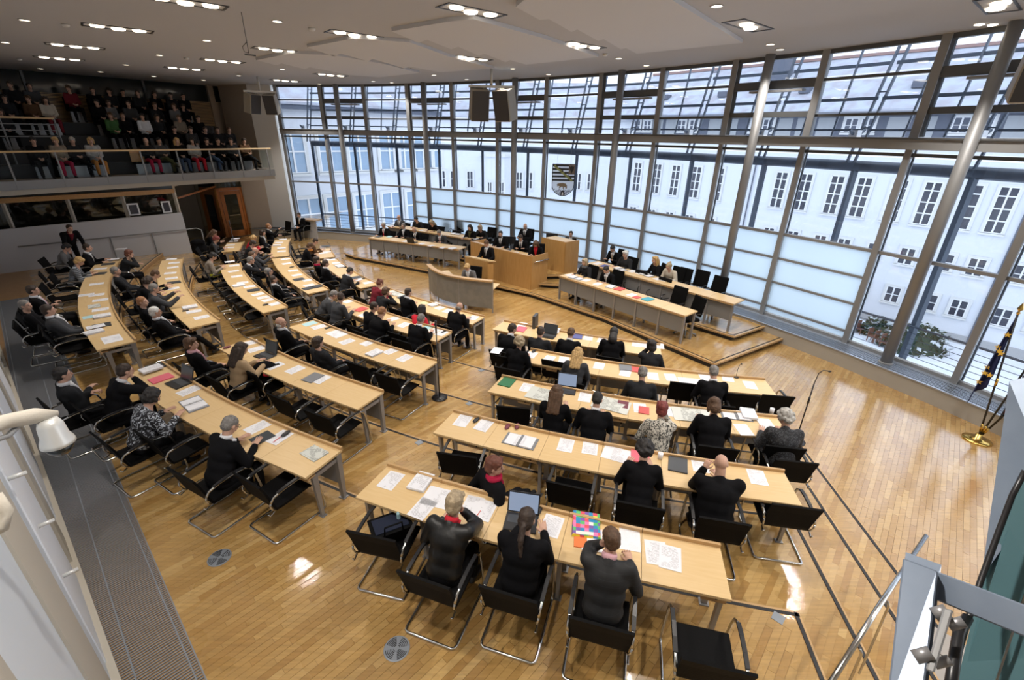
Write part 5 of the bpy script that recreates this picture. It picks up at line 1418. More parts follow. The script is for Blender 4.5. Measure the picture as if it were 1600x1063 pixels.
mp('dark-haired person in charcoal hooded jacket with legs stretched, third middle desk', 497, 536, 2, 'back', hair='full', hc_='h_dark', top='charcoal', legs='black')
mp('woman with brown curls, black waistcoat and pink sleeves, fourth middle desk', 299, 538, 3, 'back_r', build='f', hair='full', hc_='h_brown', top='black', shirt='pink')
mp('woman with long dark hair in beige jacket typing, fourth middle desk', 377, 546, 3, 'laptop', build='f', hair='long', hc_='h_dark', top='beige')
mp('young dark-haired man in dark suit leaning back at left end of rear middle desk', 98, 586, 4, 'folded', hc_='h_black', shirt='white', top='charcoal')
mp('man with hand at his chin using a laptop at the rear middle desk', 196, 580, 4, 'chin', hc_='h_dark', shirt='white', build='m')
mp('woman with black curls in grey-white floral jacket, rear middle desk', 237, 621, 4, 'write', build='m', hair='curly', hc_='h_black', top='print_bw')
mp('man with glasses and black suit touching a tablet at the rear middle desk', 360, 665, 4, 'write', hc_='h_grey', shirt='white', glasses=True)
# left block
mp('man with glasses and pink tie leaning back at the rear left desk', 52, 454, 4, 'folded', hc_='h_dark', shirt='white', tie='pink', glasses=True)
mp('grey-haired man in black leaning back behind the rear left desk', 40, 478, 4, 'back_r', hc_='h_grey', top='black')
mp('heavy dark-haired man in grey suit at the near end of rear left desk', 76, 485, 4, 'back', build='w', hc_='h_dark', top='dark_grey', shirt='white')
mp('woman with short blond hair in grey striped sweater, rear left desk', 124, 409, 4, 'write', build='f', hair='full', hc_='h_blond', top='striped', topname='sweater')
mp('dark-haired man in black suit with striped tie at far end of rear left desk', 143, 387, 4, 'upright', hc_='h_dark', shirt='white', tie='mid_grey')
mp('dark-haired woman in grey top seated below the standing man', 104, 387, 4, 'write', build='f', hair='full', hc_='h_black', top='mid_grey', topname='sweater')
mp('woman with short maroon hair resting her face on her hand, fourth left desk', 202, 397, 3, 'chin', build='f', hair='full', hc_='h_auburn', top='charcoal')
mp('grey-haired man in dark jacket leaning back, fourth left desk', 181, 424, 3, 'back', hc_='h_grey', top='charcoal')
mp('man with brown hair and glasses bending forward, fourth left desk', 243, 429, 3, 'write', hc_='h_brown', glasses=True)
mp('dark curly-haired man half hidden at the fourth left desk', 231, 440, 3, 'write', hair='curly', hc_='h_dark')
mp('man with glasses in grey suit reading a colour newspaper, fourth left desk', 243, 451, 3, 'paper', hc_='h_grey', top='dark_grey', glasses=True)
mp('man with light brown hair in black seen in profile, fourth left desk', 223, 472, 3, 'back_r', hc_='h_ginger', top='black')
mp('white-haired man with glasses in black suit at near end of fourth left desk', 243, 488, 3, 'back', build='w', hc_='h_white', shirt='white', glasses=True)
mp('woman with short black hair in grey-beige blazer, third left desk', 333, 401, 2, 'write', build='f', hair='full', hc_='h_black', top='grey_beige', topname='blazer')
mp('woman with long brown hair at the far left third-row desk', 334, 364, 2, 'write', build='f', hair='long', hc_='h_brown', top='black')
mp('woman with bright red hair in black leather jacket, far left third-row desk', 338, 374, 2, 'write', build='f', hair='full', hc_='h_red', top='leather_jacket')
mp('grey-haired man with hand at mouth in dark suit, second left desk', 392, 407, 1, 'chin', hc_='h_grey', shirt='white', top='charcoal')
mp('balding man with glasses holding up a newspaper, second left desk', 399, 392, 1, 'paper', hair='bald', hc_='h_grey', top='dark_grey')
mp('grey-brown haired man between newspaper reader and his neighbour', 394, 399, 1, 'back', hc_='h_brown', top='charcoal')
mp('man with grey hair and glasses leaning back with stretched arms, second left desk', 420, 425, 1, 'back', hc_='h_grey', glasses=True)
mp('dark-haired bearded man at near end of second left desk', 427, 437, 1, 'back', hc_='h_dark', beard=True, shirt='white')
mp('woman with curly blond hair in red sweater at the far left second-row desk', 396, 373, 1, 'write', build='f', hair='curly', hc_='h_blond', top='red', topname='sweater')
mp('dark-haired person in grey-black top in front of the red sweater', 395, 381, 1, 'write', hair='full', hc_='h_dark', top='charcoal')
mp('woman with dark bob in black jacket at the far left second-row desk', 410, 364, 1, 'lap', build='f', hair='bob', hc_='h_dark', shirt='white')
mp('ginger-haired man gesturing with a raised hand, far left second row', 420, 354, 1, 'gesture', hc_='h_ginger', shirt='light_grey')
mp('woman with dark hair and pink scarf at the front left desk', 495, 407, 0, 'back', build='f', hair='full', hc_='h_dark', scarf='crimson')
mp('dark-haired man in black suit beside the pink scarf, front left desk', 509, 412, 0, 'lap_cross', hc_='h_dark', shirt='white')
mp('young dark-haired man with white collar at near end of front left desk', 547, 424, 0, 'write', hc_='h_black', top='charcoal', shirt='white')
mp('woman with brown hair and orange scarf at the far left front-row desk', 484, 385, 0, 'write', build='f', hair='full', hc_='h_brown', top='black', scarf='orange')
mp('dark-haired man beside the woman with orange scarf, far left front row', 496, 377, 0, 'write', hc_='h_dark', top='brown')
# dais
def dp(label, px, py, z, face, pose, kind='c', **kw):
    p, pos, rz = person(label, (px, py), z, R_(face), pose, **kw)
    if kind: SEATED.append((pos, rz, z, kind)); 
    return p
FL, FRG = 180 - 25, 128     # facing angles of the left and right benches (0 = +Y)
FL = math.degrees(math.atan2(-.9, -.42)) - 90; FRG = math.degrees(math.atan2(-.617, -.787)) - 90
dp('grey-haired man with glasses and red tie at left end of lower left bench', 599, 352, .15, FL, 'upright', shirt='white', tie='red', hc_='h_lightgrey', glasses=True)
dp('man with folded hands second from left on the lower left bench', 630, 353.5, .15, FL, 'upright', shirt='white', hc_='h_grey')
dp('man with white hair and dark tie in middle of lower left bench', 647, 359.5, .15, FL, 'write', shirt='white', tie='navy', hair='bald', hc_='h_lightgrey')
dp('man with grey hair and pink tie writing, right part of lower left bench', 686, 364, .15, FL, 'write', shirt='white', tie='pink', hc_='h_grey', top='dark_grey')
dp('grey-haired man in dark suit at left end of the upper left bench', 623, 340, .30, FL, 'upright', shirt='white', tie='charcoal', hair='bald', hc_='h_lightgrey', top='dark_grey')
dp('dark-haired man in maroon-brown top bending down, upper left bench', 650, 343, .30, FL, 'write', hc_='h_black', top='charcoal')
dp('woman with long blond-brown hair at the upper left bench', 674, 348, .30, FL, 'write', build='f', hair='long', hc_='h_greyblond')
dp('woman with long black hair and yellow-green top, upper left bench', 734, 356, .30, FL, 'upright', build='f', hair='long', hc_='h_black', shirt='olive')
dp('person with grey-blond bob touching their hair, upper left bench', 750, 356, .30, FL, 'chin', build='f', hair='bob', hc_='h_greyblond', top='charcoal')
PB = math.degrees(math.atan2(-.66, -.75)) - 90
PB = FL + 12
dp('man with moustache and white shirt behind left part of president bench', 782, 366, .45, PB, 'upright', 'o', shirt='white', tie='black', hc_='h_black', beard=True)
dp('session president in dark suit reading, middle of the president bench', 813.5, 372, .45, PB, 'write', 'o', shirt='white', tie='navy', hc_='h_dark')
dp('woman with long brown hair, glasses and red blouse at president bench', 837, 381.5, .45, PB, 'write', 'o', build='f', hair='long', hc_='h_brown', shirt='red', glasses=True)
dp('man with short grey hair behind the president bench by the steel column', 820.5, 354, .45, FL, 'upright', 'o', shirt='white', tie='black', hair='bald', hc_='h_grey')
dp('man in black suit behind the maple side bench, looking left', 892, 366, .30, PB, 'upright', 'o', shirt='white', tie='grey_beige', hc_='h_dark')
dp('woman with grey-blond hair and grey scarf at left end of lower right bench', 913.5, 410, .15, FRG, 'upright', 'o', build='f', hair='bob', hc_='h_greyblond', top='charcoal', scarf='mid_grey')
dp('dark-haired man with white tie bending over papers, lower right bench', 947, 422, .15, FRG, 'write', 'o', shirt='white', tie='light_grey', hc_='h_black')
dp('dark-haired man with cream tie at left end of upper right bench', 957, 389, .30, FRG, 'write', 'o', shirt='white', tie='beige', hc_='h_black')
dp('person with short light grey hair and glasses at upper right bench', 977, 397.5, .30, FRG, 'upright', 'o', hair='full', hc_='h_white', top='charcoal', glasses=True)
dp('woman with long blond hair in black leaning to the left, upper right bench', 1023.5, 406.5, .30, FRG - 20, 'upright', 'o', build='f', hair='long', hc_='h_blond')
dp('woman with blond bun in beige jacket at the upper right bench', 1045, 416.5, .30, FRG, 'write', 'o', build='f', hair='bun', hc_='h_greyblond', top='cream')
dp('woman with short blond hair and white collar behind the curved stenographer desk', 730, 418, 0, FL + 3, 'write', 'o', build='f', hair='full', hc_='h_blond', top='mid_grey', shirt='white')
person('man in dark suit standing and reading at the speaker lectern', (760, 381), 0, R_(FL - 6), 'stand_read', hc_='h_brown', shirt='white', tie='mid_grey')
person('man in black suit with maroon shirt standing and leaning over his colleagues', (109, 357), 4 * STEP, to_c(109, 357, 2) - R_(50), 'stand_lean', hc_='h_dark', shirt='maroon')
dp('man in dark suit sitting alone by the far left glass wall', 467, 336.5, 0, FL + 12, 'lap', 'c', shirt='white', tie='beige', hc_='h_dark')
# visitors on the gallery
rows = [
 [(44, 'f', 'full', 'h_black', 'black', 'black'), (79, 'f', 'full', 'h_blond', 'grey_beige', 'crimson'), (106, 'f', 'full', 'h_lightgrey', 'charcoal', 'black'), (135, 'f', 'bob', 'h_blond', 'light_grey', 'orange'),
  (222, 'm', 'bald', 'h_ginger', 'charcoal', 'crimson'), (243, 'm', 'short', 'h_black', 'dark_grey', 'olive'), (271, 'f', 'long', 'h_blond', 'black', 'jeans'), (295, 'f', 'long', 'h_black', 'light_grey', 'red'), (318, 'f', 'full', 'h_dark', 'black', 'jeans'), (336, 'm', 'short', 'h_dark', 'black', 'black'), (356, 'm', 'full', 'h_dark', 'charcoal', 'black'), (377, 'f', 'full', 'h_dark', 'brown', 'charcoal')],
 [(272, 'f', 'full', 'h_dark', 'black', 'black'), (297, 'f', 'full', 'h_dark', 'print_dark', 'black'), (320, 'm', 'short', 'h_dark', 'black', 'black'), (339, 'm', 'short', 'h_dark', 'charcoal', 'black'), (357, 'm', 'short', 'h_brown', 'charcoal', 'black')],
 [(10, 'f', 'long', 'h_dark', 'charcoal', 'black'), (178, 'f', 'full', 'h_brown', 'green', 'black'), (197, 'm', 'short', 'h_brown', 'black', 'black'), (227, 'f', 'full', 'h_black', 'white', 'black'), (250, 'f', 'long', 'h_dark', 'charcoal', 'black'), (283, 'f', 'full', 'h_brown', 'grey_beige', 'black'), (313, 'f', 'full', 'h_dark', 'black', 'black')],
 [(24, 'f', 'long', 'h_black', 'charcoal', 'black'), (60, 'f', 'full', 'h_brown', 'brown', 'black'), (86, 'f', 'long', 'h_dark', 'cream', 'maroon'), (163, 'm', 'full', 'h_black', 'black', 'black'), (181, 'f', 'full', 'h_dark', 'mid_grey', 'black'), (211, 'm', 'short', 'h_dark', 'dark_grey', 'black'), (251, 'f', 'full', 'h_brown', 'charcoal', 'black'), (280, 'f', 'bob', 'h_brown', 'mid_grey', 'black'), (294, 'f', 'full', 'h_dark', 'black', 'black')],
 [(9, 'm', 'short', 'h_black', 'mid_grey', 'black'), (40, 'm', 'short', 'h_dark', 'charcoal', 'black'), (69, 'm', 'short', 'h_dark', 'dark_grey', 'black'), (127, 'f', 'full', 'h_brown', 'maroon', 'black'), (163, 'm', 'short', 'h_dark', 'black', 'black'), (187, 'f', 'full', 'h_dark', 'charcoal', 'black'), (208, 'm', 'short', 'h_black', 'black', 'black'), (230, 'm', 'short', 'h_dark', 'charcoal', 'black'), (255, 'f', 'full', 'h_dark', 'black', 'black'), (279, 'f', 'full', 'h_black', 'charcoal', 'black'), (298, 'm', 'short', 'h_black', 'black', 'black')]]
HW = {'h_black': 'black', 'h_blond': 'blond', 'h_lightgrey': 'grey', 'h_ginger': 'ginger', 'h_dark': 'dark', 'h_brown': 'brown'}
TW = {'black': 'black', 'grey_beige': 'beige-grey', 'charcoal': 'charcoal', 'light_grey': 'light grey', 'dark_grey': 'dark grey', 'brown': 'brown', 'print_dark': 'dark patterned', 'green': 'green', 'white': 'white', 'cream': 'cream', 'maroon': 'maroon', 'mid_grey': 'grey'}
gface = math.atan2(-GNV.y, -GNV.x) - PI / 2
gch = MB(); gch.box((0, 0, .44), (.46, .45, .05)); gch.box((0, -.24, .68), (.46, .04, .50), None); gch.box((0, -.05, .21), (.30, .05, .42))
gch_seat = MB().box((0, .02, .43), (.46, .44, .05)).mesh('seat', 'black_leather'); gch_back = MB().box((0, -.23, .68), (.46, .04, .48)).mesh('backrest', 'black_leather'); gch_leg = MB().box((0, 0, .20), (.38, .05, .41)).mesh('leg', 'leg_grey')
def gallery_pt(px, t):
    r = ray(px, 200); u = Vector((r.x, r.y)); o = GE0 + GNV * t; k = o.dot(GNV) / u.dot(GNV); return u * k
for ri, rw_ in enumerate(rows):
    for k, (px, bd, hr, hcx, tp, lg) in enumerate(rw_):
        q = gallery_pt(px, TOFF[ri]); z = RISE[ri]; pose = ('lap', 'lap_r', 'lap_cross')[k % 3] if ri == 0 else ('lap', 'lap_r')[k % 2]
        who = 'woman' if bd == 'f' else 'man'
        person(f'{HW[hcx]}-haired gallery visitor in {TW[tp]} top, {ORD[k]} from left in the {["front", "second", "third", "fourth", "top"][ri]} visitor row', (0, 0), z, gface, pose, build=bd, hair=hr, hc_=hcx, top=tp, legs=lg, topname='top', headz=Vector((q.x, q.y, 0)))
        c = root('visitor_seat', f'black visitor seat under the {ORD[k]} visitor from the left, {["front", "second", "third", "fourth", "top"][ri]} gallery row', 'chair', PEOPLE[-1][1] , gface)
        put('seat', gch_seat, c); put('backrest', gch_back, c); put('leg', gch_leg, c)
for k, px in enumerate((205,)):
    q = gallery_pt(px, TOFF[0]); c = root('visitor_seat', 'empty ochre-backed visitor seat in the front gallery row', 'chair', (q.x, q.y, RISE[0]), gface)
    put('seat', gch_seat, c); put('backrest', gch_back, c, m='beam_wood'); put('leg', gch_leg, c)

# ---------------------------------------------------------------- chairs: under people, then the empty ones
def seat_name(pos, lv):
    v = Vector((pos[0] - C0.x, pos[1] - C0.y)); a = math.degrees(math.atan2(v.y, v.x)) % 360
    if lv in (0, 1, 2, 3, 4) and not isinstance(lv, str):
        best = 'right' if a > 246.2 else ('middle' if a > 229.6 else ('left' if a > 208.8 else 'far left'))
        return best, lv, a
    return None, lv, a
CHAIRS = []
for pos, rz, z, lv in SEATED:
    if lv == 'o': office_pos = Vector((pos.x, pos.y, z)); CHAIRS.append(('o', office_pos, rz, None, 'occupied'))
    else:
        n = seat_name(pos, lv) if lv != 'c' else None
        CHAIRS.append(('c', Vector((pos.x, pos.y, z)), rz, n, 'occupied'))
def ec(px, py, lv, yaw=0):
    z = lv * STEP; q = at(px, py, z + .46); f = to_c(px, py, z + .46) + R_(yaw)
    CHAIRS.append(('c', Vector((q.x, q.y, z)), f, seat_name(q, lv), 'empty'))
for a in [(612, 842, 4, 8), (1098, 1022, 4, 0), (727, 724, 3, 10), (893, 770, 3, 0), (1215, 800, 3, 0), (806, 652, 2, 12), (1146, 632, 1, 0), (1196, 634, 1, 0), (800, 575, 1, 10), (872, 582, 1, 0), (1062, 615, 1, 0),
          (583, 588, 2, 0), (626, 605, 2, 0), (425, 600, 3, 0), (472, 640, 3, 0), (530, 665, 3, 0), (285, 700, 4, 0), (440, 765, 4, -5), (118, 542, 4, 0), (75, 515, 4, 0), (98, 446, 4, 10), (103, 466, 4, 0),
          (339, 432, 2, 0), (348, 444, 2, 0), (358, 457, 2, 0), (368, 468, 2, 0), (380, 481, 2, 0), (397, 493, 2, 0), (322, 392, 2, 15), (458, 475, 1, 0), (473, 400, 0, 0), (640, 540, 1, 0), (1203, 712, 2, 0)]: ec(*a)
cnt = {}
cl = [c for c in CHAIRS if c[0] == 'c' and c[3]]
byrow = {}
for c in cl: byrow.setdefault((c[3][0], c[3][1]), []).append(c)
for (bk, lv), lst in byrow.items():
    lst.sort(key=lambda c: c[3][2])
    for k, c in enumerate(lst):
        chair(c[1], c[2], f'{c[4]} black cantilever armchair, {ORD[k]} from left, {RNAME[lv]} desk, {bk} block')
rest = [c for c in CHAIRS if not (c[0] == 'c' and c[3])]
rest.sort(key=lambda c: c[1].x)
DA = {}
k1 = k2 = 0
for c in rest:
    if c[0] == 'c':
        chair(c[1], c[2], f'black cantilever chair under a person on or near the dais, {ORD[k1]} from the left'); k1 += 1
    else:
        office(c[1], c[2], f'black swivel chair on the dais or below it, {ORD[k2]} occupied swivel chair from the left'); k2 += 1
def eo(px, py, z, f, label, fn=office):
    q = at(px, py, z + .75); fn(Vector((q.x, q.y, z)), R_(f), label)
for i, (px, py, z, f) in enumerate([(991, 440, .15, FRG), (1028, 452, .15, FRG), (1052, 467, .15, FRG), (1077, 482, .15, FRG - 20), (1062, 436, .30, FRG), (1088, 440, .30, FRG), (1116, 450, .30, FRG)]):
    eo(px, py, z, f, f'empty black swivel chair at the right government benches, {ORD[i]} empty one from the left')
for i, (px, py, z, f) in enumerate([(696, 354, .30, FL), (714, 357, .30, FL), (764, 368, .30, FL), (708, 373, .15, FL)]):
    eo(px, py, z, f, f'empty black chair at the left government benches, {ORD[i]} empty one listed from the windows')
eo(442, 357, 0, FL - 10, 'empty black swivel chair beside the lone man at the far left glass wall')

# ================================================================== THINGS ON THE DESKS
A4 = MB().box((0, 0, .0012), (.21, .297, .0016)).mesh('sheet', 'paper_print')
A4b = MB().box((0, 0, .0012), (.21, .297, .0016)).mesh('sheet', 'paper_plain')
b = MB()
for k in range(6): b.box((random.uniform(-.006, .006), random.uniform(-.006, .006), .003 + k * .006), (.21, .297, .0055), random.uniform(-.03, .03))
STK = b.mesh('stack', 'paper_print')
LS = MB().box((0, 0, .0012), (.42, .297, .0016)).mesh('sheet', 'paper_print')
b = MB()
for x, r in ((-.15, .04), (.15, -.03)): b.hexa([(x - .15, -.2, .004), (x + .15, -.2, .004), (x + .15, .2, .004), (x - .15, .2, .004), (x - .15, -.2, .008 + (r < 0) * .01), (x + .15, -.2, .008 + (r > 0) * .01), (x + .15, .2, .012), (x - .15, .2, .012)])
NEWS = b.mesh('newspaper', 'newspaper')
NFOLD = MB().box((0, 0, .005), (.30, .22, .008)).box((.01, .012, .011), (.28, .20, .004), .06).mesh('newspaper', 'newspaper')
FOLD = MB().box((0, 0, .006), (.24, .31, .012)).box((0, 0, .0135), (.236, .306, .003)).mesh('folder', 'dark_folder')
CASE = MB().ell((0, 0, .018), (.035, .08, .018), None, 12, 8).mesh('case', 'black_plastic', True)
PHONE = MB().box((0, 0, .006), (.065, .13, .011)).mesh('phone', 'black_plastic', bevel=.003)
LAP = dict(base=MB().box((0, 0, .010), (.35, .25, .018)).mesh('base', 'black_plastic', bevel=.004), keys=MB().box((0, .03, .0195), (.30, .11, .002)).mesh('keyboard', 'dark_folder'),
           lid=MB().hexa([(-.175, .125, .018), (.175, .125, .018), (.175, .134, .018), (-.175, .134, .018), (-.175, .20, .245), (.175, .20, .245), (.175, .209, .245), (-.175, .209, .245)]).mesh('lid', 'black_plastic'),
           screen=MB().hexa([(-.16, .1275, .035), (.16, .1275, .035), (.16, .131, .035), (-.16, .131, .035), (-.16, .1905, .232), (.16, .1905, .232), (.16, .194, .232), (-.16, .194, .232)]).mesh('screen', 'screen'))
MUG = MB().lathe([(.03, 0), (.036, .09), (.033, .09), (.028, .01)], 14).mesh('cup', 'paper_edge', True)
PEN = MB().tube([(0, -.07, .006), (0, .07, .006)], .005, 6).mesh('pen', 'red_folder')
BSTAND = MB().box((0, 0, .16), (.07, .28, .32)).mesh('cover', 'dark_folder')
BAGM = MB().hexa([(-.15, -.17, 0), (.15, -.17, 0), (.15, .17, 0), (-.15, .17, 0), (-.14, -.16, .03), (.14, -.16, .035), (.14, .16, .03), (-.14, .16, .04)]).mesh('bag', 'patchwork')
GOOSE = MB().lathe([(.05, 0), (.05, .015), (.02, .03)], 14).tube([(0, 0, .02), (0, .01, .15), (0, -.02, .27), (0, -.07, .33)], .005, 6).ell((0, -.085, .335), (.014, .02, .014), u=8, v=6).mesh('microphone', 'black_plastic', True)
TYPES = {}
def T_(k, nm, desc, cat, me, **kw): TYPES[k] = (nm, desc, cat, me, kw)
T_('s', 'paper_sheet', 'white printed sheet', 'paper', A4); T_('p', 'paper_sheet', 'nearly blank white sheet', 'paper', A4b); T_('k', 'paper_stack', 'thick paper stack', 'paper', STK)
T_('w', 'paper_sheet', 'wide white double sheet', 'paper', LS); T_('n', 'newspaper', 'open grey newspaper', 'newspaper', NEWS); T_('nf', 'newspaper', 'folded grey newspaper', 'newspaper', NFOLD)
for c in ('dark', 'pink', 'red', 'green', 'blue', 'grey', 'teal'): T_('f' + c[0] + ('n' if c == 'grey' else ''), 'folder', f'{"black" if c == "dark" else c} folder', 'folder', FOLD, m=c + '_folder')
T_('oc', 'booklet', 'bright orange booklet', 'booklet', FOLD, m='orange_card', sc=.55); T_('mb', 'booklet', 'maroon booklet', 'booklet', FOLD, m='maroon_cover', sc=.75); T_('rb', 'booklet', 'red and white booklet', 'booklet', FOLD, m='red_folder', sc=.7)
T_('bl', 'paper_sheet', 'pale blue sheet', 'paper', A4b, m='paper_blue'); T_('ye', 'paper_sheet', 'pale yellow sheet', 'paper', A4b, m='paper_yellow')
T_('c', 'glasses_case', 'black glasses case', 'case', CASE); T_('cr', 'glasses_case', 'dark red case', 'case', CASE, m='maroon_cover'); T_('ph', 'mobile_phone', 'black mobile phone', 'phone', PHONE)
T_('l', 'laptop', 'open black laptop', 'laptop', None); T_('lo', 'laptop', 'open black laptop with dark screen', 'laptop', None); T_('bi', 'ring_binder', 'open binder with white papers', 'binder', None); T_('bs', 'ring_binder', 'upright dark binder', 'binder', BSTAND)
T_('t', 'tablet', 'black tablet', 'tablet', FOLD, m='screen_off', sc=.85); T_('u', 'cup', 'white cup', 'cup', MUG); T_('pe', 'pen', 'red pen', 'pen', PEN); T_('ba', 'gift_bag', 'colourful patchwork paper bag', 'bag', BAGM); T_('g', 'desk_microphone', 'gooseneck desk microphone', 'microphone', GOOSE)
used_spots = {}
def item(k, px, py, z, rz, label, lift=0):
    nm, desc, cat, me, kw = TYPES[k]; q = at(px, py, z)
    # loose things that overlap lie on top of one another
    lay = 0
    if k not in ('l', 'lo', 'g', 'u', 'bs', 'pe', 'c', 'cr', 'ph'):
        for o in used_spots.get(round(z, 2), []):
            if (o[0] - q).length < .24: lay = max(lay, o[1] + 1)
    else:
        for o in used_spots.get(round(z, 2), []):
            if (o[0] - q).length < .15: lay = max(lay, o[1] + 1)
    used_spots.setdefault(round(z, 2), []).append((q, lay if k not in ('k', 'bi', 'fd') else lay + 9))
    q.z = z + .001 + lay * .0024
    if k in ('l', 'lo'):
        o = root(nm, label, cat, q, rz)
        put('base', LAP['base'], o); put('keyboard', LAP['keys'], o); ld = put('lid', LAP['lid'], o); put('screen', LAP['screen'], ld, m='screen' if k == 'l' else 'screen_off')
        return o
    if k == 'bi':
        o = root(nm, label, cat, q, rz)
        MB().box((-.14, 0, .006), (.27, .32, .008)).box((.14, 0, .006), (.27, .32, .008)).box((0, 0, .012), (.05, .32, .022)).build('cover', 'grey_folder', o)
        MB().box((.13, 0, .022), (.21, .297, .022)).build('sheets', 'paper_print', o); MB().box((-.13, 0, .013), (.21, .297, .004)).build('sheets', 'paper_print', o)
        MB().tube([(.02, -.05, .02), (.0, -.05, .05), (-.02, -.05, .02)], .003, 6).tube([(.02, .05, .02), (.0, .05, .05), (-.02, .05, .02)], .003, 6).build('rings', 'chrome', o); o.scale = (.85, .85, .85)
        return o
    o = put(nm, me, None, q, rz, m=kw.get('m')); tag(o, label, cat)
    if 'sc' in kw: o.scale = (kw['sc'],) * 3
    return o
DATA = {
('R', 4): 's 611 751,k 658 755,s 660 795,w 690 779,s 738 791,s 757 798,pe 746 806,l 814 818,c 842 799,s 862 822,ba 916 822,oc 907 846,p 925 844,p 984 843,s 1025 864,s 1047 872',
('R', 3): 's 723 658,c 744 658,s 756 665,cr 793 668,cr 808 668,bi 813 690,s 884 696,s 922 700,w 966 711,fp 1000 712,u 1031 717,fd 1059 727,s 1094 727,s 1183 746',
('R', 2): 'fg 792 598,s 823 606,n 851 618,l 884 611,s 914 621,n 955 633,mb 973 633,s 1000 638,rb 1006 642,s 1045 643,n 1081 649,bi 1150 650,k 1169 650,s 1162 672,u 1205 646,s 1197 663',
('R', 1): 'p 776 548,s 830 555,c 834 550,s 858 561,s 881 563,s 936 572,fgn 977 574,p 977 583,rb 992 578,s 1020 588,s 1048 590,w 1078 597,s 1102 590,s 1137 591,g 1150 590,s 1172 602',
('R', 0): 's 816 508,fp 814 515,bs 836 511,k 867 518,lo 856 526,fb 902 526,s 919 528,s 941 532,s 995 538,w 1010 540,s 1030 541',
('M', 0): 'n 620 459,fd 630 465,ye 665 473,k 678 477,s 688 481,s 700 486,s 740 497,ph 733 498',
('M', 1): 's 545 471,fr 564 484,s 570 492,s 616 498,s 631 508,bl 668 512,s 678 517,s 690 521,ph 693 519',
('M', 2): 'bl 484 506,s 498 511,ph 512 513,w 526 522,s 542 534,s 575 536,k 585 553,s 611 549,s 632 560,c 592 535',
('M', 3): 'cr 355 544,s 391 536,s 400 546,lo 414 557,s 429 572,ph 431 571,s 461 578,fgn 489 591,s 502 593',
('M', 4): 'k 237 580,fd 245 573,fp 252 592,lo 279 600,s 295 611,bi 303 632,s 402 668,t 410 685,s 437 684,c 447 680,pe 433 688,nf 491 709',
('L', 4): 's 189 389,s 177 405,fd 169 413,s 157 420,fd 155 428,s 151 444,s 135 461,s 151 461,s 157 469,nf 147 479,s 157 484,bl 143 495,k 160 495,fd 159 509,s 150 512,k 147 520,w 175 530',
('L', 3): 's 268 405,s 272 411,s 270 418,s 266 427,s 268 435,fd 272 442,s 270 451,k 297 481,s 303 487,ph 290 486,s 315 496',
('L', 2): 's 359 409,s 366 415,s 365 424,s 370 432,s 379 442,k 373 447,s 390 448,fd 396 454,s 403 460,s 411 465,s 419 469,c 415 477,s 430 475',
('L', 1): 's 446 405,s 448 412,c 456 418,s 458 423,s 464 430,fd 467 437,s 481 438,s 483 446,fd 496 448,fd 482 451',
('L', 0): 's 517 406,s 526 411,bi 531 416,g 540 418,fd 557 434,s 560 437,s 575 442,g 568 436',
('K', 0): 'fd 509 385,s 511 394,s 505 396,g 517 392', ('K', 1): 's 442 374,s 436 379,k 433 384,k 440 389,s 440 393', ('K', 2): 's 368 373,s 365 377,s 360 383,s 359 387'}
WORD = {'R': 'right', 'M': 'middle', 'L': 'left', 'K': 'far left'}
for (bk_, ri), txt in DATA.items():
    its = []
    for e in txt.split(','):
        k, x, y = e.split(); its.append((k, float(x), float(y)))
    z = ri * STEP + .75; cntk = {}
    def ang(i): q = at(i[1], i[2], z); return math.degrees(math.atan2(q.y - C0.y, q.x - C0.x)) % 360
    R0 = ROWR[ri] - .03
    for k, x, y in sorted(its, key=ang):
        desc = TYPES[k][1]; n = cntk.get(desc, 0); cntk[desc] = n + 1
        tot = sum(1 for e in its if TYPES[e[0]][1] == desc)
        pre = f'{ORD[n]} {desc} from left' if tot > 1 else desc
        rz = to_c(x, y, z) + random.uniform(-.16, .16)
        if k in ('n', 'nf', 'w'): rz += random.uniform(-.1, .1)
        item(k, x, y, z, rz, f'{pre} on the {RNAME[ri]} desk of the {WORD[bk_]} block')
BEN = {'lower left bench': (.95, FL, 'fd 592 370,bl 608 370,s 634 377,lo 645 379,s 659 381,s 674 384,s 692 387,k 707 389'), 'upper left bench': (1.10, FL, 's 614 354,s 659 360,bi 712 366,s 728 370,s 743 373'),
       'president bench': (1.16, PB, 's 779 388,fd 794 391,s 806 395,s 826 400'), 'lower right bench': (.95, FRG, 's 890 430,bi 900 435,s 916 438,s 934 444,k 954 449,fr 968 452,s 987 461,rb 995 465,ft 1012 468'),
       'upper right bench': (1.10, FRG, 's 934 412,fb 945 416,bi 969 421,s 988 424,s 1000 427,bi 1010 430,s 1028 436,s 1039 438'), 'stenographer desk': (.76, FL + 180, 's 716 436,s 740 441')}
for nm, (z, f, txt) in BEN.items():
    cntk = {}; its = [e.split() for e in txt.split(',')]
    for k, x, y in its:
        desc = TYPES[k][1]; n = cntk.get(desc, 0); cntk[desc] = n + 1; tot = sum(1 for e in its if TYPES[e[0]][1] == desc)
        item(k, float(x), float(y), z, R_(f) + random.uniform(-.2, .2), (f'{ORD[n]} {desc} from left' if tot > 1 else desc) + f' on the {nm}')
# monitors
for (px, py, z, f, lb) in [(862, 379, 1.26, PB, 'black monitor on the maple side bench'), (797, 384, 1.16, PB, 'small black monitor at the left of the president bench')]:
    q = at(px, py, z); m_ = root('monitor', lb, 'monitor', q, R_(f))
    MB().box((0, .02, .22), (.46, .03, .28)).build('screen_housing', 'black_plastic', m_); MB().box((0, 0, .05), (.05, .03, .10)).box((0, 0, .006), (.22, .16, .012)).build('stand', 'black_plastic', m_)

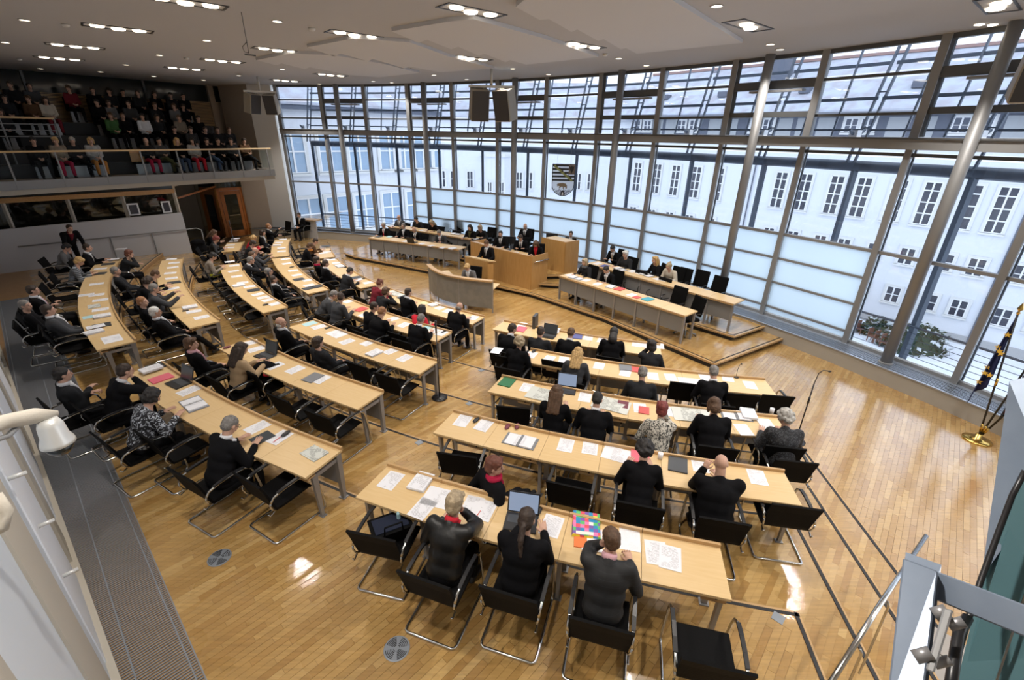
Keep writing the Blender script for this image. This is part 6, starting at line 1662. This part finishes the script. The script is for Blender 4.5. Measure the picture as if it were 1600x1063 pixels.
# bags and coats
def blob(name, label, cat, pos, parts, m_, rz=0):
    b = MB()
    for c, r in parts: b.ell(c, r, None, 12, 8)
    me = evalmesh(b, .02, 2, .6, name, m_); jitter(me, .012, 14); return tag(put(name, me, None, pos, rz), label, cat)
def floor_at(px, py, z): return at(px, py, z)
q = at(612, 836, 4 * STEP + .48); bg_ = root('handbag', 'open black handbag with blue lining on the empty rear right chair', 'bag', q, .5)
MB().hexa([(-.19, -.12, 0), (.19, -.12, 0), (.19, .12, 0), (-.19, .12, 0), (-.22, -.15, .17), (.22, -.15, .17), (.22, .15, .17), (-.22, .15, .17)]).build('body', 'black_leather', bg_)
MB().box((0, 0, .175), (.36, .22, .012)).build('lining', 'navy', bg_); MB().tube([(-.1, -.15, .16), (-.09, -.17, .30), (.09, -.17, .30), (.1, -.15, .16)], .01, 6).build('handle', 'black_leather', bg_)
MB().lathe([(.022, .17), (.022, .25), (.010, .27)], 10, (.10, .02, 0)).build('bottle', 'paper_blue', bg_)
blob('coat', 'black coat with bright red lining lying on a chair, fourth middle row', 'coat', at(420, 590, 3 * STEP + .46), [((0, 0, .10), (.24, .22, .12)), ((-.05, -.16, .24), (.22, .09, .18))], 'black', .6)
blob('scarf', 'bright red scarf on the black coat, fourth middle row', 'scarf', at(425, 584, 3 * STEP + .66), [((0, 0, .02), (.16, .09, .05)), ((.12, -.05, 0), (.12, .06, .04))], 'red', .9)
blob('coat', 'large black coat hung over a chair at the far left third row', 'coat', at(313, 392, 2 * STEP + .60), [((0, -.05, .1), (.26, .16, .30)), ((0, -.12, .34), (.24, .1, .14))], 'black', .5)
blob('shoulder_bag', 'bright yellow-green bag on the first empty third-row chair of the left block', 'bag', at(338, 434, 2 * STEP + .50), [((0, 0, .10), (.18, .10, .11)), ((.08, 0, .13), (.1, .09, .08))], 'yellow_bag', .8)
bp_ = root('backpack', 'black backpack with grey stripes standing at the end of lower right bench', 'bag', at(1080, 492, .35), R_(FRG))
MB().ell((0, 0, .26), (.19, .14, .27), None, 16, 10).build('body', 'charcoal', bp_, True); MB().ell((0, .10, .17), (.14, .08, .14), None, 14, 8).build('front_pocket', 'black', bp_, True)
for s in (-1, 1): MB().tube([(s * .08, .13, .46), (s * .09, .165, .30), (s * .08, .19, .12)], .012, 6).build('piping', 'light_grey', bp_, True)

# ================================================================== MICROPHONE STANDS, SPEAKERS, EMBLEM, FLAGS
def hz_(base, px, py):
    r = ray(px, py); t = math.hypot(base.x, base.y) / math.hypot(r.x, r.y); return EYE + r.z * t
def micstand(px, py, z, h, label, goose=False):
    q = at(px, py, z); m_ = root('microphone_stand', label, 'microphone stand', q, to_c(px, py, z))
    MB().lathe([(.155, 0), (.155, .02), (.03, .045)], 24).build('base', 'black_plastic', m_, True)
    MB().tube([(0, 0, .03), (0, 0, h - .25)], .011, 8).build('pole', 'black_plastic', m_, True)
    MB().tube([(0, 0, h * .55), (0, 0, h * .55 + .12)], .018, 8).build('clutch', 'black_plastic', m_, True)
    if goose: MB().tube([(0, 0, h - .25), (.02, 0, h - .06), (.08, 0, h), (.16, 0, h - .01)], .008, 6).build('gooseneck', 'black_plastic', m_, True); MB().ell((.18, 0, h - .015), (.03, .016, .016)).build('microphone', 'black_plastic', m_, True)
    else: MB().tube([(0, 0, h - .25), (0, 0, h)], [.016, .022], 8).build('microphone', 'black_plastic', m_, True)
micstand(687, 622, .28, 1.65, 'black floor microphone stand in the aisle at the third middle desk')
micstand(1243, 690, .14, 1.45, 'black gooseneck microphone stand right of the woman with curly grey hair', True)
micstand(372, 408, .28, 1.6, 'thin microphone stand beside the far left third-row desk')
micstand(436, 508, .28, 1.5, 'thin microphone stand at the near end of the third left desk')
def speakers(px, py, label, D=None, s=1.0, yaws=(-32, 12), base_z=CEIL):
    r = ray(px, py)
    if D is None: q = at(px, py, CEIL)
    else: u = Vector((r.x, r.y)).normalized() * D; q = Vector((u.x, u.y, CEIL))
    f = math.atan2(-q.y, -q.x) - PI / 2
    o = root('hanging_loudspeakers', label, 'loudspeaker', q, f)
    MB().tube([(0, 0, 0), (0, 0, -.52)], .04, 10).build('drop_tube', 'white_metal', o, True)
    MB().box((0, 0, -.54), (1.5 * s, .16, .07)).build('cross_bar', 'white_metal', o)
    for k, (sx, yw) in enumerate(zip((-.40, .40), yaws)):
        M_ = Matrix.Translation((sx * s, 0, -.60)) @ Matrix.Rotation(R_(yw), 4, 'Z') @ Matrix.Rotation(R_(-14), 4, 'X')
        w, h, d = .30 * s, .95 * s, .26 * s
        c = put('loudspeaker', MB().hexa([M_ @ Vector(v) for v in ((-w, -d, -h), (w, -d, -h), (w, d * 1.1, -h), (-w, d * 1.1, -h), (-w * .9, -d, 0), (w * .9, -d, 0), (w, d * 1.1, 0), (-w, d * 1.1, 0))]).mesh('cabinet', 'loudspeaker_body', bevel=.02), o)
        g_ = MB().hexa([M_ @ Vector(v) for v in ((-w * .93, d * 1.1, -h * .97), (w * .93, d * 1.1, -h * .97), (w * .93, d * 1.16, -h * .97), (-w * .93, d * 1.16, -h * .97), (-w * .93, d * 1.1, -.03), (w * .93, d * 1.1, -.03), (w * .93, d * 1.16, -.03), (-w * .93, d * 1.16, -.03))]).build('grille', 'loudspeaker_grille', c)
        MB().bar((sx * s - .18, 0, -.54), (sx * s - .1, 0, -.66), .03).bar((sx * s + .18, 0, -.54), (sx * s + .1, 0, -.66), .03).build('yoke', 'white_metal', c)
speakers(768, 106, 'pair of grey loudspeakers hanging in the middle of the glass front')
speakers(402, 120, 'pair of grey loudspeakers hanging near the white corner pier at left', s=.8, yaws=(-20, 40))
speakers(1735, 40, 'dark loudspeaker pair hanging at the right edge of the view', D=9.6, s=.9, yaws=(-10, 10))

# glass coat of arms
r = ray(880, 281); u = Vector((r.x, r.y)).normalized(); bq = u.dot(FC); t = bq + math.sqrt(bq * bq - FC.dot(FC) + 26.45 ** 2); sp = u * t
zt = hz_(Vector((sp.x, sp.y, 0)), 880, 256.5); zb = hz_(Vector((sp.x, sp.y, 0)), 878, 306)
SW = (zt - zb) / 1.36; am = root('coat_of_arms', 'glass coat of arms with black bars and walking bear hung before the window', 'emblem', (sp.x, sp.y, zb), math.atan2(-sp.y, -sp.x) - PI / 2 + R_(5))
am.scale = (-SW, SW, SW)
frosted_mat('shield_glass', (.95, .95, .97)); mat('shield_white', (.78, .80, .82), .5); mat('shield_black', (.02, .022, .025), .4); mat('bear_brown', (.24, .18, .12), .6); mat('canton', (.20, .16, .13), .6); mat('crancelin', (.30, .33, .12), .5)
def poly_plate(pts, y0, y1, nm, m_):
    b = MB(); a = [b.bm.verts.new((x, y0, z)) for x, z in pts]; c = [b.bm.verts.new((x, y1, z)) for x, z in pts]; n = len(pts)
    b.bm.faces.new(a[::-1]); b.bm.faces.new(c)
    for i in range(n): b.bm.faces.new((a[i], a[(i + 1) % n], c[(i + 1) % n], c[i]))
    return b.build(nm, m_, am)
out = [(-.5, 1.36), (.5, 1.36), (.5, .55)] + [(.5 * math.cos(R_(a)), .5 + .5 * math.sin(R_(a))) for a in range(0, -181, -15)] + [(-.5, .55)]
poly_plate(out, -.02, 0, 'shield', 'shield_glass')
ri_ = [(x * .955, .5 + (z - .5) * .965) for x, z in out]
b = MB(); n = len(out)
for i in range(n):
    p, q_ = out[i], out[(i + 1) % n]; b.bar((p[0], .006, p[1]), (q_[0], .006, q_[1]), .028, .014, up=(0, 1, 0))
b.build('rim', 'shield_black', am)
for k in range(5): poly_plate([(-.49, 1.34 - k * .155), (.49, 1.34 - k * .155), (.49, 1.265 - k * .155), (-.49, 1.265 - k * .155)], 0, .008, 'black_bar', 'shield_black')
MB().bar((-.43, .014, 1.30), (.40, .014, .66), .10, .012, up=(0, 1, 0)).build('bend', 'crancelin', am)
for k in range(6):
    x = -.34 + k * .13; z = 1.23 - k * .10; poly_plate([(x - .03, z + .02), (x + .03, z + .11), (x + .07, z + .02)], .02, .028, 'crown_leaf', 'shield_black')
poly_plate([(.22, 1.34), (.49, 1.34), (.49, .93), (.22, .93)], .016, .024, 'canton', 'canton')
poly_plate([(.355, 1.31), (.40, 1.24), (.46, 1.28), (.44, 1.12), (.39, 1.06), (.37, .98), (.34, .98), (.32, 1.06), (.27, 1.12), (.25, 1.28), (.31, 1.24)], .024, .030, 'eagle', 'shield_black')
bear = [(-.28, .47), (-.25, .52), (-.20, .53), (-.14, .55), (0, .56), (.12, .53), (.18, .46), (.19, .36), (.16, .30), (.12, .30), (.13, .36), (.06, .40), (.06, .30), (.01, .30), (0, .39), (-.08, .40), (-.13, .33), (-.18, .32), (-.15, .41), (-.21, .43), (-.25, .40), (-.27, .42), (-.24, .45)]
poly_plate(bear, 0, .012, 'bear', 'bear_brown')
for k in range(13):
    x = -.40 + k * .067; zt_ = .30 - .06 * abs(math.sin(k)); zl = .5 - math.sqrt(max(.23 - x * x, 0)) + .02
    if zt_ > zl + .02: MB().bar((x + .05, .006, zt_), (x - .04 if x > -.3 else x, .006, zl), .026, .010, up=(0, 1, 0)).build('wall_stroke', 'shield_black', am)
poly_plate([(-.10, .03), (.10, .03), (.09, .18), (.0, .25), (-.09, .18)], .008, .014, 'gate', 'shield_black'); poly_plate([(-.03, .03), (.03, .03), (.03, .13), (0, .17), (-.03, .13)], .014, .02, 'gate_opening', 'shield_white')
for x in (-.3, .3): MB().tube([(x, 0, 1.36), (x, 0, (5.0 - zb) / SW)], .006, 4).build('wire', 'steel_grey', am)

# flags
fb = at(1526, 688, 0); fs_ = root('flag_stand', 'round brass flag stand on the floor at the right window', 'flag stand', fb)
MB().lathe([(.22, 0), (.22, .02), (.16, .04), (.05, .05), (.05, .14)], 28).build('base', 'brass', fs_, True)
def topz(px, py): r = ray(px, py); t = math.hypot(fb.x, fb.y) / math.hypot(r.x, r.y); return Vector((r.x * t, r.y * t, EYE + r.z * t))
tips = [topz(1590, 492), topz(1640, 520), topz(1665, 560)]
for k, tp in enumerate(tips):
    d = (tp - fb); nm = ['dark flagpole of the blue star flag, leftmost of three', 'dark middle flagpole of the black red gold flag', 'dark rightmost flagpole leaning out of view'][k]
    fp = root('flagpole', nm, 'flagpole', fb + Vector((.02 * k, 0, .10)))
    MB().tube([(0, 0, 0), d - Vector((0, 0, .10))], .016, 10).build('pole', 'black_plastic', fp, True)
    for f in (.04, .42): MB().tube([d * f, d * (f + .06)], .021, 10).build('ferrule', 'brass', fp, True)
    tip = d - Vector((0, 0, .10)); MB().lathe([(.012, 0), (.03, .03), (.012, .06), (.045, .10), (.002, .22)], 8, tip).build('finial', 'brass', fp)
def drape(name, label, top, corner, fold, w, cols_m, n=9):
    """cloth hanging from the pole top, gathered into folds"""
    o = root(name, label, 'flag', top)
    T0 = Vector((0, 0, 0)); B0 = fold - top; C1 = corner - top
    side = Vector((-1, .4, 0)).normalized()
    rows_ = 14
    def P(i, j):
        f = i / rows_; g_ = j / n
        a = T0.lerp(B0, f); b_ = (T0 + Vector((0, 0, -.02))).lerp(C1, f)
        p = a.lerp(b_, g_); ph = g_ * 3.2 * PI + f * 1.2; return p + Vector((.35, .9, 0)).normalized() * math.sin(ph) * .05 * (.3 + f) 
    nb = len(cols_m)
    for s in range(nb):
        b = MB(); j0, j1 = round(n * s / nb), round(n * (s + 1) / nb)
        G = [[b.bm.verts.new(P(i, j)) for j in range(j0, j1 + 1)] for i in range(rows_ + 1)]
        for i in range(rows_):
            for j in range(j1 - j0): b.bm.faces.new((G[i][j], G[i][j + 1], G[i + 1][j + 1], G[i + 1][j]))
        ob = b.build('cloth' if nb == 1 else 'stripe', cols_m[s], o, True); so = ob.modifiers.new('s', 'SOLIDIFY'); so.thickness = .006
    return o, P
mat('flag_blue', (.012, .022, .10), .75); mat('flag_gold', (.70, .42, .04), .6); mat('flag_red', (.55, .01, .02), .7)
fo, P = drape('flag', 'dark blue flag with a ring of gold stars hanging from the left pole', tips[0] + Vector((0, 0, -.05)), topz(1508, 628), topz(1555, 590), .9, ['flag_blue'])
b = MB()
for (i, j) in ((3, 5), (5, 7), (7, 3), (9, 6), (11, 4), (11, 7.5), (6, 5), (9, 8.2)):
    c = P(i, j); vd = -c.normalized(); cd_ = (Vector((0, 0, EYE)) - (c + tips[0])).normalized(); c = c + cd_ * .035
    xx = cd_.orthogonal().normalized(); yy = cd_.cross(xx)
    pts = [c + (xx * math.cos(2 * PI * k / 10) + yy * math.sin(2 * PI * k / 10)) * (.055 if k % 2 == 0 else .022) for k in range(10)]
    v_ = [b.bm.verts.new(p) for p in pts]; v2 = [b.bm.verts.new(p - cd_ * .01) for p in pts]; b.bm.faces.new(v_); b.bm.faces.new(v2[::-1])
    for k in range(10): b.bm.faces.new((v_[k], v_[(k + 1) % 10], v2[(k + 1) % 10], v2[k]))
b.build('gold_stars', 'flag_gold', fo)
drape('flag', 'black red and gold flag hanging at the right edge of the view', tips[1] + Vector((0, 0, -.05)), topz(1556, 655), topz(1600, 640), .9, ['flag_gold', 'flag_red', 'shield_black'])

# floor discs, floor sockets, ceiling microphones and detectors
for px, py, lb in ((343, 872, 'round grey floor grille left of the rear right desk'), (620, 1014, 'round grey floor grille behind the rear right chairs')):
    o = root('floor_grille', lb, 'floor grille', at(px, py, .561)); MB().lathe([(.125, 0), (.125, .004), (.118, .006)], 30).build('rim', 'grate_metal', o)
    b = MB()
    for rr in (.03, .045, .06, .075, .09, .105):
        for s_ in range(4):
            pts = [(rr * math.cos(a), rr * math.sin(a), .008) for a in [s_ * PI / 2 + .25 + x * .13 for x in range(9)]]; b.tube(pts, .0035, 4)
    b.build('slots', 'grate_dark', o)
for k, (px, py, z) in enumerate(((512, 200 + 490, .42), (1215, 966, .56), (653, 692, .42), (733, 630, .28), (930, 489, .0))):
    pass
fsq = MB().box((0, 0, .002), (.11, .11, .004)).mesh('lid', 'grate_metal')
for px, py, z, lb in ((655, 692, .42, 'small grey floor socket lid in the aisle by the fourth middle desk'), (1216, 966, .56, 'small grey floor socket lid beyond the empty chair at the lower right'), (733, 631, .28, 'small grey floor socket lid in the aisle by the third middle desk'), (752, 579, .14, 'small grey floor socket lid in the aisle by the second middle desk')):
    tag(put('floor_socket', fsq, None, at(px, py, z + .001), .8), lb, 'floor socket')
q = at(377, 19, CEIL); zb_ = hz_(q, 389, 83); hm = root('hanging_microphone', 'thin black microphone hanging on its cable from the left ceiling', 'microphone', q)
MB().tube([(0, 0, 0), (0, 0, zb_ - CEIL)], .006, 6).build('cable', 'black_plastic', hm); zz = zb_ - CEIL
MB().tube([(0, 0, zz + .18), (-.10, 0, zz + .10), (-.08, 0, zz + .02), (0, 0, zz)], .006, 6).build('cable_loop', 'black_plastic', hm)
MB().tube([(-.08, 0, zz - .02), (.12, 0, zz - .04)], .014, 8).build('capsule', 'black_plastic', hm)
for k, (px, py) in enumerate(((102, 38), (487, 44), (291, 90), (946, 84), (30, 92))):
    tag(MB().lathe([(.05, -.05), (.07, -.02), (.07, 0)], 16).build('smoke_detector', 'white_metal', None, True, loc=at(px, py, CEIL)), f'small white ceiling smoke detector, {ORD[sorted([102, 487, 291, 946, 30]).index(px)]} from the left', 'detector')
exs = root('exit_spots', 'pair of small square ceiling spots near the right corner', 'ceiling light', at(1541, 38, CEIL))
for x in (-.12, .12): MB().box((x, 0, -.01), (.10, .10, .02)).build('lamp_lens', 'lamp_glow', exs)

# ================================================================== NEAR THE CAMERA
# dome camera on its arm, left edge
dc = along(62, 655, 2.7); o = root('dome_camera', 'silver security dome camera on a bent wall arm at the left edge', 'camera', dc)
rgt = (along(110, 650, 2.7) - dc).normalized(); dpt = Vector((0, 0, 1))
a0 = along(-60, 685, 2.4) - dc; a1 = along(5, 660, 2.6) - dc; a2 = along(55, 650, 2.68) - dc; a3 = along(90, 646, 2.7) - dc
sc_ = .068
MB().tube([a0, a1, a2 + Vector((0, 0, .0)), a3], [.030, .028, .032, .012], 12).build('arm', 'wall_cream', o, True)
MB().lathe([(.030, .03), (.042, .0), (.046, -.05), (.056, -.075), (.058, -.09), (.050, -.095)], 28, (0.03, 0, -.03)).build('housing', 'white_metal', o, True)
MB().lathe([(.050, 0), (.043, -.025), (.026, -.045), (.004, -.052)], 28, (0.03, 0, -.122)).build('dome', 'dark_glass', o, True)
MB().tube([along(-15, 690, 2.5) - dc, along(12, 682, 2.6) - dc, along(32, 662, 2.65) - dc], .010, 8).build('cable', 'steel_grey', o, True)
MB().tube([along(-10, 775, 1.2) - dc, along(8, 800, 1.2) - dc, along(2, 825, 1.2) - dc, along(-20, 835, 1.2) - dc], .011, 8).build('cable', 'wall_cream', o, True)
# gallery gate at the lower right: brushed plates, hinge, dark teal glass
def quad(name, m_, par, org, pts, d0, d1, bevel=0):
    f = [along(x, y, d) - org for (x, y), d in pts]
    cdir = (sum((p for p in f), Vector()) / 4 + org - Vector((0, 0, EYE))).normalized()
    return MB().hexa(f + [p + cdir * d1 for p in f]).build(name, m_, par, bevel=bevel)
org = along(1430, 960, 1.0)
gt = root('gallery_gate', 'brushed steel gate post with hinge arm and teal glass close at the lower right', 'railing', org)
quad('post_plate', 'brushed', gt, org, [((1411, 872), 1.0), ((1466, 893), 1.0), ((1440, 1110), .92), ((1384, 1110), .92)], 0, .02, .002)
quad('post_plate', 'brushed', gt, org, [((1415, 863), 1.03), ((1471, 883), 1.03), ((1446, 1110), .95), ((1390, 1110), .95)], 0, .012)
quad('arm_plate', 'brushed', gt, org, [((1464, 893), 1.02), ((1640, 960), .98), ((1640, 1012), .98), ((1460, 937), 1.02)], 0, .02, .002)
mat('teal_panel', (.07, .16, .185), .5)
quad('backing_panel', 'teal_panel', gt, org, [((1478, 1140), 1.3), ((1533, 909), 1.3), ((1603, 735), 1.3), ((1800, 1140), 1.3)], 0, .01)
quad('backing_panel', 'teal_panel', gt, org, [((1603, 735), 1.3), ((1650, 560), 1.3), ((1900, 560), 1.3), ((1800, 1140), 1.3)], 0, .01)
MB().bar(along(1625, 860, 1.28) - org, along(1548, 1090, 1.28) - org, .003, .003).build('seam', 'chrome', gt)
MB().tube([along(1602, 736, 1.24) - org, along(1582, 774, 1.24) - org, along(1562, 827, 1.23) - org, along(1532, 909, 1.22) - org, along(1506, 990, 1.18) - org, along(1470, 1120, 1.1) - org], .0045, 8).build('edge_gasket', 'black_plastic', gt, True)
quad('tall_plate', 'brushed', gt, org, [((1577, 596), 1.45), ((1800, 540), 1.45), ((1640, 750), 1.36), ((1533, 905), 1.27)], 0, .015)
def disc(px, py, d, r, L, par, m_, nm):
    c = along(px, py, d) - org; v = (along(px + 30, py - 8, d) - along(px, py, d)).normalized()
    MB().tube([c - v * L / 2, c + v * L / 2], r, 24).build(nm, m_, par, True)
disc(1442, 1024, .90, .008, .020, gt, 'leg_grey', 'hinge_pin'); disc(1470, 958, .97, .009, .018, gt, 'leg_grey', 'hinge_pin'); disc(1494, 975, .98, .007, .02, gt, 'leg_grey', 'hinge_pin'); disc(1472, 1035, .93, .006, .02, gt, 'leg_grey', 'hinge_pin')
quad('hinge_link', 'steel_column', gt, org, [((1474, 950), .95), ((1490, 954), .95), ((1460, 1053), .89), ((1446, 1047), .89)], 0, .012, .002)
MB().tube([along(1512, 965, 1.06) - org, along(1498, 990, 1.04) - org, along(1490, 1040, 1.0) - org, along(1480, 1110, .98) - org], .007, 8).build('gasket', 'black_plastic', gt, True)
# stair down beside the platforms
hr = root('stair_handrail', 'sloping polished steel handrail rising at the lower right', 'handrail', at(1390, 930, 1.2))
o_ = at(1390, 930, 1.2)
MB().tube([at(1447, 838, 1.55) - o_, at(1375, 945, 1.5) - o_, at(1290, 1080, 1.45) - o_], .021, 14).build('rail', 'chrome', hr, True)
for px, py in ((1383, 948), (1340, 1022)): p = at(px, py, 1.42) - o_; MB().tube([p + Vector((0, 0, .06)), p + Vector((.03, 0, 0)), p + Vector((.05, -.02, -.9))], .010, 8).build('bracket', 'chrome', hr, True)
sw = struct('trim_11')
p0, p1 = at(1402, 945, .25), at(1340, 1075, .25)
MB().bar(p0, p1, .06, .05).build('stair_edge', 'step_wood', sw)
mat('tile', (.36, .33, .30), .4)
dvec = (p1 - p0); sd = Vector((-dvec.y, dvec.x, 0)).normalized()
if sd.x < 0: sd = -sd
for k in range(4):
    a = p0.lerp(p1, k / 4); c = p0.lerp(p1, (k + 1) / 4 - .012); MB().hexa([a + sd * .04 - Vector((0, 0, .04)), c + sd * .04 - Vector((0, 0, .04)), c + sd * .9 - Vector((0, 0, .04)), a + sd * .9 - Vector((0, 0, .04)), a + sd * .04, c + sd * .04, c + sd * .9, a + sd * .9]).build('tile', 'tile', sw)
dup = [k for k, v in LABELS.items() if len(v) > 1]
print('NUDGE', NUDGE)
if dup: print('DUPLICATE LABELS', len(dup), dup[:20])
